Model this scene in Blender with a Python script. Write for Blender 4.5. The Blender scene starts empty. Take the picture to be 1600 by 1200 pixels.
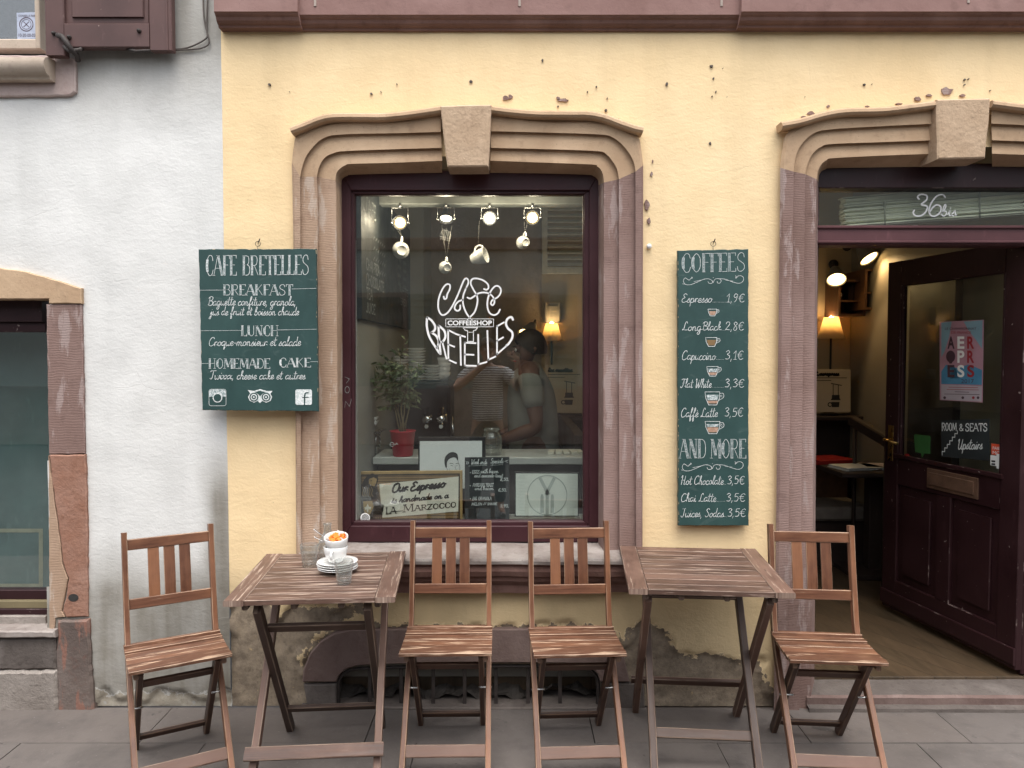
import bpy, bmesh, math, random
import numpy as np
from mathutils import Vector as V, Matrix, noise
random.seed(7)
R = math.radians
S = bpy.context.scene
COL = S.collection

# ---------------------------------------------------------------- camera
FPX, CAMZ, CAMY = 1200.0, 1.567, -3.334
PITCH = math.atan(49 / FPX)
cam = bpy.data.cameras.new('camera')
cam.sensor_width = 36.0
cam.lens = 36.0 * FPX / 1600
cam.clip_start, cam.clip_end = 0.02, 500
camo = bpy.data.objects.new('camera', cam)
COL.objects.link(camo)
camo.location = (0, CAMY, CAMZ)
camo.rotation_euler = (R(90) - PITCH, 0, 0)
S.camera = camo

# ---------------------------------------------------------------- sky and sun (bright overcast street)
SUN_EL, SUN_AZ = R(68), R(172)
w = bpy.data.worlds.new('World')
S.world = w
w.use_nodes = True
nt = w.node_tree
nt.nodes.clear()
sky = nt.nodes.new('ShaderNodeTexSky')
sky.sky_type = 'NISHITA'
sky.sun_disc = False
sky.sun_elevation = SUN_EL
sky.sun_rotation = SUN_AZ
sky.air_density, sky.dust_density, sky.ozone_density = 1.0, 4.0, 1.0
hsv = nt.nodes.new('ShaderNodeHueSaturation')
hsv.inputs['Saturation'].default_value = 0.35      # cloud cover takes most of the blue out
bg = nt.nodes.new('ShaderNodeBackground')
bg.inputs['Strength'].default_value = 0.15
wo = nt.nodes.new('ShaderNodeOutputWorld')
nt.links.new(sky.outputs[0], hsv.inputs['Color'])
nt.links.new(hsv.outputs[0], bg.inputs['Color'])
nt.links.new(bg.outputs[0], wo.inputs['Surface'])
sl = bpy.data.lights.new('sun', 'SUN')
sl.energy = 0.9
sl.angle = R(60)
sl.color = (1.0, 0.95, 0.88)
so = bpy.data.objects.new('sun', sl)
COL.objects.link(so)
sd = V((math.sin(SUN_AZ) * math.cos(SUN_EL), math.cos(SUN_AZ) * math.cos(SUN_EL), math.sin(SUN_EL)))
so.rotation_euler = sd.to_track_quat('Z', 'Y').to_euler()
so.location = sd * 30
vs = S.view_settings
vs.view_transform = 'Standard'
vs.look = 'None'
vs.exposure = 1.15
vs.gamma = 1.0
vs.use_curve_mapping = False
S.render.engine = 'CYCLES'
S.cycles.max_bounces = 8
S.cycles.transparent_max_bounces = 16
S.cycles.caustics_reflective = False
S.cycles.caustics_refractive = False

# ---------------------------------------------------------------- where a traced outline stands in the world
def ray(px, py):
    a, b = (px - 800) / FPX, (600 - py) / FPX
    cp, sp = math.cos(PITCH), math.sin(PITCH)
    return V((a, cp + b * sp, -sp + b * cp))

def at(px, py, Y=0.0):
    d = ray(px, py)
    t = (Y - CAMY) / d.y
    return V((d.x * t, Y, CAMZ + d.z * t))

def hit(px, py, p, n):
    d = ray(px, py)
    o = V((0, CAMY, CAMZ))
    return o + d * ((p - o).dot(n) / d.dot(n))

def catmull(pts, k=5, closed=False):
    if len(pts) < 3 or k < 2:
        return [tuple(p) for p in pts]
    n = len(pts)
    out = []
    for i in range(n if closed else n - 1):
        g = lambda j: pts[j % n] if closed else pts[min(max(j, 0), n - 1)]
        a, b, c, d = g(i - 1), g(i), g(i + 1), g(i + 2)
        for s in range(k):
            t = s / k
            out.append(tuple(0.5 * (2 * b[m] + (c[m] - a[m]) * t + (2 * a[m] - 5 * b[m] + 4 * c[m] - d[m]) * t * t
                                    + (3 * b[m] - a[m] - 3 * c[m] + d[m]) * t ** 3) for m in range(len(b))))
    if not closed:
        out.append(tuple(pts[-1]))
    return out

# ---------------------------------------------------------------- mesh builder
class MB:
    def __init__(s):
        s.v, s.f, s.uv, s.wear, s.sm, s.mi = [], [], [], [], [], []

    def face(s, idx, uv=None, wear=0.0, smooth=False, mi=0):
        s.f.append(tuple(idx)); s.uv.append(uv or [(0.0, 0.0)] * len(idx))
        s.wear.append(wear); s.sm.append(smooth); s.mi.append(mi)

    def add(s, pts):
        b = len(s.v)
        s.v += [tuple(p) for p in pts]
        return b

    def sweep(s, pts, sec, side=None, cap=True, smooth=False, wearidx=(), mi=0, scale=None, closed=False):
        """carry a closed cross-section along a polyline; side fixes the section's first axis"""
        pts = [V(p) for p in pts]
        n, m = len(pts), len(sec)
        off, u, us = random.random() * 40, 0.0, []
        rings = []
        prev = None
        for i, p in enumerate(pts):
            if closed:
                d = (pts[(i + 1) % n] - pts[i - 1]).normalized()
            else:
                d = (pts[min(i + 1, n - 1)] - pts[max(i - 1, 0)]).normalized()
            if i:
                u += (p - pts[i - 1]).length
            us.append(u)
            if side is not None:
                sx = V(side)
                sx = (sx - d * sx.dot(d)).normalized()
            else:
                if prev is None:
                    a = V((0, 0, 1)) if abs(d.z) < 0.9 else V((1, 0, 0))
                    sx = d.cross(a).normalized()
                else:
                    sx = (prev - d * prev.dot(d)).normalized()
                prev = sx
            sy = d.cross(sx)
            k = 1.0
            if 0 < i < n - 1 and not closed:
                e0, e1 = (p - pts[i - 1]).normalized(), (pts[i + 1] - p).normalized()
                k = 1.0 / max(0.6, math.sqrt(max(0.0, (1 + e0.dot(e1)) / 2)))
            sc = scale[i] if scale else 1.0
            rings.append(s.add([p + sx * (q[0] * sc) + sy * (q[1] * sc * (k if side is not None else 1)) for q in sec]))
        per = [0.0]
        for j in range(m):
            a, b = sec[j], sec[(j + 1) % m]
            per.append(per[-1] + math.hypot(a[0] - b[0], a[1] - b[1]))
        ou = random.random() * 20
        for i in range(n if closed else n - 1):
            i2 = (i + 1) % n
            for j in range(m):
                j2 = (j + 1) % m
                ua, ub = us[i] + ou, (us[i2] if i2 else u + (pts[0] - pts[-1]).length) + ou
                s.face((rings[i] + j, rings[i] + j2, rings[i2] + j2, rings[i2] + j),
                       [(ua, per[j] + off), (ua, per[j + 1] + off), (ub, per[j + 1] + off), (ub, per[j] + off)],
                       1.0 if j in wearidx else 0.0, smooth, mi)
        if cap and not closed:
            for r0, rev, uu in ((rings[0], True, us[0]), (rings[-1], False, us[-1])):
                idx = list(range(r0, r0 + m))
                uv = [(uu + ou + q[1] * .3, q[0] + off) for q in sec]
                if rev:
                    idx.reverse(); uv.reverse()
                s.face(idx, uv, 0.6, False, mi)

    def board(s, pts, w, t, side, ch=.0022, mi=0):
        """rectangular bar with worn chamfers; w along side, t across"""
        a, b = w / 2, t / 2
        c = min(ch, a * .6, b * .6)
        sec = [(a - c, -b), (a, -b + c), (a, b - c), (a - c, b), (-a + c, b), (-a, b - c), (-a, -b + c), (-a + c, -b)]
        s.sweep(pts, sec, side, wearidx=(0, 2, 4, 6), mi=mi)

    def tube(s, pts, r, seg=8, smooth=True, mi=0, scale=None, closed=False):
        s.sweep(pts, [(r * math.cos(2 * math.pi * k / seg), r * math.sin(2 * math.pi * k / seg)) for k in range(seg)],
                None, True, smooth, mi=mi, scale=scale, closed=closed)

    def box(s, c, d, rot=None, ch=.002, mi=0):
        """axis box: centre, size; optional 3x3 rotation"""
        c, m = V(c), rot or Matrix.Identity(3)
        ax = max(range(3), key=lambda k: d[k])
        e = m.col[ax] if rot else V([1.0 if k == ax else 0.0 for k in range(3)])
        o = [k for k in range(3) if k != ax]
        sd = m.col[o[0]] if rot else V([1.0 if k == o[0] else 0.0 for k in range(3)])
        s.board([c - e * d[ax] / 2, c + e * d[ax] / 2], d[o[0]], d[o[1]], sd, ch, mi)

    def lathe(s, prof, o=(0, 0, 0), seg=24, mi=0, M=None, smooth=True, sx=1.0):
        o = V(o)
        rings = []
        for r, z in prof:
            q = []
            for k in range(seg):
                a = 2 * math.pi * k / seg
                p = V((r * math.cos(a) * sx, r * math.sin(a), z))
                q.append((M @ p if M else p) + o)
            rings.append(s.add(q))
        for i in range(len(prof) - 1):
            for k in range(seg):
                k2 = (k + 1) % seg
                s.face((rings[i] + k, rings[i] + k2, rings[i + 1] + k2, rings[i + 1] + k),
                       [(k / seg, prof[i][1])] * 4, 0, smooth, mi)
        if prof[0][0] > 1e-5:
            s.face(list(range(rings[0], rings[0] + seg))[::-1], mi=mi)
        if prof[-1][0] > 1e-5:
            s.face(list(range(rings[-1], rings[-1] + seg)), mi=mi)

    def poly(s, pts, mi=0, smooth=False):
        b = s.add(pts)
        s.face(range(b, b + len(pts)), mi=mi, smooth=smooth)

    def prism(s, front, back, ch=0.0, mi=0, facing=(0, -1, 0)):
        """solid between two matching outlines; ch chamfers the front edge"""
        n = len(front)
        F, B = [V(p) for p in front], [V(p) for p in back]
        nr = V((0, 0, 0))
        for i in range(n):
            nr += F[i].cross(F[(i + 1) % n])
        if nr.dot(V(facing)) < 0:
            F.reverse(); B.reverse()
            nr = -nr
        nr.normalize()
        rings = []
        if ch > 0:
            inn = []
            for i in range(n):
                e0, e1 = (F[i] - F[i - 1]).normalized(), (F[(i + 1) % n] - F[i]).normalized()
                n0, n1 = nr.cross(e0), nr.cross(e1)
                bis = n0 + n1
                bis = bis / max(0.35, bis.length_squared / 2) if bis.length > 1e-6 else n0
                inn.append(F[i] + bis * ch)
            dep = (B[0] - F[0]).length
            mid = [F[i] + (B[i] - F[i]).normalized() * min(ch, dep * .5) for i in range(n)]
            rings = [s.add(inn), s.add(mid), s.add(B)]
        else:
            rings = [s.add(F), s.add(B)]
        uvs = lambda idx: [(s.v[i][0], s.v[i][2]) for i in idx]
        idx = list(range(rings[0], rings[0] + n))
        s.face(idx, uvs(idx), mi=mi)
        for a, b in zip(rings, rings[1:]):
            for i in range(n):
                j = (i + 1) % n
                q = (a + j, a + i, b + i, b + j)
                s.face(q, uvs(q), 1.0 if (ch > 0 and a == rings[0]) else 0.0, mi=mi)
        idx = list(range(rings[-1], rings[-1] + n))[::-1]
        s.face(idx, uvs(idx), mi=mi)

    def ribbon(s, pts, wd, nrm, mi=0):
        """a painted line: flat strip of width wd on a surface of normal nrm (round-ish ends)"""
        P = [V(p) for p in pts]
        Q = [P[0]]
        for p in P[1:]:
            if (p - Q[-1]).length > 1e-5:
                Q.append(p)
        if len(Q) < 2:
            Q = [P[0], P[0] + V((wd * .6, 0, 0))]
        n = V(nrm).normalized()
        d0, d1 = (Q[1] - Q[0]).normalized(), (Q[-1] - Q[-2]).normalized()
        Q[0] = Q[0] - d0 * wd * .3
        Q[-1] = Q[-1] + d1 * wd * .3
        L, Rr = [], []
        for i, p in enumerate(Q):
            a = (Q[i] - Q[i - 1]).normalized() if i else d0
            b = (Q[i + 1] - Q[i]).normalized() if i < len(Q) - 1 else d1
            t = a + b
            t = t.normalized() if t.length > 1e-4 else a
            k = 1 / max(0.55, math.sqrt(max(0, (1 + a.dot(b)) / 2)))
            h = wd / 2 * k * (0.75 if i in (0, len(Q) - 1) else 1)
            sd = n.cross(t)
            L.append(p + sd * h); Rr.append(p - sd * h)
        b0 = s.add(L)
        b1 = s.add(Rr)
        for i in range(len(Q) - 1):
            s.face((b1 + i, b1 + i + 1, b0 + i + 1, b0 + i), mi=mi)

    def build(s, name, mats, parent=None):
        me = bpy.data.meshes.new(name)
        me.from_pydata(s.v, [], s.f)
        for m in (mats if isinstance(mats, (list, tuple)) else [mats]):
            me.materials.append(m)
        uvl = me.uv_layers.new(name='UVMap')
        flat = [c for f in s.uv for p in f for c in p]
        uvl.data.foreach_set('uv', flat)
        at_ = me.attributes.new('wear', 'FLOAT', 'FACE')
        at_.data.foreach_set('value', s.wear)
        me.polygons.foreach_set('use_smooth', s.sm)
        me.polygons.foreach_set('material_index', s.mi)
        me.update()
        o = bpy.data.objects.new(name, me)
        COL.objects.link(o)
        if parent is not None:
            o.parent = parent
            o.matrix_parent_inverse = Matrix.Translation(-parent.location) if parent.get('world_parts') else Matrix.Identity(4)
        return o

def thing(name, label, cat, loc=(0, 0, 0), rz=0.0, group=None):
    o = bpy.data.objects.new(name, None)
    o.empty_display_size = .1
    COL.objects.link(o)
    o.location = loc
    o.rotation_euler = (0, 0, rz)
    tag(o, label, cat, group)
    return o

def tag(o, label=None, cat=None, group=None, kind=None):
    if label: o['label'] = label
    if cat: o['category'] = cat
    if group: o['group'] = group
    if kind: o['kind'] = kind
    return o

def wthing(name, label, cat, base, group=None):
    """a thing whose parts are modelled in world coordinates"""
    o = thing(name, label, cat, base, 0, group)
    o['world_parts'] = 1
    return o

def done_world():
    for o in bpy.data.objects:
        if 'world_parts' in o:
            del o['world_parts']

def dup(root, loc, rz, label, group=None):
    c = root.copy()
    COL.objects.link(c)
    c.location = loc
    c.rotation_euler = (0, 0, rz)
    c['label'] = label
    if group: c['group'] = group
    for ch in list(root.children):
        d = ch.copy(); COL.objects.link(d); d.parent = c
        for g in list(ch.children):
            e = g.copy(); COL.objects.link(e); e.parent = d
    return c
# ---------------------------------------------------------------- materials
class NT:
    def __init__(s, name):
        s.m = bpy.data.materials.new(name)
        s.m.use_nodes = True
        s.t = s.m.node_tree
        s.t.nodes.clear()
        s.out = s.t.nodes.new('ShaderNodeOutputMaterial')
    def n(s, typ, **kw):
        x = s.t.nodes.new(typ)
        for k, v in kw.items():
            setattr(x, k, v)
        return x
    def put(s, inp, v):
        if hasattr(v, 'is_output'):
            s.t.links.new(v, inp)
        elif isinstance(v, (tuple, list)) and len(v) == 3 and inp.type == 'RGBA':
            inp.default_value = (*v, 1)
        else:
            inp.default_value = v
    def obj(s): return s.n('ShaderNodeTexCoord').outputs['Object']
    def uv(s): return s.n('ShaderNodeTexCoord').outputs['UV']
    def attr(s, name): return s.n('ShaderNodeAttribute', attribute_name=name).outputs['Fac']
    def scale(s, vec, sc, loc=(0, 0, 0)):
        x = s.n('ShaderNodeMapping'); s.put(x.inputs['Vector'], vec)
        x.inputs['Scale'].default_value = sc; x.inputs['Location'].default_value = loc
        return x.outputs[0]
    def noise(s, sc, det=4, vec=None, rough=.55, dist=0.0, out=0):
        x = s.n('ShaderNodeTexNoise')
        if vec is not None: s.put(x.inputs['Vector'], vec)
        x.inputs['Scale'].default_value = sc; x.inputs['Detail'].default_value = det
        x.inputs['Roughness'].default_value = rough; x.inputs['Distortion'].default_value = dist
        return x.outputs[out]
    def vor(s, sc, vec=None, feature='F1'):
        x = s.n('ShaderNodeTexVoronoi', feature=feature)
        if vec is not None: s.put(x.inputs['Vector'], vec)
        x.inputs['Scale'].default_value = sc
        return x.outputs['Distance']
    def math(s, op, a, b=0.0, c=0.0, clamp=False):
        x = s.n('ShaderNodeMath', operation=op, use_clamp=clamp)
        s.put(x.inputs[0], a); s.put(x.inputs[1], b); s.put(x.inputs[2], c)
        return x.outputs[0]
    def step(s, v, lo, hi, a=0.0, b=1.0):
        x = s.n('ShaderNodeMapRange', clamp=True)
        for k, q in zip(range(5), (v, lo, hi, a, b)): s.put(x.inputs[k], q)
        return x.outputs[0]
    def mix(s, f, a, b, mode='MIX'):
        x = s.n('ShaderNodeMix', data_type='RGBA', blend_type=mode)
        s.put(x.inputs[0], f); s.put(x.inputs[6], a); s.put(x.inputs[7], b)
        return x.outputs[2]
    def bump(s, h, strength=.3, dist=.01, nrm=None):
        x = s.n('ShaderNodeBump')
        s.put(x.inputs['Height'], h); x.inputs['Strength'].default_value = strength
        x.inputs['Distance'].default_value = dist
        if nrm is not None: s.put(x.inputs['Normal'], nrm)
        return x.outputs[0]
    def sep(s, vec, k):
        x = s.n('ShaderNodeSeparateXYZ'); s.put(x.inputs[0], vec)
        return x.outputs[k]
    def bsdf(s, col, rough=.6, nrm=None, metal=0.0, spec=.5, **kw):
        b = s.n('ShaderNodeBsdfPrincipled')
        s.put(b.inputs['Base Color'], col); s.put(b.inputs['Roughness'], rough)
        s.put(b.inputs['Metallic'], metal); s.put(b.inputs['Specular IOR Level'], spec)
        if nrm is not None: s.put(b.inputs['Normal'], nrm)
        for k, v in kw.items(): s.put(b.inputs[k.replace('_', ' ')], v)
        s.t.links.new(b.outputs[0], s.out.inputs['Surface'])
        return s.m

def hexc(r, g, b):
    f = lambda c: (c / 255 / 12.92) if c / 255 <= .04045 else ((c / 255 + .055) / 1.055) ** 2.4
    return (f(r), f(g), f(b))

def simple(name, col, rough=.55, var=.12, sc=18, bump=.08, metal=0.0, spec=.5):
    t = NT(name); o = t.obj()
    n = t.noise(sc, 5, o)
    c = t.mix(t.step(n, .35, .65), tuple(x * (1 - var) for x in col), tuple(min(1, x * (1 + var)) for x in col))
    return t.bsdf(c, t.step(t.noise(sc * 2, 3, o), .3, .7, max(.04, rough - .08), min(1, rough + .1)),
                  t.bump(t.noise(sc * 6, 4, o), bump, .004), metal, spec)

def plaster(name, base, pale, grime, bare_a, bare_b, grime_tint):
    t = NT(name); o = t.obj()
    big = t.noise(1.1, 5, o, .6)
    mid = t.noise(7, 5, o)
    c = t.mix(t.step(big, .3, .7), base, pale)
    c = t.mix(t.math('MULTIPLY', t.step(mid, .45, .75), .5), c, tuple(x * .87 for x in base))
    # rain streaks and dirt down the face, some shade put into its tone
    st = t.noise(1, 5, t.scale(o, (9, 9, .7)))
    gr = t.math('MULTIPLY', t.attr('grime'), t.step(t.math('ADD', st, t.math('MULTIPLY', mid, .6)), .45, 1.05, .58, 1.0), clamp=True)
    c = t.mix(gr, c, grime)
    rs = t.step(t.noise(1, 4, t.scale(o, (5.5, 5.5, .35), (2, 0, 5))), .50, .72, 0, .30)
    c = t.mix(rs, c, tuple(x * .80 for x in base))
    sp = t.step(t.noise(55, 3, o), .70, .76)
    c = t.mix(t.math('MULTIPLY', sp, t.step(mid, .45, .6, 0, .5)), c, grime_tint)
    # hairline cracks
    vo = t.n('ShaderNodeTexVoronoi', feature='DISTANCE_TO_EDGE')
    t.put(vo.inputs['Vector'], t.mix(.12, o, t.noise(3, 5, o, out=1))); vo.inputs['Scale'].default_value = 2.3
    cr = t.math('MULTIPLY', t.step(vo.outputs[0], .0012, .004, 1, 0), t.step(t.noise(2.2, 2, o), .58, .68))
    c = t.mix(t.math('MULTIPLY', cr, .22), c, grime_tint)
    # fallen render
    ed = t.math('ADD', t.attr('bare'), t.math('MULTIPLY', t.math('SUBTRACT', t.noise(16, 7, o, .68), .5), .16))
    bm = t.step(ed, -.0015, .0015)
    rim = t.math('MULTIPLY', t.step(ed, -.012, -.002), t.step(ed, .0, .002, 1, 0))
    b1 = t.noise(19, 9, o, .72)
    bc = t.mix(t.step(b1, .36, .64), bare_a, bare_b)
    bc = t.mix(t.step(t.noise(48, 6, o, .7), .55, .7, 0, .55), bc, tuple(x * .5 for x in bare_a))
    bc = t.mix(t.step(t.noise(13, 5, t.scale(o, (1, 1, 1), (7, 3, 2)), .7), .64, .67, 0, .7), bc, tuple(x * .6 for x in base))
    c = t.mix(t.math('MULTIPLY', rim, .5), c, tuple(min(1, x * 1.1) for x in pale))
    c = t.mix(bm, c, bc)
    fine = t.noise(95, 5, o, .62)
    trowel = t.noise(24, 4, t.scale(o, (1, 1, 1.8)), .6, .6)
    h = t.math('ADD', t.math('MULTIPLY', fine, .5), t.math('MULTIPLY', trowel, .9))
    h = t.math('SUBTRACT', h, t.math('MULTIPLY', cr, .35))
    h2 = t.math('ADD', t.math('MULTIPLY', t.noise(34, 8, o, .7), 2.6), t.math('MULTIPLY', bm, -1.2))
    hh = t.n('ShaderNodeMix', data_type='FLOAT')
    t.put(hh.inputs[0], bm); t.put(hh.inputs[2], h); t.put(hh.inputs[3], h2)
    return t.bsdf(c, .88, t.bump(hh.outputs[0], .23, .010), spec=.2)

def stone(name, a, b, dark, sc=5, bump=.45, tool=0.0, paint=None):
    t = NT(name); o = t.obj()
    n1 = t.noise(sc, 7, o, .62)
    c = t.mix(t.step(n1, .32, .68), a, b)
    c = t.mix(t.step(t.noise(sc * 5, 5, o, .6), .55, .75, 0, .55), c, dark)
    c = t.mix(t.step(t.noise(sc * .8, 3, t.scale(o, (1, 1, .5), (3, 1, 4))), .52, .66, 0, .45), c, tuple(min(1, x * 1.25 + .03) for x in b))
    if paint:
        pm = t.step(t.noise(11, 7, t.scale(o, (1.6, 1, .35), (2, 9, 1)), .65), .55, .60, 0, .8)
        c = t.mix(pm, c, paint)
    sp = t.step(t.noise(130, 2, o), .66, .72)
    c = t.mix(t.math('MULTIPLY', sp, .5), c, dark)
    h = t.math('ADD', t.math('MULTIPLY', t.noise(60, 6, o, .65), .7), t.math('MULTIPLY', t.noise(13, 4, o), .8))
    if tool:
        z = t.sep(o, 2)
        tl = t.math('SINE', t.math('ADD', t.math('MULTIPLY', z, 900), t.math('MULTIPLY', t.noise(14, 4, o), 14)))
        h = t.math('ADD', h, t.math('MULTIPLY', tl, tool))
    wear = t.attr('wear')
    c = t.mix(t.math('MULTIPLY', wear, .35), c, tuple(min(1, x * 1.35) for x in b))
    return t.bsdf(c, .9, t.bump(h, bump, .006), spec=.2)

def wood(name, dark, mid, light, worn, rough=.5, wear_amt=.75, worn_at=.56):
    t = NT(name); uv = t.uv()
    g = t.noise(1, 6, t.scale(uv, (3.2, 62, 1)), .68, .35)
    fine = t.noise(1, 5, t.scale(uv, (12, 320, 1)), .6)
    blot = t.noise(1, 4, t.scale(uv, (6, 9, 1)), .55)
    rnd = t.n('ShaderNodeTexWhiteNoise', noise_dimensions='1D')
    t.put(rnd.inputs['W'], t.math('FLOOR', t.math('MULTIPLY', t.sep(uv, 1), 1.0)))
    c = t.mix(t.step(t.math('ADD', t.math('MULTIPLY', g, .75), t.math('MULTIPLY', fine, .25)), .40, .60), dark, mid)
    c = t.mix(t.step(blot, .44, .68, 0, .85), c, light)
    c = t.mix(t.step(rnd.outputs[0], .2, 1, 0, .6), c, tuple(x * .62 for x in dark))
    c = t.mix(t.step(rnd.outputs[0], .35, 0, 0, .5), c, light)
    vor = t.noise(1, 2, t.scale(uv, (7, 26, 1)))
    c = t.mix(t.step(vor, .70, .76, 0, .7), c, tuple(x * .35 for x in dark))
    oi = t.n('ShaderNodeObjectInfo')
    c = t.mix(t.math('MULTIPLY', oi.outputs['Random'], .38), c, tuple(x * .70 for x in mid))
    # varnish rubbed off: along edges and in streaks
    wn = t.math('ADD', t.noise(1, 6, t.scale(uv, (4.5, 70, 1), (4, 2, 0)), .66), t.math('MULTIPLY', t.math('SUBTRACT', t.n('ShaderNodeObjectInfo').outputs['Random'], .5), .05))
    worn_m = t.math('MULTIPLY', t.step(wn, worn_at, worn_at + .10), .8)
    edge = t.math('MULTIPLY', t.attr('wear'), t.step(wn, .40, .60, .06, wear_amt * .8))
    m = t.math('MAXIMUM', worn_m, edge)
    c = t.mix(m, c, worn)
    return t.bsdf(c, t.step(g, .3, .7, rough - .1, rough + .15), t.bump(t.math('ADD', g, t.math('MULTIPLY', fine, .6)), .25, .0015), spec=.4)

def glass_pane(name, tint=(1, 1, 1), f0=.05, dirt=.02):
    t = NT(name)
    lw = t.n('ShaderNodeLayerWeight')
    fac = t.math('ADD', f0, t.math('MULTIPLY', t.math('POWER', lw.outputs['Facing'], 5.0), .9), clamp=True)
    tr = t.n('ShaderNodeBsdfTransparent'); t.put(tr.inputs[0], tint)
    gl = t.n('ShaderNodeBsdfGlossy'); gl.inputs['Roughness'].default_value = 0.0
    t.put(gl.inputs['Normal'], t.bump(t.noise(2.2, 1, t.obj()), .012, .02))
    df = t.n('ShaderNodeBsdfDiffuse'); t.put(df.inputs[0], (.6, .6, .58))
    m0 = t.n('ShaderNodeMixShader'); t.put(m0.inputs[0], t.math('MULTIPLY', t.step(t.noise(6, 6, t.obj()), .4, .8), dirt))
    t.t.links.new(tr.outputs[0], m0.inputs[1]); t.t.links.new(df.outputs[0], m0.inputs[2])
    m = t.n('ShaderNodeMixShader'); t.put(m.inputs[0], fac)
    t.t.links.new(m0.outputs[0], m.inputs[1]); t.t.links.new(gl.outputs[0], m.inputs[2])
    t.t.links.new(m.outputs[0], t.out.inputs['Surface'])
    return t.m

def emit(name, col, st):
    t = NT(name)
    e = t.n('ShaderNodeEmission'); t.put(e.inputs[0], col); e.inputs[1].default_value = st
    t.t.links.new(e.outputs[0], t.out.inputs['Surface'])
    return t.m

def paint(name, col, rough=.35, chips=None):
    t = NT(name); o = t.obj()
    n = t.noise(4, 5, o)
    c = t.mix(t.step(n, .3, .7), tuple(x * .8 for x in col), tuple(x * 1.2 for x in col))
    c = t.mix(t.step(t.noise(30, 5, t.scale(o, (1, 1, .3))), .62, .74, 0, .35), c, tuple(x * 1.9 + .01 for x in col))
    if chips:
        c = t.mix(t.math('MULTIPLY', t.step(t.noise(38, 3, o), .725, .74), .8), c, chips)
        c = t.mix(t.math('MULTIPLY', t.attr('wear'), t.step(t.noise(14, 4, o), .58, .66, 0, .45)), c, chips)
    h = t.math('ADD', t.noise(1, 4, t.scale(o, (60, 60, 4))), t.math('MULTIPLY', t.noise(50, 4, o), .4))
    return t.bsdf(c, t.step(n, .3, .7, rough - .07, rough + .12), t.bump(h, .15, .003), spec=.28)

M = {}
M['yellow'] = plaster('yellow_plaster', (.83, .625, .355), (.87, .685, .42), (.36, .29, .17), (.20, .16, .12), (.34, .275, .20), (.33, .26, .18))
M['white'] = plaster('white_plaster', (.655, .655, .63), (.75, .748, .725), (.165, .146, .112), (.30, .265, .21), (.42, .385, .32), (.42, .40, .37))
M['tan'] = stone('tan_sandstone', (.42, .285, .18), (.52, .375, .245), (.27, .18, .115), 4, .4)
M['tan_tooled'] = stone('tooled_tan_sandstone', (.35, .24, .165), (.43, .305, .22), (.25, .155, .11), 4, .4, .14, (.48, .39, .32))
M['key'] = stone('rough_sandstone', (.42, .30, .20), (.50, .37, .255), (.24, .165, .11), 9, 1.0)
M['mauve'] = stone('tooled_mauve_sandstone', (.205, .132, .112), (.265, .182, .160), (.125, .078, .066), 3, .4, .17, (.35, .275, .255))
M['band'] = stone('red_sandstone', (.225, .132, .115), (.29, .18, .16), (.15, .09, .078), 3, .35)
M['band_dark'] = stone('dark_shaded_red_sandstone', (.15, .085, .07), (.20, .115, .095), (.09, .05, .04), 5, .5)  # darker copy of the band stone; holds the cornice moulding's shade, also the sill apron
M['red_stone'] = stone('old_red_sandstone', (.11, .085, .075), (.16, .128, .112), (.15, .078, .06), 5, 1.0, 0, (.27, .135, .10))
M['orange_stone'] = stone('orange_red_sandstone', (.27, .135, .090), (.34, .20, .15), (.19, .09, .055), 6, 1.0)
M['grey_stone'] = stone('grey_stone', (.21, .182, .16), (.30, .268, .24), (.13, .108, .095), 6, 1.3)
M['dark_stone'] = stone('dark_stone', (.145, .098, .086), (.20, .145, .128), (.09, .062, .055), 5, .8)
M['brown_stone'] = stone('brown_stone', (.095, .080, .072), (.14, .12, .108), (.06, .05, .044), 6, 1.0)
M['sill'] = stone('worn_sill_stone', (.20, .162, .145), (.34, .305, .28), (.13, .092, .08), 7, .6)
M['cream_trim'] = stone('painted_cream_stone', (.42, .34, .27), (.50, .42, .34), (.30, .23, .19), 6, .3)
M['pale_mauve'] = stone('pale_mauve_stone', (.40, .31, .285), (.48, .39, .36), (.30, .21, .19), 4, .5)
M['mortar'] = simple('mortar', (.36, .30, .26), .9)
M['maroon'] = paint('maroon_paint', (.046, .0155, .019), .42)
M['maroon_dark'] = paint('chipped_maroon_paint', (.026, .0095, .011), .42, (.30, .24, .22))
M['maroon_light'] = paint('faded_maroon_paint', (.10, .042, .046), .45)
M['shutter'] = paint('brown_shutter_paint', (.105, .060, .055), .5, (.30, .22, .19))
M['glass'] = glass_pane('window_glass', (.94, .965, .95), .125, .020)
M['glass_door'] = glass_pane('door_glass', (.9, .94, .92), .06, .03)
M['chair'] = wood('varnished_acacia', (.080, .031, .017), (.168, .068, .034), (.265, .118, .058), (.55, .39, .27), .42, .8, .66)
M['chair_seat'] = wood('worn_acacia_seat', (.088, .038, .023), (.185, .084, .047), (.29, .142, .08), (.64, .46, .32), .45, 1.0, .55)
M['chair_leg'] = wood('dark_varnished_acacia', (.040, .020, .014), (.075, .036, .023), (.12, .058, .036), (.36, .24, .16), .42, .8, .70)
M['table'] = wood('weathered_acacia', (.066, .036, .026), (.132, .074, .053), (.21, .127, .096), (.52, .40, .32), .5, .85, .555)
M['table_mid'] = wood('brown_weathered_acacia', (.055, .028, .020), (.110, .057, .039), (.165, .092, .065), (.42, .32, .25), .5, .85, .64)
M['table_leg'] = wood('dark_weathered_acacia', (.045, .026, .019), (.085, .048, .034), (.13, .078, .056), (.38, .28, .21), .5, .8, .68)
M['board'] = None
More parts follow.
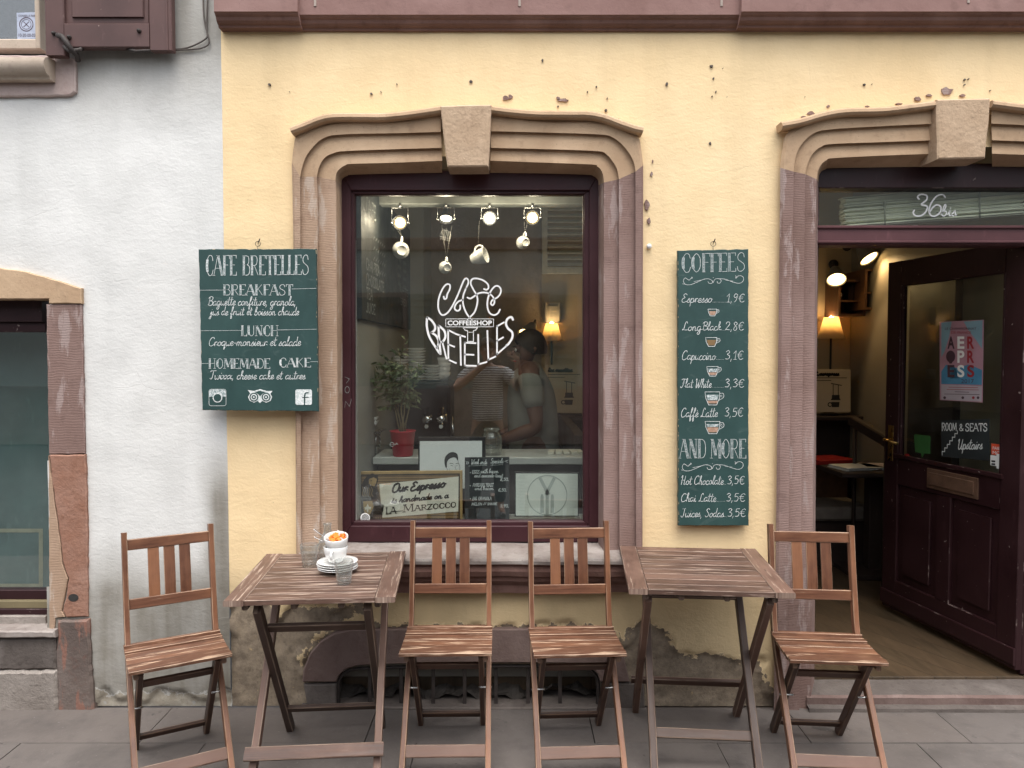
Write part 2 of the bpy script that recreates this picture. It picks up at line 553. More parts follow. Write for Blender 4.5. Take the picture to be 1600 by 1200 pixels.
def board_mat():
    t = NT('green_chalkboard'); o = t.obj()
    n = t.noise(5, 6, t.scale(o, (1, 1, .6)), .6, 1.2)
    c = t.mix(t.step(n, .35, .7), (.013, .046, .043), (.024, .068, .063))
    c = t.mix(t.step(t.noise(18, 6, t.scale(o, (.4, 1, 1)), .6, 2), .60, .8, 0, .28), c, (.17, .22, .21))
    c = t.mix(t.math('MULTIPLY', t.attr('wear'), t.step(t.noise(45, 4, o), .55, .62)), c, (.42, .33, .21))
    return t.bsdf(c, .6, t.bump(t.noise(80, 4, o), .08, .002))
M['board'] = board_mat()
def chalk(name, a, b):
    t = NT(name); o = t.obj()
    return t.bsdf(t.mix(t.step(t.noise(160, 4, o), .42, .6), a, b), .9)
M['chalk'] = chalk('white_paint_pen', (.52, .58, .57), (.78, .80, .79))
M['chalk_grey'] = chalk('hatched_paint_pen', (.20, .27, .27), (.62, .66, .66))
M['chalk_tan'] = chalk('tan_paint_pen', (.36, .22, .15), (.46, .30, .22))
M['chalk_dim'] = chalk('faint_chalk', (.22, .24, .23), (.34, .35, .34))
M['decal'] = simple('white_vinyl', (.84, .84, .82), .5, .03)
M['black'] = simple('black_paint', (.012, .012, .013), .4)
M['black_board'] = simple('black_chalkboard', (.013, .018, .02), .6, .3, 6)
M['paper'] = simple('paper', (.68, .70, .68), .8, .05, 3)
M['paper_print'] = simple('framed_paper', (.62, .66, .60), .8, .05, 3)
M['ink'] = simple('black_ink', (.02, .02, .02), .7)
M['ink_grey'] = simple('grey_ink', (.36, .40, .37), .8)
M['ceramic'] = simple('white_ceramic', (.80, .80, .78), .14, .03, 6, .01)
M['steel'] = simple('brushed_steel', (.45, .45, .44), .28, .1, 30, .05, 1.0)
M['chrome'] = simple('chrome', (.7, .7, .7), .1, .05, 10, .0, 1.0)
M['iron'] = simple('rusty_iron', (.035, .027, .024), .65, .4, 25, .4)
M['brass'] = simple('worn_brass', (.50, .33, .12), .3, .2, 20, .1, 1.0)
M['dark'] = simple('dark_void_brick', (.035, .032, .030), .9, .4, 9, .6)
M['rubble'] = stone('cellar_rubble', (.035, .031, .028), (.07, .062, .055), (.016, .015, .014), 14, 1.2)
def tumbler():
    t = NT('clear_glassware')
    lw = t.n('ShaderNodeLayerWeight')
    f = lw.outputs['Facing']
    fac = t.math('ADD', .05, t.math('MULTIPLY', t.math('POWER', f, 3.0), .75), clamp=True)
    tr = t.n('ShaderNodeBsdfTransparent'); t.put(tr.inputs[0], (.96, .975, .97))
    gl = t.n('ShaderNodeBsdfGlossy'); gl.inputs['Roughness'].default_value = .03
    df = t.n('ShaderNodeBsdfTranslucent'); t.put(df.inputs[0], (.85, .88, .88))
    m0 = t.n('ShaderNodeMixShader'); t.put(m0.inputs[0], t.math('ADD', .13, t.math('MULTIPLY', t.math('POWER', f, 2.0), .30)))
    t.t.links.new(tr.outputs[0], m0.inputs[1]); t.t.links.new(df.outputs[0], m0.inputs[2])
    m = t.n('ShaderNodeMixShader'); t.put(m.inputs[0], fac)
    t.t.links.new(m0.outputs[0], m.inputs[1]); t.t.links.new(gl.outputs[0], m.inputs[2])
    t.t.links.new(m.outputs[0], t.out.inputs['Surface'])
    return t.m
M['tumbler'] = tumbler()
M['orange'] = simple('crumpled_orange_paper', (.90, .22, .02), .6, .2, 30, .5)
def shirt_mat():
    t = NT('striped_jersey'); o = t.obj()
    z = t.math('ADD', t.sep(o, 2), t.math('MULTIPLY', t.noise(6, 2, o), .012))
    s_ = t.math('FRACT', t.math('MULTIPLY', z, 46))
    c = t.mix(t.step(s_, .52, .56), (.010, .012, .022), (.82, .83, .84))
    return t.bsdf(c, .85, t.bump(t.noise(9, 4, o), .4, .02))
M['stripes'] = shirt_mat()
M['polo'] = simple('grey_polo', (.22, .235, .215), .9, .1, 12, .3)
M['jeans'] = simple('dark_denim', (.02, .022, .028), .85, .2, 20, .2)
M['shoe'] = simple('shoe_leather', (.30, .28, .26), .6)
M['skin'] = simple('skin', (.42, .235, .16), .5, .08, 9, .05)
M['skin_dark'] = simple('tanned_skin', (.12, .06, .042), .5, .08, 9, .05)
M['hair'] = simple('dark_hair', (.022, .015, .012), .6, .3, 60, .6)
M['phone'] = simple('phone_body', (.02, .02, .022), .2)
M['red_pot'] = simple('red_plastic', (.50, .022, .038), .4, .06)
M['soil'] = simple('soil', (.05, .035, .025), .95)
M['leaf'] = simple('thin_leaf', (.13, .16, .075), .5, .35, 40)
M['stem'] = simple('plant_stem', (.20, .16, .08), .7)
M['int_brown'] = stone('brown_textured_plaster', (.27, .22, .175), (.34, .285, .235), (.19, .155, .125), 6, .9)
M['int_pale'] = simple('cream_interior_paint', (.50, .40, .25), .7, .06, 3)
M['int_side'] = simple('drab_side_wall_paint', (.24, .21, .165), .7, .08, 3)
M['int_grey'] = simple('grey_interior_paint', (.30, .29, .26), .7, .06, 3)
M['ceiling'] = simple('white_ceiling_paint', (.55, .54, .50), .8, .04, 2)
M['wainscot'] = paint('dark_wainscot_paint', (.035, .025, .022), .5)
def floorwood():
    t = NT('oak_floorboards'); o = t.obj()
    v = t.scale(o, (1, 1, 1))
    x, y = t.sep(o, 0), t.sep(o, 1)
    bx = t.math('MULTIPLY', t.math('ADD', x, t.math('MULTIPLY', y, .55)), 7)
    rnd = t.n('ShaderNodeTexWhiteNoise', noise_dimensions='1D'); t.put(rnd.inputs['W'], t.math('FLOOR', bx))
    gap = t.step(t.math('ABSOLUTE', t.math('SUBTRACT', t.math('FRACT', bx), .5)), .475, .49)
    g = t.noise(1, 6, t.scale(o, (30, 4, 1)), .65, .5)
    c = t.mix(t.step(g, .35, .65), (.040, .028, .016), (.078, .054, .032))
    c = t.mix(t.math('MULTIPLY', rnd.outputs[0], .35), c, (.11, .07, .04))
    c = t.mix(gap, c, (.03, .02, .012))
    return t.bsdf(c, .45, t.bump(t.math('SUBTRACT', g, t.math('MULTIPLY', gap, 3)), .2, .003))
M['floorwood'] = floorwood()
M['furn'] = wood('walnut_box', (.10, .045, .02), (.20, .09, .042), (.26, .125, .06), (.25, .14, .08), .45, .3, .8)
M['furn_red'] = simple('red_lacquer', (.33, .02, .02), .4)
M['leather'] = simple('brown_leather', (.10, .055, .035), .5, .2, 20, .3)
M['cushion'] = simple('grey_cushion', (.16, .14, .12), .9)
M['counter'] = simple('counter_laminate', (.42, .43, .40), .35, .06)
M['bulb_warm'] = emit('bulb_warm', (1.0, .66, .26), 4)
M['bulb_white'] = emit('bulb_white', (1.0, .88, .66), 8)
def shade():
    t = NT('cream_lamp_shade')
    d = t.n('ShaderNodeBsdfDiffuse'); t.put(d.inputs[0], (.78, .68, .50))
    tr = t.n('ShaderNodeBsdfTranslucent'); t.put(tr.inputs[0], (.85, .70, .46))
    m = t.n('ShaderNodeMixShader'); m.inputs[0].default_value = .55
    t.t.links.new(d.outputs[0], m.inputs[1]); t.t.links.new(tr.outputs[0], m.inputs[2])
    t.t.links.new(m.outputs[0], t.out.inputs['Surface'])
    return t.m
M['shade'] = shade()
M['lampmetal'] = simple('grey_lamp_enamel', (.20, .19, .17), .35)
M['slat'] = simple('pale_blind_slat', (.80, .80, .62), .5, .12, 6)
M['vent'] = simple('pale_vent_paint', (.72, .74, .70), .5)
def pavement():
    t = NT('stone_paving'); o = t.obj()
    n1 = t.noise(1.4, 6, o, .6)
    c = t.mix(t.step(n1, .3, .7), (.100, .088, .081), (.155, .138, .128))
    isl = t.n('ShaderNodeNewGeometry')
    c = t.mix(t.math('MULTIPLY', isl.outputs['Random Per Island'], .5), c, (.155, .132, .118))
    c = t.mix(t.step(t.noise(2.3, 5, t.scale(o, (1, 1, 1), (1, 4, 0)), .65), .50, .66, 0, .5), c, (.072, .064, .060))
    c = t.mix(t.step(t.vor(7, t.mix(.08, o, t.noise(9, 2, o, out=1))), .035, .045, .75, 0), c, (.05, .046, .044))
    c = t.mix(t.step(t.noise(11, 6, o, .65), .52, .72, 0, .5), c, (.085, .076, .072))
    c = t.mix(t.step(t.noise(3.1, 5, t.scale(o, (1, 1, 1), (5, 8, 0)), .6), .66, .70, 0, .75), c, (.05, .046, .045))
    c = t.mix(t.step(t.noise(70, 3, o), .66, .74, 0, .5), c, (.26, .24, .23))
    c = t.mix(t.math('MULTIPLY', t.attr('wear'), .40), c, (.075, .066, .06))
    h = t.math('ADD', t.math('MULTIPLY', t.noise(45, 6, o, .65), .8), t.noise(6, 4, o))
    return t.bsdf(c, t.step(n1, .3, .7, .55, .8), t.bump(h, .4, .006), spec=.35)
M['paving'] = pavement()
M['asphalt'] = simple('asphalt', (.05, .05, .05), .9, .2, 20, .5)
M['teal'] = paint('teal_board_paint', (.105, .165, .165), .5)
M['straw'] = simple('straw_trim', (.30, .31, .23), .6)
M['opp_wall'] = simple('pale_facade', (.36, .37, .33), .9, .08, 1)
M['opp_stone'] = simple('facade_stone', (.22, .16, .13), .9, .1, 2)
M['opp_shutter'] = simple('facade_shutter', (.16, .20, .17), .6)
M['poster_blue'] = simple('poster_blue', (0.208, 0.347, 0.417), .6, .1, 8)
M['poster_pink'] = simple('poster_pink', (0.417, 0.230, 0.278), .6, .1, 8)
M['poster_pale'] = simple('poster_pale', (0.430, 0.382, 0.417), .6, .08, 8)
M['poster_red'] = simple('poster_red', (0.312, 0.025, 0.035), .6)
M['poster_dark'] = simple('poster_dark', (.07, .035, .05), .6)
M['poster_cyan'] = simple('poster_cyan', (0.069, 0.236, 0.382), .6)
M['green_sticker'] = simple('green_sticker', (.03, .11, .03), .5)
M['red_sticker'] = simple('orange_red_sticker', (.60, .075, .03), .5)
M['sign_brown'] = simple('sign_brown', (.23, .145, .065), .5, .1)
M['sign_dark'] = simple('sign_dark', (.022, .014, .010), .5)
M['sign_cream'] = simple('sign_cream', (.62, .60, .50), .5, .05)
M['poster_cream'] = simple('cream_poster_paper', (.50, .42, .30), .8, .05, 3)
M['sign_gold'] = simple('sign_gold', (.33, .22, .09), .5)
M['olive_trim'] = paint('olive_trim_paint', (.17, .14, .08), .5)
M['track'] = simple('grey_track', (.20, .21, .195), .5)
M['copper'] = simple('dull_copper', (.30, .13, .06), .35, .1, 20, .1, .8)
M['sticker_blue'] = simple('pale_blue_sticker', (.45, .50, .62), .6)
M['cable'] = simple('cable_sheath', (.10, .085, .075), .7)
# ---------------------------------------------------------------- hand lettering (single-stroke alphabets)
LOW = {
'a': (.95, [[(.72,.8),(.45,1),(.1,.65),(.12,.15),(.4,.02),(.68,.4),(.74,.95),(.72,.3),(.85,.02),(1.0,.2)]]),
'b': (.85, [[(0,.2),(.35,1.3),(.42,2.0),(.25,2.15),(.15,1.5),(.12,.4),(.25,.02),(.55,.1),(.68,.6),(.45,.95),(.2,.7)]]),
'c': (.75, [[(.65,.8),(.42,1),(.1,.65),(.12,.15),(.4,0),(.8,.25)]]),
'd': (.95, [[(.7,.8),(.42,1),(.1,.65),(.12,.15),(.38,.02),(.68,.4),(.74,1.0)],[(.74,2.15),(.72,1.2),(.70,.3),(.85,.02),(1.0,.2)]]),
'e': (.72, [[(0,.25),(.45,.5),(.6,.8),(.4,1),(.12,.65),(.15,.15),(.4,0),(.75,.25)]]),
'è': (.72, [[(0,.25),(.45,.5),(.6,.8),(.4,1),(.12,.65),(.15,.15),(.4,0),(.75,.25)],[(.2,1.6),(.42,1.3)]]),
'f': (.68, [[(0,.2),(.4,1.2),(.5,1.95),(.35,2.1),(.25,1.5),(.2,-.6),(.32,-.95),(.45,-.6),(.3,0),(.72,.25)]]),
'g': (.9, [[(.7,.8),(.42,1),(.1,.65),(.12,.15),(.4,.02),(.7,.5),(.72,.9),(.68,-.6),(.4,-.95),(.2,-.7),(.5,-.2),(.95,.25)]]),
'h': (.9, [[(0,.2),(.35,1.4),(.4,2.05),(.22,2.05),(.15,1),(.12,0)],[(.14,.5),(.4,.95),(.62,.75),(.6,.15),(.75,0),(.95,.22)]]),
'i': (.5, [[(0,.2),(.2,.95),(.2,.2),(.32,0),(.52,.2)],[(.22,1.4),(.25,1.5)]]),
'j': (.5, [[(0,.2),(.25,.95),(.22,-.6),(0,-.95),(-.15,-.7),(.15,-.2),(.55,.25)],[(.25,1.4),(.28,1.5)]]),
'k': (.85, [[(0,.2),(.35,1.4),(.4,2.05),(.22,2.05),(.15,1),(.12,0)],[(.14,.4),(.5,.95),(.55,.7),(.22,.5)],[(.25,.5),(.55,.05),(.9,.2)]]),
'l': (.5, [[(0,.2),(.35,1.4),(.4,2.05),(.22,2.05),(.15,.5),(.28,0),(.55,.22)]]),
'm': (1.35, [[(0,.3),(.12,.95),(.12,0)],[(.13,.5),(.35,.97),(.52,.75),(.52,0)],[(.53,.5),(.78,.97),(.97,.75),(.97,.15),(1.12,0),(1.4,.2)]]),
'n': (.95, [[(0,.3),(.12,.95),(.12,0)],[(.13,.5),(.38,.97),(.58,.75),(.58,.15),(.72,0),(1.0,.2)]]),
'o': (.85, [[(.45,1),(.12,.7),(.12,.2),(.4,0),(.68,.3),(.66,.8),(.42,1),(.55,.82),(.9,.75)]]),
'p': (.9, [[(0,.3),(.15,1),(.12,-.9)],[(.14,.5),(.4,1),(.7,.75),(.62,.15),(.35,0),(.15,.2)],[(.6,.1),(.95,.2)]]),
'q': (.9, [[(.72,.8),(.45,1),(.1,.65),(.12,.15),(.4,.02),(.68,.4),(.74,.95),(.7,-.9),(.92,-.3)]]),
'r': (.68, [[(0,.2),(.15,.95),(.15,0)],[(.16,.55),(.35,.95),(.58,.9)],[(.5,.3),(.7,.2)]]),
's': (.65, [[(0,.15),(.35,1.0),(.38,.75),(.52,.3),(.35,0),(.1,.08)],[(.42,.03),(.7,.2)]]),
't': (.62, [[(.26,1.95),(.22,1.0),(.2,.3),(.34,0),(.62,.2)],[(-.08,1.3),(.62,1.36)]]),
'u': (.95, [[(0,.5),(.12,.95),(.12,.2),(.35,0),(.62,.4),(.66,.95),(.64,.2),(.78,0),(.98,.2)]]),
'w': (1.2, [[(0,.8),(.12,.95),(.12,.2),(.35,0),(.55,.4),(.55,.9),(.58,.2),(.8,0),(1.0,.4),(1.02,.95),(1.25,.8)]]),
'v': (.85, [[(0,.75),(.15,.95),(.22,.4),(.38,0),(.62,.5),(.62,.95),(.9,.8)]]),
'x': (.75, [[(0,.85),(.2,.95),(.5,.05),(.75,.2)],[(.65,.95),(.05,.05)]]),
'B': (1.2, [[(.3,2.0),(.25,0)],[(0,1.7),(.4,2.1),(.95,1.95),(.9,1.3),(.4,1.1),(1.05,.9),(1.05,.2),(.5,-.02),(.1,.2)]]),
'C': (1.2, [[(1.0,1.7),(.85,2.05),(.4,1.9),(.08,1.1),(.2,.2),(.6,-.02),(1.15,.35)]]),
'E': (1.1, [[(.95,1.8),(.6,2.1),(.25,1.75),(.6,1.15),(.25,.95),(.08,.45),(.4,0),(1.1,.3)]]),
'F': (1.1, [[(0,1.9),(.4,2.1),(1.2,2.0)],[(.65,2.0),(.5,.4),(.15,0),(0,.25)],[(.3,1.1),(.85,1.15)]]),
'H': (1.3, [[(0,1.7),(.3,2.1),(.25,0)],[(1.0,2.1),(.9,.2),(1.1,0),(1.3,.2)],[(.1,1.0),(1.0,1.1)]]),
'J': (1.0, [[(.2,2.0),(.9,2.1)],[(.65,2.05),(.6,.3),(.3,-.02),(.05,.3)]]),
'L': (1.2, [[(.9,1.7),(.7,2.1),(.45,1.6),(.35,.4),(.1,.05),(.15,.3),(.6,.1),(1.2,.15)]]),
'S': (1.0, [[(.85,1.8),(.55,2.1),(.2,1.7),(.45,1.2),(.8,.7),(.6,.1),(.25,0),(.02,.3)]]),
'T': (1.1, [[(0,1.8),(.2,2.0),(1.2,2.05)],[(.65,2.02),(.55,.3),(.3,0),(.1,.2)]]),
'U': (1.3, [[(0,1.7),(.2,2.05),(.25,.5),(.5,0),(.9,.5),(1.0,2.05)],[(.98,1.),(.98,.2),(1.15,0),(1.35,.2)]]),
'W': (1.6, [[(0,1.8),(.2,2.05),(.3,.2),(.45,0),(.8,1.2),(.85,1.8),(.9,.2),(1.05,0),(1.4,1.2),(1.4,2.05),(1.6,1.9)]]),
'O': (1.3, [[(.65,2.1),(.2,1.8),(.08,1.0),(.25,.2),(.65,0),(1.05,.3),(1.15,1.1),(1.0,1.85),(.65,2.1),(.5,1.9)]]),
'1': (.75, [[(.1,1.3),(.5,1.9)],[(.5,1.9),(.42,0)],[(.15,0),(.7,0)]]),
'2': (.95, [[(.1,1.4),(.3,1.85),(.7,1.75),(.7,1.2),(.1,.1),(.3,.15),(.85,.02)]]),
'3': (.9, [[(.1,1.6),(.45,1.9),(.72,1.5),(.35,1.05),(.78,.7),(.6,.08),(.1,.1)]]),
'5': (.9, [[(.8,1.85),(.25,1.85)],[(.25,1.85),(.18,1.1),(.5,1.2),(.78,.8),(.6,.1),(.1,.08)]]),
'6': (.9, [[(.75,1.8),(.35,1.6),(.1,.7),(.3,0),(.7,.2),(.75,.7),(.45,1.0),(.15,.6)]]),
'8': (.9, [[(.7,1.6),(.4,1.9),(.15,1.5),(.7,.6),(.5,0),(.15,.2),(.3,.8),(.72,1.5)]]),
'9': (.9, [[(.72,1.6),(.4,1.9),(.12,1.4),(.35,1.0),(.7,1.4),(.72,1.7),(.6,.6),(.3,0)]]),
'0': (.9, [[(.45,1.9),(.12,1.4),(.15,.4),(.45,0),(.78,.5),(.75,1.5),(.45,1.9)]]),
'€': (1.15, [[(1.0,1.6),(.75,1.85),(.35,1.5),(.25,.8),(.4,.15),(.75,0),(1.05,.25)],[(.05,1.15),(.8,1.15)],[(.05,.75),(.75,.75)]]),
',': (.45, [[(.2,.1),(.1,-.4)]]),
'.': (.32, [[(.12,.0),(.16,.02)]]),
'-': (.7, [[(.1,.6),(.6,.62)]]),
'_': (.5, [[(0,.0),(.5,.0)]]),
'/': (.5, [[(.05,0),(.45,1.5)]]),
'&': (1.1, [[(1.0,.1),(.3,1.3),(.35,1.85),(.65,1.7),(.55,1.2),(.1,.6),(.2,.05),(.6,.1),(.95,.8)]]),
' ': (.6, []),
}
# capitals: n thin straight, N heavy straight, c thin curve, C heavy curve
CAP = {
'A': (.8, ['n',[(.02,0),(.36,1)],'N',[(.40,1),(.74,0)],'n',[(.14,.36),(.6,.36)]]),
'B': (.72, ['N',[(.14,0),(.14,1)],'c',[(.14,1),(.5,.97),(.58,.76),(.48,.55),(.14,.53)],'c',[(.14,.53),(.55,.5),(.66,.26),(.54,.03),(.14,0)]]),
'C': (.7, ['C',[(.16,.8),(.12,.5),(.16,.2)],'c',[(.64,.74),(.55,.97),(.32,1),(.14,.8)],'c',[(.14,.2),(.32,0),(.55,.04),(.66,.28)]]),
'D': (.74, ['N',[(.14,0),(.14,1)],'c',[(.14,1),(.5,.95),(.66,.7),(.66,.3),(.5,.05),(.14,0)]]),
'E': (.64, ['N',[(.14,0),(.14,1)],'n',[(.14,1),(.58,1),(.58,.85)],'n',[(.14,.52),(.46,.52)],'n',[(.14,0),(.6,0),(.6,.17)]]),
'F': (.6, ['N',[(.14,0),(.14,1)],'n',[(.14,1),(.58,1),(.58,.84)],'n',[(.14,.52),(.46,.52)]]),
'G': (.74, ['C',[(.16,.8),(.12,.5),(.16,.2)],'c',[(.64,.76),(.5,.98),(.3,1),(.14,.8)],'c',[(.14,.2),(.3,0),(.5,.03),(.64,.15)],'n',[(.64,.0),(.64,.42),(.42,.42)]]),
'H': (.78, ['N',[(.14,0),(.14,1)],'n',[(.64,0),(.64,1)],'n',[(.14,.52),(.64,.52)]]),
'I': (.3, ['N',[(.15,0),(.15,1)]]),
'J': (.5, ['C',[(.36,1),(.36,.3),(.24,.02),(.05,.1)]]),
'K': (.76, ['N',[(.14,0),(.14,1)],'n',[(.62,1),(.16,.45)],'n',[(.3,.6),(.68,0)]]),
'L': (.6, ['N',[(.14,0),(.14,1)],'n',[(.14,0),(.56,0),(.56,.2)]]),
'M': (.95, ['n',[(.1,0),(.14,1)],'N',[(.18,1),(.46,.15)],'n',[(.46,.15),(.76,1)],'N',[(.8,1),(.82,0)]]),
'N': (.78, ['n',[(.12,0),(.12,1)],'N',[(.16,1),(.6,0)],'n',[(.64,0),(.64,1)]]),
'O': (.76, ['C',[(.16,.8),(.12,.5),(.16,.2)],'c',[(.14,.2),(.38,0),(.62,.2),(.66,.5),(.62,.8),(.38,1),(.14,.8)]]),
'P': (.66, ['N',[(.14,0),(.14,1)],'c',[(.14,1),(.5,.97),(.6,.73),(.48,.48),(.14,.45)]]),
'R': (.74, ['N',[(.14,0),(.14,1)],'c',[(.14,1),(.5,.97),(.6,.76),(.48,.52),(.14,.5)],'n',[(.34,.5),(.68,0)]]),
'S': (.64, ['c',[(.56,.76),(.5,.96),(.3,1),(.12,.85),(.14,.64),(.34,.52),(.54,.38),(.56,.15),(.36,0),(.14,.04),(.08,.26)]]),
'T': (.7, ['N',[(.35,0),(.35,1)],'n',[(.05,.82),(.05,1),(.65,1),(.65,.82)]]),
'U': (.74, ['C',[(.14,1),(.14,.3),(.2,.1)],'c',[(.14,.25),(.36,0),(.6,.15),(.62,.4),(.62,1)]]),
'V': (.74, ['N',[(.06,1),(.34,0)],'n',[(.34,0),(.66,1)]]),
'W': (1.0, ['N',[(.05,1),(.25,0)],'n',[(.25,0),(.5,1)],'N',[(.5,1),(.7,0)],'n',[(.7,0),(.95,1)]]),
'X': (.7, ['N',[(.08,1),(.6,0)],'n',[(.08,0),(.6,1)]]),
'Y': (.7, ['N',[(.06,1),(.34,.5)],'n',[(.64,1),(.34,.5),(.34,0)]]),
'Z': (.68, ['n',[(.08,.85),(.1,1),(.58,1)],'N',[(.58,1),(.1,0)],'n',[(.1,0),(.6,0),(.6,.15)]]),
'&': (.8, ['c',[(.7,.3),(.5,.02),(.2,.02),(.1,.28),(.45,.68),(.4,.96),(.2,.9),(.22,.65),(.7,0)]]),
' ': (.5, []),
'1': (.4, ['N',[(.2,0),(.2,1)],'n',[(.2,1),(.05,.85)]]), '0': (.6, ['c',[(.3,1),(.1,.8),(.1,.2),(.3,0),(.5,.2),(.5,.8),(.3,1)]]),
'2': (.6, ['c',[(.08,.8),(.3,1),(.5,.75),(.08,0)],'n',[(.08,0),(.55,0)]]), '7': (.55, ['n',[(.05,1),(.5,1),(.2,0)]]),
'-': (.4, ['n',[(.08,.5),(.32,.5)]]),
}

def script(mb, txt, x0, x1, yb, xh, mp, nrm, wd, slant=.18, mi=0, rise=0.0):
    """connected handwriting from x0 to x1 (photo px), baseline yb, x-height xh; mp maps px to the surface"""
    tot = sum(LOW[c][0] for c in txt)
    k = (x1 - x0) / tot
    x = 0.0
    for c in txt:
        adv, strokes = LOW[c]
        jx, jy = random.uniform(-.02, .02), random.uniform(-.05, .05)
        for st in strokes:
            pts = catmull(st, 4) if len(st) > 2 else st
            mb.ribbon([mp(x0 + (x + px + jx) * k + slant * py * xh,
                          yb - (py + jy) * xh - rise * (x + px) * k) for px, py in pts], wd, nrm, mi)
        x += adv

def caps(mb, txt, x0, x1, yb, h, mp, nrm, thin, thick, mi=0, mih=None, serif=True, slant=0.0, rise=0.0, outline=False):
    tot = sum(CAP[c][0] for c in txt)
    k = (x1 - x0) / tot
    x = 0.0
    for c in txt:
        adv, st = CAP[c]
        for kind, pts in zip(st[0::2], st[1::2]):
            q = catmull(pts, 5) if kind in 'cC' and len(pts) > 2 else pts
            f = lambda p: mp(x0 + (x + p[0]) * k + slant * p[1] * h, yb - p[1] * h - rise * (x + p[0]) * k)
            heavy = kind in 'NC'
            if heavy and outline:
                sh = outline / 2
                g = lambda p, s_: mp(x0 + (x + p[0]) * k + s_ * sh + slant * p[1] * h, yb - p[1] * h - rise * (x + p[0]) * k)
                mb.ribbon([f(p) + V(nrm) * -.0002 for p in q], thick, nrm, mi if mih is None else mih)
                mb.ribbon([g(p, -1) for p in q], thin, nrm, mi)
                mb.ribbon([g(p, 1) for p in q], thin, nrm, mi)
            else:
                mb.ribbon([f(p) for p in q], thick if heavy else thin, nrm, mi if mih is None or not heavy else mih)
            if serif and kind in 'nN' and c not in ' -&':
                ends = [q[0], q[-1]]
                for e in ends:
                    if e[1] in (0, 1) and abs(q[0][1] - q[-1][1]) > .6:
                        dx = .11
                        mb.ribbon([f((e[0] - dx, e[1])), f((e[0] + dx, e[1]))], thin, nrm, mi)
        x += adv

def typeset(mb, txt, x0, x1, yb, h, mp, nrm, mi=0, rise=0.0, slant=0.0, off=.0):
    """bold sans lettering filled as a mesh, stretched to x0..x1 and cap height h"""
    cu = bpy.data.curves.new('t', 'FONT'); cu.body = txt; cu.size = 1.0; cu.offset = off
    ob = bpy.data.objects.new('t', cu); COL.objects.link(ob)
    me = bpy.data.meshes.new_from_object(ob.evaluated_get(bpy.context.evaluated_depsgraph_get()))
    xs = [v.co.x for v in me.vertices]; ys = [v.co.y for v in me.vertices]
    ax, bx, ay, by = min(xs), max(xs), min(ys), max(ys)
    pts = []
    for v in me.vertices:
        u, q = (v.co.x - ax) / (bx - ax), (v.co.y - ay) / (by - ay)
        pts.append(mp(x0 + u * (x1 - x0) + slant * q * h, yb - q * h - rise * u * (x1 - x0)))
    b = mb.add(pts)
    n = V(nrm)
    for p in me.polygons:
        idx = [b + i for i in p.vertices]
        a = (V(mb.v[idx[1]]) - V(mb.v[idx[0]])).cross(V(mb.v[idx[2]]) - V(mb.v[idx[0]]))
        mb.face(idx if a.dot(n) > 0 else idx[::-1], mi=mi)
    bpy.data.objects.remove(ob); bpy.data.curves.remove(cu); bpy.data.meshes.remove(me)

def line(mb, pts, wd, mp, nrm, mi=0, k=5):
    mb.ribbon([mp(*p) for p in (catmull(pts, k) if len(pts) > 2 and k > 1 else pts)], wd, nrm, mi)

def fill(mb, pts, mp, mi=0, nrm=(0, -1, 0), k=1):
    q = [mp(*p) for p in (catmull(pts, k, True) if k > 1 else pts)]
    a = V((0, 0, 0))
    for i in range(len(q)):
        a += q[i].cross(q[(i + 1) % len(q)])
    mb.poly(q if a.dot(V(nrm)) > 0 else q[::-1], mi)

def circ(cx, cy, r, n=20, ry=None, a0=0, a1=360):
    return [(cx + r * math.cos(R(a0 + (a1 - a0) * i / n)), cy - (ry or r) * math.sin(R(a0 + (a1 - a0) * i / n))) for i in range(n + (a1 - a0 != 360))]

FRONT = (0, -1, 0)
def flat(Y): return lambda px, py: at(px, py, Y)
# ---------------------------------------------------------------- ground
mb = MB()
G = 80
mb.poly([(-G, -G, -.03), (G, -G, -.03), (G, G, -.03), (-G, G, -.03)])
tag(mb.build('ground', M['asphalt']), kind='structure')
# stone pavement: each slab a separate face block with open joints, in one sheet
mb = MB()
xs = [-5.2, -3.4, -2.32, -1.52, -.62, .42, 1.30, 1.78, 2.75, 3.9, 5.4]
rows = [(-.0, -.31), (-.31, -.98), (-.98, -1.62), (-1.62, -2.3)]
rr = random.Random(3)
for ri, (ya, yb) in enumerate(rows):
    xx = [x + (ri % 2) * .33 + rr.uniform(-.1, .1) for x in xs]
    for a, b in zip(xx, xx[1:]):
        g = .0022
        h = rr.uniform(-.0015, .0015)
        q = [(a + g, yb + g, h), (b - g, yb + g, h), (b - g, ya - g, h), (a + g, ya - g, h)]
        o = [(a, yb, -.012), (b, yb, -.012), (b, ya, -.012), (a, ya, -.012)]
        i0, i1 = mb.add(q), mb.add(o)
        mb.face((i0, i0 + 1, i0 + 2, i0 + 3))
        for k in range(4):
            k2 = (k + 1) % 4
            mb.face((i1 + k, i1 + k2, i0 + k2, i0 + k), wear=1.0)
mb.poly([(-6, -2.31, -.0125), (6, -2.31, -.0125), (6, .05, -.0125), (-6, .05, -.0125)])
tag(mb.build('pavement', M['paving']), kind='structure')

# ---------------------------------------------------------------- plaster walls as fine sheets
def inpoly(x, y, P):
    c = False
    n = len(P)
    for i in range(n):
        (x0, y0), (x1, y1) = P[i], P[i - 1]
        if (y0 > y) != (y1 > y) and x < (x1 - x0) * (y - y0) / (y1 - y0) + x0:
            c = not c
    return c

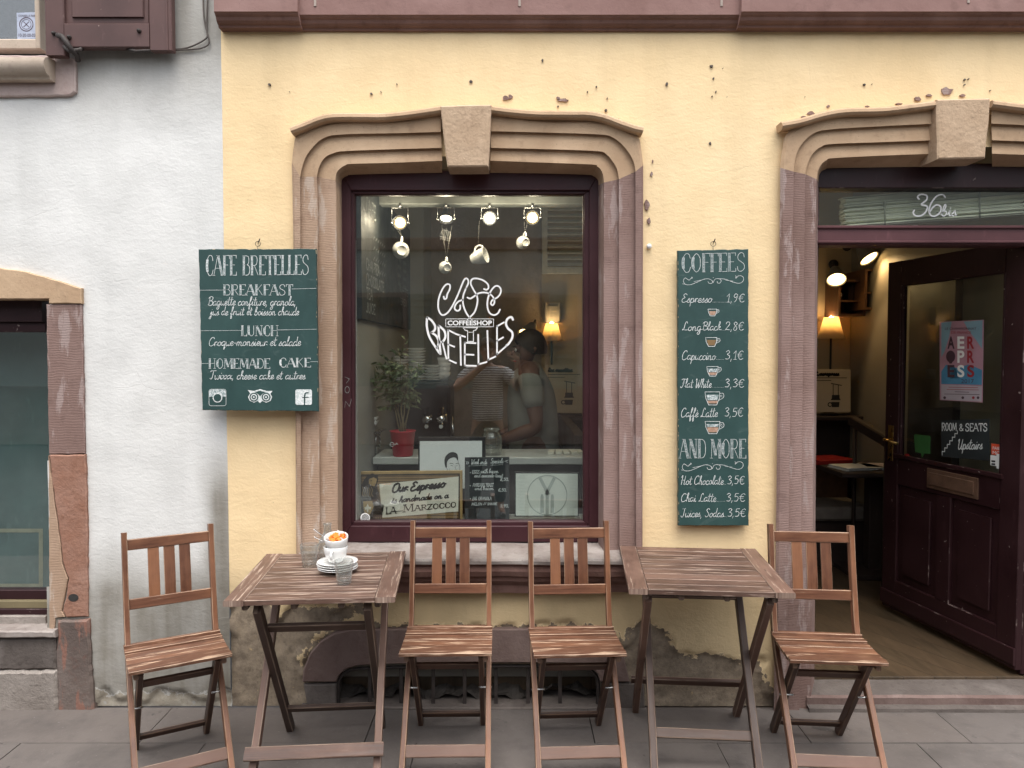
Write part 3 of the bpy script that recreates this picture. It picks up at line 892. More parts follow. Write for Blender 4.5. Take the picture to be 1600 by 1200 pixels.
def sdist(x, y, P):
    d = 9.0
    for i in range(len(P)):
        (x0, y0), (x1, y1) = P[i - 1], P[i]
        dx, dy = x1 - x0, y1 - y0
        t = max(0, min(1, ((x - x0) * dx + (y - y0) * dy) / (dx * dx + dy * dy + 1e-12)))
        d = min(d, math.hypot(x - x0 - t * dx, y - y0 - t * dy))
    return d if inpoly(x, y, P) else -d

def xz(px, py):
    p = at(px, py)
    return (p.x, p.z)

def wall_sheet(x0, x1, z0, z1, holes, bares, grime_shade_fn, mat, parent, name, seed, step=.0135, amp=.004):
    nx, nz = int((x1 - x0) / step), int((z1 - z0) / step)
    X = [x0 + (x1 - x0) * i / nx for i in range(nx + 1)]
    Z = [z0 + (z1 - z0) * j / nz for j in range(nz + 1)]
    HP = [[xz(*p) for p in h] for h in holes]
    HB = [(min(p[0] for p in h), max(p[0] for p in h), min(p[1] for p in h), max(p[1] for p in h)) for h in HP]
    BP = [[xz(*p) for p in b] for b in bares]
    BB = [(min(p[0] for p in h) - .1, max(p[0] for p in h) + .1, min(p[1] for p in h) - .1, max(p[1] for p in h) + .1) for h in BP]
    verts, bare, gr = [], [], []
    for z in Z:
        for x in X:
            b = -.15
            for P, (a0, a1, c0, c1) in zip(BP, BB):
                if a0 < x < a1 and c0 < z < c1:
                    b = max(b, sdist(x, z, P))
            b = min(b, .15)
            y = amp * noise.noise(V((x * 1.7, seed, z * 1.7))) + amp * .45 * noise.noise(V((x * 7, seed + 4, z * 7)))
            bb = b + .16 * .5 * noise.noise(V((x * 12, seed + 8, z * 12)))
            if bb > 0:
                y += min(.015, bb * 1.3) + .006 * noise.noise(V((x * 22, seed + 2, z * 22))) + .004 * noise.noise(V((x * 55, 3, z * 55)))
            verts.append((x, y, z)); bare.append(b)
            gr.append(grime_shade_fn(800 + x * 360, 551 - (z - CAMZ) * 360))
    faces = []
    for j in range(nz):
        zc = (Z[j] + Z[j + 1]) / 2
        for i in range(nx):
            xc = (X[i] + X[i + 1]) / 2
            if any(a0 < xc < a1 and c0 < zc < c1 and inpoly(xc, zc, P) for P, (a0, a1, c0, c1) in zip(HP, HB)):
                continue
            k = j * (nx + 1) + i
            faces.append((k, k + 1, k + nx + 2, k + nx + 1))
    me = bpy.data.meshes.new(name)
    me.from_pydata(verts, [], faces)
    me.materials.append(mat)
    for nm, d in (('bare', bare), ('grime', gr)):
        a = me.attributes.new(nm, 'FLOAT', 'POINT'); a.data.foreach_set('value', d)
    me.polygons.foreach_set('use_smooth', [True] * len(faces))
    o = bpy.data.objects.new(name, me)
    COL.objects.link(o)
    o.parent = parent
    o.matrix_parent_inverse = Matrix.Translation(-parent.location)
    return o

sm = lambda a, b, v: max(0.0, min(1.0, (v - a) / (b - a)))
XB = at(353.5, 600).x                                                    # party line between the two houses
cafe = wthing('cafe_building', 'yellow plastered café house with sandstone window and door surrounds', 'building', (1.1, 0, 0))
house = wthing('neighbour_house', 'off-white plastered house with brown shutter at the left edge', 'building', (-2.4, 0, 0))

Z0 = at(800, 50, 0).z
def grime_shade_y(px, py):
    g = .8 * sm(930, 1110, py) + .35 * sm(75, 45, py) * sm(330, 350, px)  # dirt plus the low wall's shade put into the tone; darker below the cornice
    g = max(g, .5 * sm(880, 930, py))  # strip from the sill down: dirt and part of the sill's shade
    return g
R1 = [(352, 950), (372, 938), (402, 937), (440, 960), (480, 949), (520, 950), (556, 943), (568, 956), (530, 972), (516, 985), (480, 1000), (466, 1030), (475, 1060), (530, 1060), (530, 1125), (352, 1125)]
R2 = [(968, 1004), (985, 985), (1002, 971), (1018, 975), (1038, 984), (1048, 1000), (1056, 1018), (1080, 1028), (1108, 1022), (1142, 1032), (1168, 1033), (1188, 1036), (1196, 1058), (1206, 1084), (1230, 1094), (1230, 1125), (925, 1125), (925, 1030)]
R3 = [(470, 1050), (480, 1010), (520, 986), (560, 978), (920, 978), (985, 1000), (985, 1125), (460, 1125)]
wall_sheet(XB, 3.7, 0, Z0 + .03, [[(508, 242), (958, 242), (958, 878), (508, 878)], [(1263, 230), (1748, 230), (1748, 1130), (1258, 1130)],
           [(528, 1050), (545, 1040), (925, 1040), (938, 1050), (938, 1130), (528, 1130)]], [R1, R2, R3], grime_shade_y, M['yellow'], cafe, 'wall', 1)
def grime_w(px, py):
    g = .97 * sm(845, 945, py + 30 * noise.noise(V((px * .02, py * .02, 3))))
    g = max(g, .95 * sm(298, 334, px + 16 * noise.noise(V((px * .03, py * .012, 1)))) * sm(690, 780, py))
    g = max(g, .75 * sm(108, 130, px) * sm(215, 85, py))
    g = max(g, .6 * sm(300, 345, px) * sm(120, 40, py))
    return min(1.0, g)
B1 = [(140, 1078), (180, 1086), (240, 1080), (300, 1088), (362, 1078), (362, 1125), (140, 1125)]
wall_sheet(-3.9, XB, 0, 3.6, [[(-320, 466), (76, 466), (76, 1130), (-320, 1130)], [(-320, -110), (73, -110), (73, 92), (-320, 92)]],
           [B1], grime_w, M['white'], house, 'wall', 30, amp=.006)

# upper storey carried up beyond the frame
mb = MB()
mb.box(((XB + 3.7) / 2, .12, 4.6), (3.7 - XB, .2, 2.6)); mb.build('upper_wall', M['yellow'], cafe)
mb = MB()
mb.box(((XB - 3.9) / 2 - .001, .12, 4.75), (3.9 + XB, .2, 2.3)); mb.build('upper_wall', M['white'], house)

# chips and old fixing holes in the yellow plaster
mb = MB()
rr = random.Random(11)
def chip(px, py, r, ry=None, mi=0, n=11, Y=-.0062):
    ry = ry or r
    pts = [(px + r * math.cos(2 * math.pi * i / n) * rr.uniform(.55, 1.15), py + ry * math.sin(2 * math.pi * i / n) * rr.uniform(.55, 1.15)) for i in range(n)]
    mb.prism([at(*p, Y) for p in pts], [at(*p, Y) + V((0, .012, 0)) for p in pts], 0, mi)
for c in [(790, 153, 10, 5), (798, 151, 6, 5), (880, 156, 12, 4), (872, 153, 5, 3), (1480, 143, 16, 10), (1434, 154, 10, 5), (1452, 149, 8, 3), (506, 181, 6, 3),
          (1268, 177, 9, 5), (1256, 183, 6, 3), (1294, 166, 4, 3), (952, 183, 5, 3), (965, 187, 6, 3), (980, 193, 6, 3), (1018, 272, 3, 6), (1011, 320, 6, 14), (1014, 345, 4, 8), (1020, 252, 2, 5),
           (1505, 149, 7, 3), (1356, 166, 5, 2), (1405, 162, 9, 2)]:
    chip(c[0], c[1], c[2] * .7, c[3] * .7, 0)
for c in [(421, 132, 4, 3), (580, 146, 3, 2), (595, 143, 1.4, 1.4), (736, 127, 4, 3.5), (848, 94, 2.5, 3.5), (932, 135, 2, 2), (1042, 131, 4, 4), (947, 172, 3, 3), (918, 143, 1.5, 1.5), (949, 153, 1.5, 1.5),
          (1112, 103, 4, 4), (1115, 122, 2.5, 2.5), (1110, 224, 3.5, 3.5), (1113, 150, 1.8, 2), (1119, 143, 2, 3), (1351, 132, 3, 3), (1363, 131, 1, 1), (1508, 124, 3, 2), (1508, 132, 2, 1.5), (1514, 123, 1.6, 1.6), (1548, 141, 2, 1),
          (1258, 151, 1, 1), (872, 166, 2, 2), (620, 131, 1.3, 1.3), (452, 143, 1, 1), (1130, 106, 1, 1)]:
    chip(c[0], c[1], c[2] * .68, c[3] * .68, 1, 7, -.0075)
mb.build('plaster_chips', [M['mauve'], M['brown_stone']], cafe)
mb = MB()
mb.lathe([(.011, 0), (.0115, -.006), (.007, -.012), (0.0001, -.013)], at(1014, 385, -.004), 14, M=Matrix.Rotation(R(-90), 3, 'X'))
mb.build('wall_plug', M['ceramic'], cafe)

# ---------------------------------------------------------------- cornice between ground floor and upper storey
mb = MB()
prof = [(0, 0), (-.014, 0), (-.017, .008), (-.028, .012), (-.038, .020), (-.044, .032), (-.053, .038), (-.057, .043), (-.062, .046), (-.062, .98), (0, .98)]
def cornice(xa, xb, out, mi0=0):
    n = len(prof)
    P = [[V((x, p[0] - (out if k not in (0, n - 1) else 0), Z0 + p[1])) for k, p in enumerate(prof)] for x in (xa, xb)]
    a, b = mb.add(P[0]), mb.add(P[1])
    for k in range(n - 1):
        mb.face((b + k, b + k + 1, a + k + 1, a + k), [(0, 0)] * 4, 1.0 if k == 7 else 0, False, 1 if k < 8 else 0)  # moulding takes the darker stone, its shade put into the colour
    mb.face(range(a, a + n)); mb.face(list(range(b, b + n))[::-1])
xe = at(326, 30, -.15).x
cuts = [(xe, at(460, 25, -.14).x, .030), (at(460, 25, -.14).x, at(1164, 25, -.14).x, 0.0), (at(1164, 25, -.14).x, 3.7, .030)]
for a, b, o in cuts:
    cornice(a, b, o)
mb.build('cornice', [M['band'], M['band_dark']], cafe)
for px, o in ((489, 0), (812, 0), (1131, 0), (1521, .030)):
    mb = MB()
    x = at(px, 15, -.1 - o).x
    mb.box((x, -.0635 - o, Z0 + .55), (.010, .004, .94), ch=.0005)
    mb.build('mortar_joint', M['mortar'], cafe)

# ---------------------------------------------------------------- moulded stone surrounds
def loft(rows, lo, hi, k=6):
    """rows: (px control list, Y); spans control points lo..hi"""
    mb = MB()
    rings = []
    for pts, Y in rows:
        q = [at(p[0], p[1], Y) for p in pts]
        c = [tuple(q[i].lerp(q[i + 1], s_ / k)) for i in range(3) for s_ in range(k)] + catmull([tuple(v) for v in q[3:]], k)
        rings.append(mb.add(c[lo * k: hi * k + 1]))
    n = (hi - lo) * k + 1
    for a, b in zip(rings, rings[1:]):
        for i in range(n - 1):
            mb.face((a + i, b + i, b + i + 1, a + i + 1))
    if lo == 0:
        mb.face([r for r in rings][::-1])
    return mb

def mould(O, L3, L2, L1, IB, yb=.10):
    return [(O, .02), (O, -.034), ([(a[0] * .75 + b[0] * .25, a[1] * .75 + b[1] * .25) for a, b in zip(O, L3)], -.044), (L3, -.044),
            (L3, -.024), (L2, -.031), (L2, -.010), (L1, -.017), ([(a[0] * .9 + b[0] * .1, a[1] * .9 + b[1] * .1) for a, b in zip(L1, IB)], -.006), (IB, yb)]

WL = [[(463, 866), (461, 560), (457, 300), (456, 255), (459, 230), (466, 209), (500, 195), (540, 187), (620, 186), (689, 173)],
      [(470, 866), (470, 560), (469, 300), (469, 276), (474, 255), (483, 237), (505, 216), (536, 210), (620, 208), (689, 206)],
      [(500, 866), (498, 560), (496, 300), (495, 276), (499, 260), (508, 246), (522, 239), (540, 236), (620, 233), (690, 231)],
      [(528, 866), (527, 560), (525, 300), (524, 282), (526, 270), (533, 262), (540, 258), (550, 256), (620, 254), (691, 251)],
      [(536, 866), (536, 560), (535, 300), (534.5, 290), (535, 283), (538, 279), (543, 277), (552, 275), (620, 273), (691, 272)]]
WR = [[(1004, 866), (1004, 560), (1005, 300), (1005, 258), (1002, 234), (996, 213), (968, 197), (930, 188), (850, 187), (768, 173)],
      [(994, 866), (993, 560), (993, 300), (993, 268), (989, 250), (976, 230), (958, 215), (936, 210), (850, 207), (767, 205)],
      [(968, 866), (967, 560), (967, 300), (967, 280), (964, 264), (957, 252), (947, 241), (932, 236), (850, 233), (767, 231)],
      [(943, 866), (943, 560), (944, 300), (944, 285), (942, 272), (938, 264), (933, 260), (925, 257), (850, 254), (766, 251)],
      [(934, 866), (934, 560), (934, 300), (934, 290), (933.5, 283), (930, 279), (926, 277), (916, 275), (850, 273), (766, 272)]]
DL = [[(1209, 1112), (1214, 700), (1219, 300), (1219, 262), (1222, 236), (1230, 208), (1262, 190), (1300, 180), (1375, 177), (1463, 164)],
      [(1229, 1112), (1234, 700), (1240, 300), (1240, 268), (1243, 246), (1252, 226), (1272, 208), (1300, 202), (1380, 197), (1463, 193)],
      [(1249, 1112), (1253, 700), (1258, 300), (1258, 272), (1262, 256), (1270, 240), (1282, 230), (1300, 225), (1380, 222), (1462, 219)],
      [(1267, 1112), (1271, 700), (1275, 300), (1276, 280), (1278, 267), (1284, 256), (1292, 250), (1302, 247), (1380, 243), (1462, 240)],
      [(1272, 1112), (1275, 700), (1279, 300), (1279, 285), (1280, 276), (1283, 270), (1289, 267), (1300, 265), (1380, 264), (1462, 263)]]
DR = [[(3012 - x, y) for x, y in r] for r in DL]
HOODS = [([(456, 201), (475, 194), (500, 184), (522, 179.5), (560, 179), (603, 179), (650, 174), (690, 168)], 'w'),
         ([(767, 168), (800, 172), (839, 175), (890, 175.5), (920, 176), (945, 181), (969, 190), (990, 197), (1004, 200)], 'w'),
         ([(1219, 193), (1250, 187), (1285, 177), (1319, 171.5), (1375, 170), (1420, 165), (1466, 159)], 'd'),
         ([(1546, 159), (1592, 165), (1640, 170), (1693, 171.5), (1727, 177), (1762, 187), (1793, 193)], 'd')]
FY = .10
for left, right, matj_l, matj_r in ((WL, WR, M['tan_tooled'], M['mauve']), (DL, DR, M['mauve'], M['mauve'])):
    for side, mj in ((left, matj_l), (right, matj_r)):
        rows_ = mould(*side, yb=FY)
        if side in (WR, DR):
            rows_ = rows_[::-1]
        loft(rows_, 0, 3).build('jamb', mj, cafe)
        loft(rows_, 3, 9).build('lintel', M['tan'], cafe)
for pts, w_ in HOODS:
    mb = MB()
    q = [tuple(at(p[0], p[1] + 4.5, -.055)) for p in pts]
    c = [V(p) for p in catmull(q, 5)]
    sec = [(-.045, -.014), (.016, -.014), (.026, -.006), (.028, .006), (.018, .015), (.002, .017), (-.045, .017)]
    n = len(c)
    # roll moulding: first axis out of the wall
    mb.sweep(c, sec, (0, -1, 0), smooth=False)
    mb.build('hood_mould', M['tan'], cafe)

def keystone(F, B_low, name='keystone'):
    mb = MB()
    Y = -.088
    f = [at(*p, Y) for p in F]
    b = [V((p.x * 1.0, .05, p.z)) for p in f]
    mb.prism(f, b, .006)
    mb.build(name, M['key'], cafe)
keystone([(688, 165), (728, 163.5), (768, 163), (766.5, 195), (765, 230), (763, 260), (730, 260.5), (699, 260.5), (695, 230), (691, 195)], None)
keystone([(1464, 155), (1505, 154), (1548, 153), (1546, 190), (1542, 220), (1540, 247), (1505, 248), (1465, 248.5), (1465, 220), (1464, 190)], None)

# ---------------------------------------------------------------- window joinery
def rectframe(mb, outer, inner, Y, depth, mi=0):
    """picture-frame of four mitred bars; outer/inner = px l,t,r,b"""
    def corners(q): return [at(q[0], q[1], Y), at(q[2], q[1], Y), at(q[2], q[3], Y), at(q[0], q[3], Y)]
    O, I = corners(outer), corners(inner)
    for k in range(4):
        k2 = (k + 1) % 4
        f = [O[k], O[k2], I[k2], I[k]]
        mb.prism(f, [p + V((0, depth, 0)) for p in f], .0025, mi)

win = MB()
rectframe(win, (531, 266, 938, 847), (548, 297, 921, 822), FY - .012, .07)
rectframe(win, (547, 296, 922, 823), (553, 303, 913, 815), FY + .004, .05)
rectframe(win, (552, 302, 914, 816), (555, 305, 911, 813.5), FY + .018, .03)
wf = win.build('window_frame', M['maroon'], cafe)
mb = MB()
a, b = at(553, 303, FY + .03), at(913.5, 815.5, FY + .03)
mb.box(((a.x + b.x) / 2, FY + .033, (a.z + b.z) / 2), (b.x - a.x, .006, a.z - b.z), ch=.0004)
pane = mb.build('pane', M['glass'], wf)

# sill: worn slab with bull-nose, throat and apron below
mb = MB()
xa, xb = at(463, 860, -.1).x, at(991, 860, -.1).x
zt = at(800, 848, FY - .01).z
sec = [(.10, zt), (-.085, zt - .012), (-.118, zt - .018), (-.124, zt - .026), (-.122, zt - .040), (-.112, zt - .048), (-.104, zt - .050), (-.108, zt - .075), (-.100, zt - .098), (-.082, zt - .108), (-.078, zt - .125), (-.05, zt - .15), (-.046, zt - .185), (0.02, zt - .188)]
xs_ = [xa + (xb - xa) * i / 60 for i in range(61)]
rings = []
rr = random.Random(5)
for x in xs_:
    rings.append(mb.add([(x, y - .006 * noise.noise(V((x * 9, y * 30, z * 30))), z + .005 * noise.noise(V((x * 6, y * 12, 7)))) for y, z in sec]))
m_ = len(sec)
for a, b in zip(rings, rings[1:]):
    for k in range(m_ - 1):
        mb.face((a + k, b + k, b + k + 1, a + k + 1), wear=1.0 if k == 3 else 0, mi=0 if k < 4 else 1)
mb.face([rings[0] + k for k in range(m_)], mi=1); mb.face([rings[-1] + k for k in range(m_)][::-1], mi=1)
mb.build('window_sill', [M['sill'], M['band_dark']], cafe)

# scratched letters on the left frame bar
mb = MB()
mpf = flat(FY - .0135)
for pts, k in (([(539, 589), (546, 592), (541, 599)], 1), (circ(542.5, 609, 3.5, 14, 5) + [(546, 609)], 1), ([(538.5, 637), (540, 627), (546, 635), (549, 624)], 1)):
    line(mb, pts, .0016, mpf, FRONT, k=k)
mb.build('scratched_letters', M['chalk_dim'], wf)

# ---------------------------------------------------------------- window lettering
mb = MB()
zt4 = lambda x, y: at(520 + x * .275, 270 + y * .275, FY + .0285)
def zl(pts, wd, k=5): line(mb, pts, wd, zt4, FRONT, k=k)
W1 = .0072
zl([(630, 702), (634, 716), (646, 712), (650, 690), (664, 662), (665, 638), (645, 634), (622, 662), (602, 715), (599, 765), (611, 800), (630, 808), (655, 792), (682, 752), (712, 690), (738, 625), (752, 602), (766, 604), (770, 625), (757, 655)], W1)
zl([(757, 655), (741, 700), (741, 750), (758, 795), (777, 822)], W1)
zl([(724, 752), (722, 776), (706, 784), (692, 770), (700, 745), (720, 728), (742, 722)], W1)
zl([(777, 822), (806, 790), (821, 740), (819, 700), (797, 660), (784, 630), (790, 606), (815, 600), (852, 610), (880, 632), (884, 655), (872, 664), (858, 660)], W1)
zl([(764, 708), (782, 714), (805, 700), (830, 684), (862, 680), (892, 688), (914, 712), (918, 738), (908, 752), (898, 742), (908, 722), (932, 710), (950, 690), (955, 665), (942, 645), (920, 646), (898, 672), (882, 712), (878, 758), (890, 795), (915, 808), (938, 798), (950, 776)], W1)
for q in (((642, 830), (913, 830)), ((913, 830), (913, 875)), ((913, 875), (642, 875)), ((642, 875), (642, 830))):
    zl(q, .0030, 1)
typeset(mb, 'COFFEESHOP', 652, 904, 867, 28, zt4, FRONT, off=.028)
zl([(740, 880), (752, 894), (766, 898), (766, 958), (799, 958), (799, 898), (812, 894), (822, 880), (740, 880)], .0034, 1)
zl([(766, 906), (799, 906)], .0026, 1)
zl([(777, 822), (765, 834)], W1 * .8, 1); zl([(777, 822), (790, 834)], W1 * .8, 1)
W2 = .0096
zl([(536, 822), (534, 870), (548, 930), (580, 985), (607, 1026)], W2)
zl([(536, 822), (560, 838), (580, 868), (579, 893), (560, 908)], W2); zl([(560, 908), (586, 925), (602, 958), (596, 985)], W2); zl([(596, 985), (588, 996)], W2, 1)
zl([(601, 868), (603, 930), (612, 1030)], W2); zl([(601, 868), (632, 896), (640, 930), (626, 958), (610, 962)], W2); zl([(622, 960), (646, 1056)], W2, 1)
zl([(655, 893), (657, 1062)], W2, 1); zl([(655, 893), (692, 912)], W2, 1); zl([(656, 975), (690, 988)], W2, 1); zl([(657, 1062), (700, 1081)], W2, 1)
zl([(697, 915), (752, 932)], W2, 1); zl([(724, 924), (728, 1092)], W2, 1)
zl([(750, 965), (750, 1095)], W2, 1); zl([(750, 965), (812, 968)], W2, 1); zl([(750, 1032), (800, 1034)], W2, 1); zl([(750, 1095), (814, 1097)], W2, 1)
zl([(826, 920), (828, 1088)], W2, 1); zl([(828, 1088), (874, 1075)], W2, 1)
zl([(878, 898), (884, 1062)], W2, 1); zl([(884, 1062), (924, 1044)], W2, 1)
zl([(933, 870), (933, 1030)], W2, 1); zl([(933, 872), (972, 850)], W2, 1); zl([(933, 955), (968, 935)], W2, 1); zl([(933, 1030), (985, 985)], W2, 1)
zl([(1024, 836), (1014, 820), (992, 830), (984, 858), (996, 885), (1018, 905), (1020, 935), (1000, 970), (985, 982)], W2)
lg = mb.build('window_lettering', M['decal'], pane)
lg['label'] = 'white shop lettering with drawn coffee filter on the glass'
# spiral sticker at the bottom left corner of the pane
mb = MB()
mpg = flat(FY + .0285)
fill(mb, circ(570.5, 809, 7.5, 24), mpg)
line(mb, [(570.5 + r * .75 * math.cos(a), 809 + r * .75 * math.sin(a)) for r, a in [(i * .3, i * .75) for i in range(1, 30)]], .0028, flat(FY + .0280), FRONT, 1, k=1)
mb.build('spiral_sticker', [M['decal'], M['ink']], pane)

# ---------------------------------------------------------------- cellar opening under the window
mb = MB()
OUT = [(472, 1066), (474, 1046), (484, 1022), (500, 1003), (522, 990), (548, 984), (620, 983), (720, 983), (830, 983), (905, 983), (940, 992), (962, 1008), (976, 1030), (984, 1066)]
INN = [(938, 1066), (934, 1054), (922, 1042), (905, 1037), (830, 1036), (720, 1036), (620, 1038), (560, 1040), (540, 1046), (529, 1056), (525, 1066)]
f = [at(*p, -.016) for p in OUT + INN]
mb.prism(f, [p + V((0, .16, 0)) for p in f], .005)
mb.build('cellar_lintel', M['dark_stone'], cafe)
for q in ([(474, 1070), (525, 1068.5), (525, 1104), (480, 1104)], [(940, 1068), (1006, 1068), (1008, 1112), (940, 1112)]):
    mb = MB(); f = [at(*p, -.006) for p in q]
    mb.prism(f, [p + V((0, .16, 0)) for p in f], .006)
    mb.build('cellar_jamb_stone', M['brown_stone'], cafe)
mb = MB()
f = [at(*p, -.02) for p in ((470, 1103), (700, 1106), (945, 1105), (946, 1118), (470, 1118))]
mb.prism(f, [p + V((0, .2, 0)) for p in f], .006)
mb.build('cellar_sill', M['brown_stone'], cafe)
mb = MB()
path = [(529, 1104), (528, 1075), (531, 1060), (541, 1050), (558, 1045), (640, 1042), (740, 1041), (850, 1041), (905, 1042), (922, 1047), (932, 1058), (934, 1075), (934, 1104)]
mb.tube([at(*p, .012) for p in catmull(path, 3)], .008, 8)
for px in (578, 627, 677, 726, 775, 825, 875):
    mb.board([at(px, 1043, .022), at(px, 1106, .022)], .016, .010, (1, 0, 0), .001)
mb.build('cellar_grille', M['iron'], cafe)
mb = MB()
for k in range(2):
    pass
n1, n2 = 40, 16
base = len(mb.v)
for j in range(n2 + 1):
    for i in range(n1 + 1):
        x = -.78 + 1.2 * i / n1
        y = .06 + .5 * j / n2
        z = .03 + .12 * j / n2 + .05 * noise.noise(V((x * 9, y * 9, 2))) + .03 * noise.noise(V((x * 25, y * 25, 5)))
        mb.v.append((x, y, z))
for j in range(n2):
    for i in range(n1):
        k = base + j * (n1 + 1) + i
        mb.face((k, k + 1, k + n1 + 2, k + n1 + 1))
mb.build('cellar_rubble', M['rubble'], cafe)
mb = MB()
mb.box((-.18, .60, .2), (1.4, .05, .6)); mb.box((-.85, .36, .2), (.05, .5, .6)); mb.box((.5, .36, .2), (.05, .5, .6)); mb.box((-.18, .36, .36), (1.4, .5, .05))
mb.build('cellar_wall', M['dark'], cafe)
# ---------------------------------------------------------------- door frame, transom, threshold
mb = MB()
xl, xr = at(1273, 300, FY).x, at(1739, 300, FY).x
zf = lambda py, Y=FY: at(1400, py, Y).z
def hb(y0, y1, Y, d, mi=0, a=xl, b=xr, ch=.004):
    z0, z1 = zf(y1, Y), zf(y0, Y)
    mb.box(((a + b) / 2, Y + d / 2, (z0 + z1) / 2), (b - a, d, z1 - z0), ch=ch, mi=mi)
hb(255, 294, FY - .015, .09, 0)
hb(353.5, 383, FY - .02, .10, 1)
hb(352, 357, FY - .030, .02, 1)
hb(375.5, 380, FY - .034, .02, 1)
for a, b in ((xl, at(1280, 300, FY).x), (at(1722, 300, FY).x, xr)):
    mb.box(((a + b) / 2, FY + .035, (zf(383) + .09) / 2), (b - a, .08, zf(383) - .09), ch=.003)
    mb.box(((a + b) / 2, FY + .035, (zf(294) + zf(353)) / 2), (b - a, .08, zf(294) - zf(353)), ch=.003)
dfm = mb.build('door_frame', [M['maroon_dark'], M['maroon_light']], cafe)
mb = MB()
za, zb = zf(295), zf(352)
mb.box(((xl + xr) / 2, FY + .03, (za + zb) / 2), (xr - xl - .02, .006, za - zb), ch=.0004)
tp = mb.build('transom_pane', M['glass'], dfm)
mb = MB()
t36 = flat(FY + .0255)
def t3(pts, wd, k=5): line(mb, [(1250 + x * .275, 270 + y * .275) for x, y in pts], wd, t36, FRONT, k=k)
t3([(676, 150), (668, 135), (690, 122), (720, 130), (718, 155), (690, 180), (722, 190), (715, 220), (690, 242), (660, 245), (643, 228), (650, 212)], .0068)
t3([(826, 140), (810, 124), (778, 132), (748, 168), (733, 210), (742, 240), (768, 246), (795, 225), (800, 195), (780, 182), (755, 196), (738, 222)], .0068)
script(mb, 'bis', 1250 + 800 * .275, 1250 + 888 * .275, 270 + 245 * .275, 8.2, t36, FRONT, .0048)
mb.build('house_number', M['decal'], tp)
# fixed side leaf right of the open door
mb = MB()
xa, xb = at(1604, 700, FY + .03).x, at(1722, 700, FY + .03).x
mb.box(((xa + xb) / 2, FY + .05, (zf(383) + .095) / 2), (xb - xa, .045, zf(383) - .095), ch=.004)
mb.box(((xa + xb) / 2, FY + .022, .55), (xb - xa - .12, .02, .6), ch=.012)
mb.build('side_leaf', M['maroon_dark'], cafe)
# stone step
mb = MB()
xs0, xs1 = at(1258, 1090, 0).x, at(1744, 1090, 0).x
zs = at(1400, 1087, -.02).z
sec = [(.13, zs + .012), (.05, zs + .008), (-.012, zs), (-.022, zs - .010), (-.020, .022), (-.05, .016), (-.052, -.01), (.13, -.01)]
rg = []
for i in range(31):
    x = xs0 + (xs1 - xs0) * i / 30
    rg.append(mb.add([(x, y - .003 * noise.noise(V((x * 8, y * 20, z * 20))), z + .004 * noise.noise(V((x * 5, y * 9, 3)))) for y, z in sec]))
for a, b in zip(rg, rg[1:]):
    for k in range(len(sec) - 1):
        mb.face((a + k, b + k, b + k + 1, a + k + 1), mi=1 if k in (2, 3) else 0)
mb.build('door_step', [M['brown_stone'], M['dark_stone']], cafe)

# ---------------------------------------------------------------- open door leaf, hinged at the right and swung into the room
HX, HY = 2.303, .125
FX_, FYY = 2.138, 1.055
ld = V((FX_ - HX, FYY - HY, 0)); LL = ld.length; ld.normalize()
ln = V((-ld.y, ld.x, 0))                    # towards the open doorway
if ln.x > 0: ln = -ln
LP0 = V((HX, HY, 0))
LZ0, LZ1 = .115, 2.075
LT = .042
lm = Matrix((ld, ln, V((0, 0, 1)))).transposed()
def lp(u, z, off=0.0): return LP0 + ld * u + ln * off + V((0, 0, z))
mb = MB()
def lbox(u0, u1, z0, z1, off0, off1, mi=0, ch=.004):
    mb.box(lp((u0 + u1) / 2, (z0 + z1) / 2, (off0 + off1) / 2), (u1 - u0, abs(off1 - off0), z1 - z0), lm, ch, mi)
SW = .115
ZG0, ZG1 = .99, 1.935
lbox(0, SW, LZ0, LZ1, -LT, 0); lbox(LL - SW, LL, LZ0, LZ1, -LT, 0)
lbox(SW, LL - SW, LZ0, LZ0 + .17, -LT, .0005); lbox(SW, LL - SW, ZG1, LZ1, -LT, .0005); lbox(SW, LL - SW, ZG0 - .16, ZG0, -LT, .0005)
lbox(LL / 2 - .05, LL / 2 + .05, LZ0 + .17, ZG0 - .16, -LT, .0008)
for u0, u1 in ((SW, LL / 2 - .05), (LL / 2 + .05, LL - SW)):
    lbox(u0, u1, LZ0 + .17, ZG0 - .16, -LT + .012, -.014)
    lbox(u0 + .05, u1 - .05, LZ0 + .22, ZG0 - .21, -.014, -.002, ch=.011)
lbox(SW - .02, LL - SW + .02, ZG0 - .012, ZG0 + .012, 0, .012); lbox(0, LL, LZ0 + .02, LZ0 + .10, 0, .012, ch=.008)
for u0, u1 in ((SW - .001, SW + .016), (LL - SW - .016, LL - SW + .001)):
    lbox(u0, u1, ZG0, ZG1, -.02, -.004)
leaf = mb.build('door_leaf', M['maroon_dark'], cafe)
leaf['label'] = 'dark maroon half-glazed door leaf standing open into the room'
mb = MB()
lbox(SW, LL - SW, ZG0, ZG1, -.026, -.020, ch=.0004)
mb.build('pane', M['glass_door'], leaf)
mb = MB()
hp = hit(1386, 691, LP0, ln)
ub = LL - .055
zc = hp.z
lbox(ub - .022, ub + .022, zc - .10, zc + .10, 0, .005)
mb.tube([lp(ub, zc + .02, .004), lp(ub, zc + .02, .045), lp(ub - .02, zc + .02, .052), lp(ub - .12, zc + .012, .05)], .008, 8)
mb.build('handle', M['brass'], leaf)
mb = MB()
a = hit(1450, 782, LP0, ln); b = hit(1528, 822, LP0, ln)
ua, ub2 = (a - LP0).dot(ld), (b - LP0).dot(ld)
lbox(min(ua, ub2), max(ua, ub2), ZG0 - .135, ZG0 - .03, .0005, .010)
lbox(min(ua, ub2) + .02, max(ua, ub2) - .02, ZG0 - .115, ZG0 - .05, .010, .016)
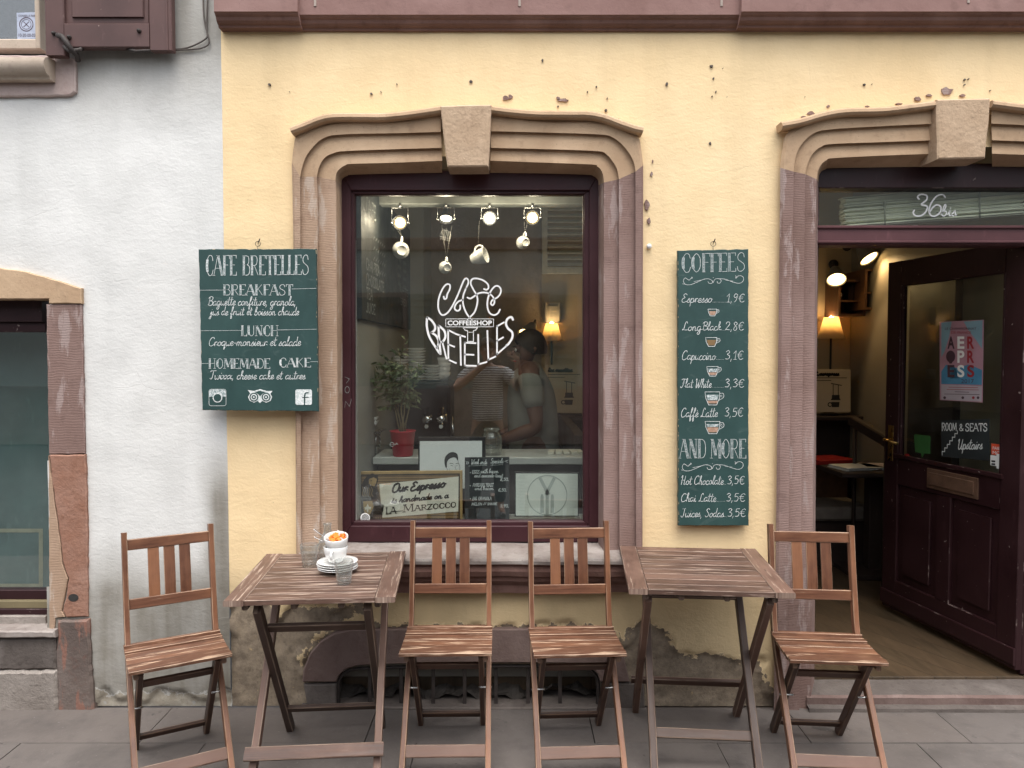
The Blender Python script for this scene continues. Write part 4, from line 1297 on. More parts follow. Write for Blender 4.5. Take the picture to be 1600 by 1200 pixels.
mb.build('letter_flap', M['leather'], leaf)

# ---------------------------------------------------------------- rooms of the café
RL, RR_, RB, RZ, FZ = -.70, 2.52, 2.40, 2.92, .085
def roombox(x0, x1, y0, y1, z0, z1, mat, name):
    mb = MB()
    mb.box(((x0 + x1) / 2, (y0 + y1) / 2, (z0 + z1) / 2), (x1 - x0, y1 - y0, z1 - z0), ch=.001)
    return mb.build(name, mat, cafe)
roombox(RL - .08, RR_ + .08, .121, RB + .05, FZ - .06, FZ, M['floorwood'], 'room_floor')
roombox(RL - .08, RR_ + .08, .13, RB + .05, RZ, RZ + .06, M['ceiling'], 'room_ceiling')
XM = at(846, 600, RB).x
roombox(RL - .08, XM, RB, RB + .08, FZ, RZ, M['int_brown'], 'room_back_wall')
roombox(XM, RR_ + .08, RB, RB + .08, FZ, RZ, M['int_pale'], 'room_back_wall')
zw = at(1300, 646, RB).z
roombox(XM + .002, RR_ - .002, RB - .03, RB - .001, FZ, zw, M['wainscot'], 'wainscot')
roombox(RL - .08, RL, .13, RB, FZ, RZ, M['int_grey'], 'room_side_wall')
roombox(RR_, RR_ + .08, .14, RB, FZ, RZ, M['int_side'], 'room_side_wall')
roombox(RR_ - .045, RR_ - .002, .97, 1.46, FZ + .002, 2.02, M['wainscot'], 'inner_door')
roombox(RL, RL + .10, 1.9, RB - .001, FZ, RZ, M['int_grey'], 'room_pier')
# plinth wall between window and floor, inside ledge
roombox(-.80, .42, .125, .16, FZ, at(800, 822, .13).z - .03, M['int_grey'], 'room_plinth')
roombox(-.80, .42, .135, .50, at(800, 820, .2).z - .035, at(800, 820, .2).z - .012, M['counter'], 'window_ledge')
LEDGE = at(800, 820, .2).z - .012

# slatted ventilation shutter on the back wall
mb = MB()
VY = RB - .03
fa, fb = at(847, 270, VY), at(925, 428, VY)
def vb(x0, x1, z0, z1, d=.045, mi=0):
    mb.box(((x0 + x1) / 2, VY + .02 - d / 2, (z0 + z1) / 2), (x1 - x0, d, z1 - z0), mi=mi)
vb(fa.x, fa.x + .04, fb.z, fa.z); vb(fb.x - .04, fb.x, fb.z, fa.z); vb(fa.x + .04, fb.x - .04, fb.z, fb.z + .05); vb(fa.x + .04, fb.x - .04, fa.z - .05, fa.z)
k = int((fa.z - fb.z - .1) / .045)
for i in range(k):
    z = fb.z + .07 + i * .045
    mb.box(((fa.x + fb.x) / 2, VY - .005, z), (fb.x - fa.x - .08, .04, .008), Matrix.Rotation(R(35), 3, 'X'))
mb.build('slatted_vent', M['vent'], cafe)

# ---------------------------------------------------------------- neighbour's house: shop window and upper window
mb = MB()
def stone_block(q, mat, name, Y=-.012, depth=.13, ch=.006, seed=0, jit=0):
    mb = MB()
    rr = random.Random(seed)
    pts = []
    for i in range(len(q)):
        a, b = q[i], q[(i + 1) % len(q)]
        L = math.hypot(a[0] - b[0], a[1] - b[1])
        nn = max(1, int(L / 9))
        for s_ in range(nn):
            t = s_ / nn
            j = jit if 0 < s_ else jit * .3
            pts.append((a[0] + (b[0] - a[0]) * t + rr.uniform(-j, j), a[1] + (b[1] - a[1]) * t + rr.uniform(-j, j)))
    f = [at(*p, Y) for p in pts]
    mb.prism(f, [p + V((0, depth, 0)) for p in f], ch)
    return mb.build(name, mat, house)
stone_block([(-330, 470), (-330, 430), (-120, 412), (-20, 416), (40, 424), (90, 438), (127, 450), (127, 474.5), (76, 474.5), (76, 467)], M['tan'], 'lintel', -.02, .14, .004, 2, .5)
stone_block([(72, 475.5), (127, 475.5), (130, 600), (132, 709), (76, 710)], M['mauve'], 'jamb', -.012, .13, .003, 3, .6)
stone_block([(76, 711), (133, 710.5), (135, 800), (136, 860), (137, 964), (103, 965), (98, 955), (104, 925), (107, 905), (98, 880), (94, 840), (88, 800)], M['orange_stone'], 'jamb', -.014, .13, .005, 4, .8)
stone_block([(75.5, 711.5), (87, 801), (93, 841), (97, 881), (105.5, 905), (102, 925), (96, 955), (101, 964), (86, 966), (84, 985), (77, 985)], M['tan_tooled'], 'jamb', -.013, .13, .003, 5, .5)
stone_block([(88, 970), (138, 968), (141, 1030), (144, 1075), (146, 1110), (126, 1119), (90, 1121), (87, 1040)], M['red_stone'], 'jamb', -.022, .13, .009, 6, 1.0)
stone_block([(-330, 986), (84, 986), (86, 997), (-330, 999)], M['sill'], 'sill', -.045, .17, .006, 7, .6)
stone_block([(-330, 1000), (86, 998), (87, 1047), (-330, 1049)], M['brown_stone'], 'plinth_stone', -.020, .15, .009, 8, .8)
stone_block([(-330, 1050), (88, 1048.5), (89, 1100), (87, 1118), (60, 1126), (-330, 1127)], M['grey_stone'], 'plinth_stone', -.026, .15, .012, 9, 1.2)
# putlog hole in the orange stone
mb = MB()
f = [at(*p, -.0155) for p in circ(114.5, 934, 8, 16, 6)]
mb.prism(f, [p + V((0, .004, 0)) for p in f]); mb.build('socket_hole', M['dark'], house)
# shop window joinery
mb = MB()
NY = .095
xa, xb = at(-330, 700, NY).x, at(75, 700, NY).x
def nb(y0, y1, Y, d, mi=0):
    z0, z1 = at(0, y1, Y).z, at(0, y0, Y).z
    mb.box(((xa + xb) / 2, Y + d / 2, (z0 + z1) / 2), (xb - xa, d, z1 - z0), ch=.003, mi=mi)
nb(468, 503, NY - .02, .06, 0); nb(503, 519, NY, .05, 0)
sw = mb.build('shop_window_frame', M['maroon_dark'], house)
mb = MB()
nb(922, 938.5, NY, .05, 0); nb(939, 951, NY - .022, .05, 1); nb(951.5, 963, NY - .03, .06, 0); nb(963, 992, NY - .05, .1, 2)
mb.build('shop_window_base', [M['maroon_dark'], M['olive_trim'], M['grey_stone']], house)
mb = MB()
z0, z1 = at(0, 926, NY + .02).z, at(0, 515, NY + .02).z
mb.box(((xa + xb) / 2, NY + .02, (z0 + z1) / 2), (xb - xa, .006, z1 - z0), ch=.0004)
mb.build('pane', M['glass'], sw)
mb = MB()
mb.box(((xa + xb) / 2, NY + .27, (z0 + z1) / 2), (xb - xa + .3, .02, z1 - z0 + .3), ch=.001)
mb.build('backing_board', M['teal'], sw)
mb = MB()
mpn = flat(NY + .258)
for q in ([(-230, 826), (67, 826), (67, 832), (-230, 832)], [(60.5, 832), (67, 832), (67, 912), (60.5, 912)], [(-230, 912), (67, 912), (67, 917), (-230, 917)]):
    fill(mb, q, mpn)
mb.build('straw_trim', M['straw'], sw)

# upper window, sill, shutter
mb = MB()
UY = .07
xa2, xb2 = at(-330, 30, UY).x, at(62, 30, UY).x
mb.box(((xa2 + xb2) / 2, UY + .02, at(0, 70, UY).z), (xb2 - xa2, .06, .045), ch=.005, mi=0)
mb.box((at(66, 20, UY).x, UY + .01, at(0, -20, UY).z), (.02, .10, .55), ch=.004, mi=0)
uf = mb.build('window_frame', [M['cream_trim']], house)
mb = MB()
mb.box(((xa2 + xb2) / 2, UY + .03, at(0, -30, UY).z), (xb2 - xa2, .006, .52), ch=.0004)
up = mb.build('pane', M['glass'], uf)
mb = MB()
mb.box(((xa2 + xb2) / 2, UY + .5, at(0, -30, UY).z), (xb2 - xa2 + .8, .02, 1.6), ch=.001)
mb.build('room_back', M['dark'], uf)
mb = MB()
xs1 = at(70, 100, -.09).x
zc_ = at(0, 101, -.09).z
sec = [(.06, zc_ + .048), (-.06, zc_ + .042), (-.085, zc_ + .032), (-.098, zc_ + .012), (-.096, zc_ - .012), (-.082, zc_ - .03), (-.06, zc_ - .036), (-.055, zc_ - .048), (.02, zc_ - .05)]
a, b = mb.add([(xs1, y, z) for y, z in sec]), mb.add([(xa2, y, z) for y, z in sec])
for k in range(len(sec) - 1):
    mb.face((a + k, a + k + 1, b + k + 1, b + k), smooth=0 < k < 6)
mb.face([a + k for k in range(len(sec))]); 
mb.build('window_sill', M['cream_trim'], house)
o = stone_block([(-330, 86), (100, 86), (116, 92), (118, 110), (117.5, 143), (108, 149), (60, 150), (-330, 152)], M['pale_mauve'], 'sill_stone', -.016, .12, .005, 12, .5)
sh = MB()
SY = -.075
def sp(px0, py0, px1, py1, Y0, d, ch=.004, mi=0):
    p, q = at(px0, py0, Y0), at(px1, py1, Y0)
    p.x, q.x = at(px0, 40, Y0).x, at(px1, 40, Y0).x
    sh.box(((p.x + q.x) / 2, Y0 + d / 2, (p.z + q.z) / 2), (abs(q.x - p.x), d, abs(p.z - q.z)), ch=ch, mi=mi)
sp(70, -330, 100, 86, SY, .04); sp(233, -330, 268, 78, SY, .04)
sp(100.5, 36, 232.8, 74, SY, .04); sp(100.5, -330, 232.8, -290, SY, .04); sp(100.5, -140, 232.8, -110, SY, .04)
sp(100, -290, 233, -140, SY + .018, .012); sp(100, -110, 233, 36, SY + .018, .012)
sp(112, -100, 224, 26, SY + .008, .014, .008)
sp(259, -330, 262, 78, SY - .004, .006, .001)
shu = sh.build('shutter', M['shutter'], house)
mb = MB()
for px, py in ((84, 52), (217, 48), (108, 58)):
    mb.lathe([(.0001, -.012), (.006, -.009), (.009, 0), (.009, .006)], at(px, py, SY - .004), 12, M=Matrix.Rotation(R(-90), 3, 'X'))
mb.tube([at(90, 55, SY - .01), at(97, 57, SY - .02), at(104, 66, SY - .02), at(112, 78, SY - .015), at(120, 86, SY + .01), at(122, 95, SY + .03)], .011, 8)
mb.tube([at(100, 72, SY - .01), at(108, 80, SY - .01), at(125, 78, SY), at(130, 74, SY + .02)], .009, 8)
mb.tube([at(196, 76, SY + .03), at(212, 80, SY - .005), at(235, 79, SY - .005)], .006, 8)
mb.build('hinge', M['iron'], shu)
# cables hanging down to the shutter's end
for q, rr_, lb in (([(318, -40), (318, 15), (321, 40), (324, 52), (322, 60), (305, 70), (285, 76), (245, 79)], .0035, 'thin cable looped tightly from the wall to the brown shutter, upper of the two'),
               ([(325, -40), (324, 10), (323, 45), (327, 66), (318, 74), (300, 77), (240, 80)], .0035, 'thin cable hanging in a wider loop to the brown shutter, lower of the two')):
    mb = MB()
    mb.tube([at(*p, -.012) for p in catmull(q, 4)], rr_, 6)
    tag(mb.build('cable', M['cable'], None), lb, 'cable', 'cables beside the shutter')

# ---------------------------------------------------------------- the street behind the viewer (seen mirrored in the panes)
opp = wthing('opposite_house', 'pale plastered house across the street, mirrored dimly in the panes', 'building', (0, -9.5, 0))
mb = MB()
mb.box((0, -10, 2.35), (44, 1, 4.7), ch=.02); mb.build('wall', M['opp_wall'], opp)
mb = MB()
mb.box((0, -9.49, .5), (44, .06, 1.0), ch=.02); mb.box((0, -9.48, 3.4), (44, .1, .22), ch=.02); mb.build('stone_band', M['opp_stone'], opp)
for x in (-4.6, -2.3, 0.1, 2.4, 4.7):
    for z in (1.75,):
        mb = MB()
        mb.box((x, -9.49, z), (1.06, .05, 1.66), ch=.01); mb.box((x, -9.475, z), (.9, .06, 1.5), ch=.005, mi=1)
        fr = mb.build('window', [M['opp_stone'], M['black']], opp)
        mb = MB()
        for s_ in (-1, 1):
            mb.box((x + s_ * .78, -9.47, z), (.46, .04, 1.6), ch=.01)
            for k in range(14):
                mb.box((x + s_ * .78, -9.445, z - .72 + k * .11), (.38, .02, .03), ch=.003)
        mb.build('shutter', M['opp_shutter'], fr)
# ---------------------------------------------------------------- folding chairs
def make_chair(label):
    """origin on the ground under the seat's back edge; front is -Y"""
    t = thing('folding_chair', label, 'chair', group='folding chairs along the café wall')
    SX = (1, 0, 0)
    FW = .158
    for s in (-1, 1):
        mb = MB()
        pts = catmull([(s * FW, .085, .868), (s * FW, .060, .72), (s * FW, .030, .58), (s * FW, .004, .475), (s * FW, -.045, .38), (s * FW, -.17, .23), (s * FW, -.35, 0)], 4)
        mb.board(pts, .020, .038, SX, .003)
        mb.build('front_leg', M['chair'], t)
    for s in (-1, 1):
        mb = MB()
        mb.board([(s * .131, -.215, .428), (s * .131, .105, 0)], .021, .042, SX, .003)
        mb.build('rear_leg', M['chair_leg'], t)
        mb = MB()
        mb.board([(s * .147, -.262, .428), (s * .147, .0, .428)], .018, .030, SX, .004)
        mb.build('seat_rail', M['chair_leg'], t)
    def rail(name, x, y, z, h, tk, tilt, mat):
        mb = MB()
        c, s_ = math.cos(tilt), math.sin(tilt)
        mb.board([(-x, y, z), (x, y, z)], h, tk, (0, s_, c), .003)
        return mb.build(name, mat, t)
    rail('top_rail', .149, .077, .820, .042, .016, .16, M['chair'])
    rail('lower_rail', .149, .034, .598, .040, .016, .2, M['chair'])
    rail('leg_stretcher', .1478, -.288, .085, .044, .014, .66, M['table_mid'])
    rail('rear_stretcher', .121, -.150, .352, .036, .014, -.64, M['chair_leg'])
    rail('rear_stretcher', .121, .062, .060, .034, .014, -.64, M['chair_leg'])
    for x in (-.057, 0, .057):
        mb = MB()
        mb.board(catmull([(x, .074, .802), (x, .062, .74), (x, .046, .66), (x, .040, .612)], 3), .041, .009, SX, .002)
        mb.build('back_slat', M['chair'], t)
    mb = MB()
    ys = [(-.272, .449, .030, .10), (-.226, .4445, .052, .06), (-.168, .4425, .055, 0), (-.110, .4425, .052, -.03), (-.056, .446, .050, -.08), (-.012, .452, .030, -.14)]
    for y, z, w_, tl in ys:
        mb.board([(-.172, y, z), (.172, y, z)], w_ , .013, (0, math.cos(tl), math.sin(tl)), .0013)
    mb.build('seat', M['chair_seat'], t)
    mb = MB()
    for s in (-1, 1):
        for x, y, z in ((s * .1685, -.142, .262),):
            mb.tube([(x - s * .05, y, z), (x + s * .002, y, z)], .004, 8)
    mb.build('bolt', M['steel'], t)
    return t
c0 = make_chair('folding chair turned outwards at the left, in front of the off-white wall')
c0.location = (-1.328, -.372, 0); c0.rotation_euler.z = R(30)
dup(c0, (-.252, -.246, 0), R(1.0), 'folding chair under the window, beside the table with the cups')
dup(c0, (.238, -.256, 0), R(3.0), 'folding chair under the window, beside the empty table')
dup(c0, (1.205, -.322, 0), R(-5), 'folding chair in front of the open café door')

# ---------------------------------------------------------------- folding tables
def make_table(label):
    """origin on the ground under the middle of the top"""
    t = thing('folding_table', label, 'table', group='folding tables along the café wall')
    W, D, H = .578, .610, .730
    mb = MB()
    for s in (-1, 1):
        mb.board([(s * (W / 2 - .035), -D / 2, H - .010), (s * (W / 2 - .035), D / 2, H - .010)], .068, .020, (1, 0, 0), .0025)
    nsl = 9
    sw_ = D / nsl
    for k in range(nsl):
        y = -D / 2 + sw_ * (k + .5)
        mb.board([(-W / 2 + .071, y, H - .0105), (W / 2 - .071, y, H - .0105)], sw_ - .0058, .018, (0, 1, 0), .0011)
    mb.build('tabletop', M['table'], t)
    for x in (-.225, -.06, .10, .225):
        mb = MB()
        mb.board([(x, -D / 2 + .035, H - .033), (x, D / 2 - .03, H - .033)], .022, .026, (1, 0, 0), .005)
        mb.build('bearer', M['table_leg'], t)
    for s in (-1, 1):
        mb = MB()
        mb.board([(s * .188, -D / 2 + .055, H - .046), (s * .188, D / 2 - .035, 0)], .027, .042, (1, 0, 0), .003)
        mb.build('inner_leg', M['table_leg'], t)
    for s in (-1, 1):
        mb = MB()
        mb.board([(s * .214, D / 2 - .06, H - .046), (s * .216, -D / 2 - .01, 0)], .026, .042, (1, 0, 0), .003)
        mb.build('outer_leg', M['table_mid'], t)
    def rail(name, x, y, z, h, tk, tilt, mat):
        mb = MB()
        mb.board([(-x, y, z), (x, y, z)], h, tk, (0, math.sin(tilt), math.cos(tilt)), .003)
        return mb.build(name, mat, t)
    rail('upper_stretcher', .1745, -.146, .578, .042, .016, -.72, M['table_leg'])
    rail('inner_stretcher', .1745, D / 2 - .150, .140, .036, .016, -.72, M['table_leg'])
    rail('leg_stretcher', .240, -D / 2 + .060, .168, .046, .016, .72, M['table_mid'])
    return t
t1 = make_table('folding table carrying the stacked cups, glasses and carafe')
t1.location = (-.712, -.450, 0); t1.rotation_euler.z = R(4.5)
dup(t1, (.728, -.362, 0), R(180 - 5), 'bare folding table between the window and the café door')
TOP = .7305
def ontop(px, py, z=TOP):
    d = ray(px, py); tt = (z - CAMZ) / d.z
    return V((0, CAMY, CAMZ)) + d * tt

# crockery on the left table
base = ontop(527, 893)
for k in range(4):
    mb = MB()
    mb.lathe([(.0001, .002), (.026, .002), (.030, .0005), (.036, .003), (.062, .012), (.0755, .0165), (.0765, .0175), (.075, .0185), (.060, .0145), (.036, .0065), (.0001, .005)], seg=40)
    o = mb.build('saucer', M['ceramic'])
    o.location = base + V((random.uniform(-.002, .002), random.uniform(-.002, .002), k * .0082))
    tag(o, ['white saucer at the bottom of the stack of four', 'white saucer, second from the bottom of the stack', 'white saucer, third from the bottom of the stack', 'white saucer on top of the stack, under the cups'][k], 'saucer', 'saucers stacked under the cups')
def make_cup(name, label, group, r=.0455, h=.057):
    t = thing(name, label, 'cup', group=group)
    mb = MB()
    mb.lathe([(.0001, .003), (r * .50, .003), (r * .52, 0), (r * .58, 0), (r * .66, .008), (r * .86, h * .38), (r * .97, h * .72), (r, h), (r * .975, h + .0015), (r * .94, h), (r * .90, h * .7), (r * .78, h * .36), (r * .5, .009), (.0001, .007)], seg=36)
    mb.build('bowl', M['ceramic'], t)
    mb = MB()
    mb.tube(catmull([(r * .93, 0, h * .82), (r * 1.25, 0, h * .88), (r * 1.52, 0, h * .66), (r * 1.38, 0, h * .38), (r * .86, 0, h * .27)], 5), .0048, 8)
    mb.build('handle', M['ceramic'], t)
    return t
cz = base.z + 4 * .0082 + .008
cupA = make_cup('cup', 'white cup at the bottom of the two stacked on the saucers', 'cups stacked on the table')
cupA.location = (base.x - .005, base.y, cz); cupA.rotation_euler = (0, 0, R(-92))
cupB = dup(cupA, (base.x - .002, base.y + .006, cz + .040), R(95), 'white cup stacked on another and stuffed with orange peel')
cupB.rotation_euler = (Matrix.Rotation(R(13), 3, 'X') @ Matrix.Rotation(R(95), 3, 'Z')).to_euler()
mb = MB()
rr = random.Random(4)
for k in range(26):
    a, r_ = rr.uniform(0, 6.28), rr.uniform(0, .029)
    c = V((math.cos(a) * r_, math.sin(a) * r_, rr.uniform(-.004, .010)))
    n_ = 9
    ring = [c + V((math.cos(i * 6.28 / n_) * rr.uniform(.006, .014), math.sin(i * 6.28 / n_) * rr.uniform(.006, .014), rr.uniform(-.006, .007))) for i in range(n_)]
    b = mb.add(ring + [c + V((0, 0, .006)), c - V((0, 0, .006))])
    for i in range(n_):
        j = (i + 1) % n_
        mb.face((b + i, b + j, b + n_)); mb.face((b + j, b + i, b + n_ + 1))
o = mb.build('orange_peel', M['orange'])
o.location = (base.x - .002, base.y - .006, cz + .040 + .048); o.rotation_euler = (R(13), 0, 0)
tag(o, 'bright orange peel heaped in the upper cup', 'peel')
def spoon(a, b, label, end):
    mb = MB()
    d = (b - a).normalized()
    mb.board([a, b], .0065, .0016, d.cross(V((0, 0, 1))), .0005)
    mb.lathe([(.0001, -.0008), (.006, 0), (.0062, .0008), (.0001, .0012)], b, 12, M=Matrix.Rotation(R(55), 3, 'Y'))
    if end:
        mb.lathe([(.0001, -.004), (.009, -.002), (.013, .0015), (.0125, .0025), (.008, -.0002), (.0001, -.002)], a, 16, M=Matrix.Rotation(R(35), 3, 'Y'))
    tag(mb.build('teaspoon', M['chrome']), label, 'spoon', 'teaspoons in the cups')
c_ = V((base.x, base.y, cz))
spoon(c_ + V((-.012, .012, .062)), c_ + V((-.088, .01, .118)), 'steel teaspoon leaning out of the upper cup, higher of the two', False)
spoon(c_ + V((-.020, -.004, .062)), c_ + V((-.080, -.012, .094)), 'steel teaspoon leaning out of the upper cup, lower of the two', False)
def make_glass(label, p, rt=.0365, rb=.027, h=.088):
    mb = MB()
    prof_o = [(.0001, 0), (rb - .002, 0), (rb, .002), (rb + .002, .012), (rb + (rt - rb) * .62, h * .58), (rb + (rt - rb) * .72, h * .62), (rt, h - .002), (rt - .0008, h)]
    prof_i = [(rt - .0022, h - .002), (rb + (rt - rb) * .6 - .002, h * .6), (rb - .001, .016), (rb - .006, .011), (.0001, .0105)]
    mb.lathe(prof_o + prof_i, seg=36)
    # pressed facets on the lower body
    for i, v in enumerate(mb.v):
        r = math.hypot(v[0], v[1])
        if .004 < v[2] < h * .6 and r > rb + .0005:
            a = math.atan2(v[1], v[0])
            k = 1 - .035 * abs(math.cos(a * 4.5))
            mb.v[i] = (v[0] * k, v[1] * k, v[2])
    o = mb.build('drinking_glass', M['tumbler'])
    o.location = p
    return tag(o, label, 'glass', 'tumblers on the table')
make_glass('empty faceted tumbler at the back left of the table, beside the carafe', ontop(483.5, 885))
gB = make_glass('empty faceted tumbler standing in front of the saucers', ontop(537.5, 911), .0345, .026, .084)
mb = MB()
mb.lathe([(.0001, 0), (.034, 0), (.037, .003), (.0375, .07), (.035, .085), (.022, .105), (.0155, .118), (.0148, .142), (.0175, .148), (.0175, .152), (.0160, .153),
          (.0130, .148), (.0130, .118), (.019, .104), (.0325, .083), (.035, .068), (.0345, .010), (.0001, .008)], seg=36)
o = mb.build('carafe', M['tumbler'])
o.location = ontop(512, 876)
tag(o, 'small clear glass carafe behind the stacked cups', 'carafe')

# ---------------------------------------------------------------- hanging menu boards
def hang_hook(px, py, Y, label):
    mb = MB()
    mb.tube([at(px, py + 13, Y), at(px - .5, py + 4, Y - .004)], .0012, 6)
    ring = [at(px + 4 * math.cos(a), py + 4 * math.sin(a), Y - .004) for a in [i * 2 * math.pi / 12 for i in range(12)]]
    mb.tube(ring, .0012, 6, closed=True)
    mb.tube([at(px, py - 2, .012), at(px + 2, py - 5, Y - .008), at(px + 3, py - 8, Y - .010)], .0024, 8)
    tag(mb.build('wall_hook', M['iron']), label, 'hook')

def make_board(name, label, q, Yf, th):
    """q: photo px of tl,tr,br,bl of the front face"""
    t = wthing(name, label, 'menu board', at((q[2][0] + q[3][0]) / 2, q[2][1], Yf))
    mb = MB()
    pts = []
    rr = random.Random(8)
    for i in range(4):
        a, b = q[i], q[(i + 1) % 4]
        n = max(4, int(math.hypot(a[0] - b[0], a[1] - b[1]) / 9))
        for s_ in range(n):
            tt = s_ / n
            j = .55 if s_ else 0
            pts.append((a[0] + (b[0] - a[0]) * tt + rr.uniform(-j, j), a[1] + (b[1] - a[1]) * tt + rr.uniform(-j, j)))
    f = [at(*p, Yf) for p in pts]
    mb.prism(f, [p + V((0, th, 0)) for p in f], .0022)
    mb.build('panel', M['board'], t)
    return t
YB1 = -.088
b1 = make_board('menu_board', 'green menu board with breakfast and lunch, hung left of the window', [(310, 389.5), (494, 388.5), (497.5, 643), (316, 641)], YB1, .018)
mp1 = flat(YB1 - .0012)
z6 = lambda x, y: mp1(300 + x * .2418, 370 + y * .2418)
mb = MB()
CH, GR, TN = 0, 1, 2
caps(mb, 'CAFE', 88, 290, 250, 128, z6, FRONT, .0022, .0050, CH, GR, outline=11, rise=.01)
caps(mb, 'BRETELLES', 325, 756, 248, 125, z6, FRONT, .0022, .0046, CH, GR, outline=10, rise=.012)
caps(mb, 'BREAKFAST', 200, 655, 377, 68, z6, FRONT, .0020, .0042, CH, GR, outline=10)
caps(mb, 'LUNCH', 316, 560, 640, 66, z6, FRONT, .0019, .0040, CH, GR, outline=10)
caps(mb, 'HOMEMADE', 106, 506, 851, 64, z6, FRONT, .0018, .0040, CH, GR, outline=9)
caps(mb, 'CAKE', 562, 770, 842, 58, z6, FRONT, .0020, .0042, CH, CH, outline=10)
for a, b in (((50, 345), (203, 344)), ((645, 337), (803, 333)), ((54, 607), (318, 605)), ((556, 602), (804, 597)), ((56, 819), (106, 818)), ((764, 808), (812, 806))):
    line(mb, [a, b], .0016, z6, FRONT, CH, 1)
sw6 = .0024
script(mb, 'Baguette confiture, granola,', 100, 672, 443, 27, z6, FRONT, sw6)
script(mb, 'jus de fruit et boisson chaude', 118, 690, 506, 25, z6, FRONT, sw6)
script(mb, 'Croque-monsieur et salade', 106, 702, 704, 27, z6, FRONT, sw6)
script(mb, 'Twixxx, cheese cake et autres', 112, 732, 920, 26, z6, FRONT, sw6)
# the three emblems along the bottom
def rrect(x0, y0, x1, y1, r):
    out = []
    for cx, cy, a in ((x1 - r, y0 + r, 0), (x0 + r, y0 + r, 90), (x0 + r, y1 - r, 180), (x1 - r, y1 - r, 270)):
        out += circ(cx, cy, r, 5, None, a, a + 90)
    return out
z6b = lambda x, y: z6(x, y) + V((0, -.0004, 0))
z6c = lambda x, y: z6(x, y) + V((0, -.0008, 0))
q = rrect(110, 985, 220, 1092, 14)
line(mb, q + [q[0]], .0016, z6, FRONT, CH, 1)
fill(mb, [(112, 1034), (112, 997), (124, 987), (206, 987), (218, 997), (218, 1034)], z6, GR)
fill(mb, circ(165, 1040, 31, 24), z6b, CH); fill(mb, circ(165, 1040, 25, 24), z6c, 3)
fill(mb, [(360, 990), (400, 996), (440, 984), (482, 996), (520, 996), (506, 1015), (518, 1035), (508, 1060), (480, 1072), (455, 1060), (440, 1075), (424, 1060), (400, 1072), (372, 1058), (362, 1035), (376, 1012)], z6, CH)
fill(mb, [(405, 1003), (440, 995), (476, 1003), (455, 1015), (440, 1030), (425, 1015)], z6b, 3)
for cx in (400, 479):
    for r_, m_i, f_ in ((29, 3, z6b), (21, CH, z6c), (14, 3, lambda x, y: z6(x, y) + V((0, -.0012, 0))), (6, CH, lambda x, y: z6(x, y) + V((0, -.0016, 0)))):
        fill(mb, circ(cx, 1036, r_, 20), f_, m_i)
fill(mb, rrect(668, 986, 775, 1086, 12), z6, CH)
line(mb, [(752, 1008), (734, 1010), (728, 1030), (728, 1085)], .0058, z6b, FRONT, 3, 3)
line(mb, [(714, 1038), (752, 1038)], .0048, z6b, FRONT, 3, 1)
mb.build('lettering', [M['chalk'], M['chalk_grey'], M['chalk_tan'], M['board']], b1)
hang_hook(403, 381, YB1 + .008, 'small rusty hook above the breakfast menu board')

YB2 = -.045
b2 = make_board('menu_board', 'tall narrow green menu board listing coffees, hung between window and door', [(1059, 391.5), (1169.5, 389), (1170, 821.5), (1060, 821.5)], YB2, .022)
mp2 = flat(YB2 - .0012)
z7 = lambda x, y: mp2(1040 + x * .19157, 370 + y * .19157)
z8 = lambda x, y: mp2(1040 + x * .20833, 590 + y * .20833)
mb = MB()
caps(mb, 'COFFEES', 128, 650, 290, 150, z7, FRONT, .0018, .0036, CH, GR, outline=17, rise=.02)
def flourish(z, ox, oy, sx):
    f = lambda pts: [(ox + x * sx, oy + y * sx) for x, y in pts]
    for pts in ([(75, -38), (62, -20), (48, -12), (20, -30), (5, -5), (20, 22), (60, 26), (110, 8), (170, -18), (210, -22), (238, -8), (240, 12), (215, 14), (205, -2)],
                [(75, -38), (78, -28), (60, -22)], [(-2, 18), (10, 22)],
                [(248, 10), (262, -18), (290, -24), (312, -12), (306, 10), (285, 12), (280, -2)],
                [(248, 10), (240, -10)], [(305, -24), (350, -18), (410, 4), (460, 14), (492, -4), (494, -34), (470, -48), (440, -40), (432, -28), (446, -36)],
                [(430, -50), (436, -36)], [(248, -34), (250, -30)], [(90, 0), (150, -12)], [(350, -10), (410, -4)]):
        line(mb, f(pts), .0017, z, FRONT, CH, 4 if len(pts) > 2 else 1)
flourish(z7, 140, 365, 1.0)
sw7 = .0021
def item(z, nm, x0, x1, yb, pr, px0, px1, xh, dots):
    script(mb, nm, x0, x1, yb, xh, z, FRONT, sw7)
    script(mb, pr, px0, px1, yb - 3, xh * 1.05, z, FRONT, sw7, slant=.1)
    if dots:
        n = int((dots[1] - dots[0]) / 11)
        for i in range(n + 1):
            x = dots[0] + i * 11
            line(mb, [(x, yb - 2), (x + 4, yb - 2)], .0013, z, FRONT, CH, 1)
item(z7, 'Espresso', 128, 378, 535, '1,9€', 492, 645, 34, (385, 490))
item(z7, 'Long', 132, 290, 765, '2,8€', 484, 640, 34, (458, 480))
script(mb, 'Black', 296, 452, 762, 32, z7, FRONT, sw7)
item(z7, 'Capuccino', 130, 405, 1003, '3,1€', 484, 635, 36, (415, 480))
item(z8, 'Flat White', 112, 342, 75, '3,3€', 442, 590, 31, (352, 436))
item(z8, 'Caffè Latte', 112, 388, 295, '3,5€', 440, 582, 33, None)
caps(mb, 'AND', 104, 305, 604, 142, z8, FRONT, .0018, .0036, CH, GR, outline=15)
caps(mb, 'MORE', 335, 606, 604, 142, z8, FRONT, .0018, .0036, CH, GR, outline=15)
flourish(z8, 120, 675, .93)
item(z8, 'Hot Chocolate', 110, 432, 802, '3,5€', 460, 592, 31, (436, 456))
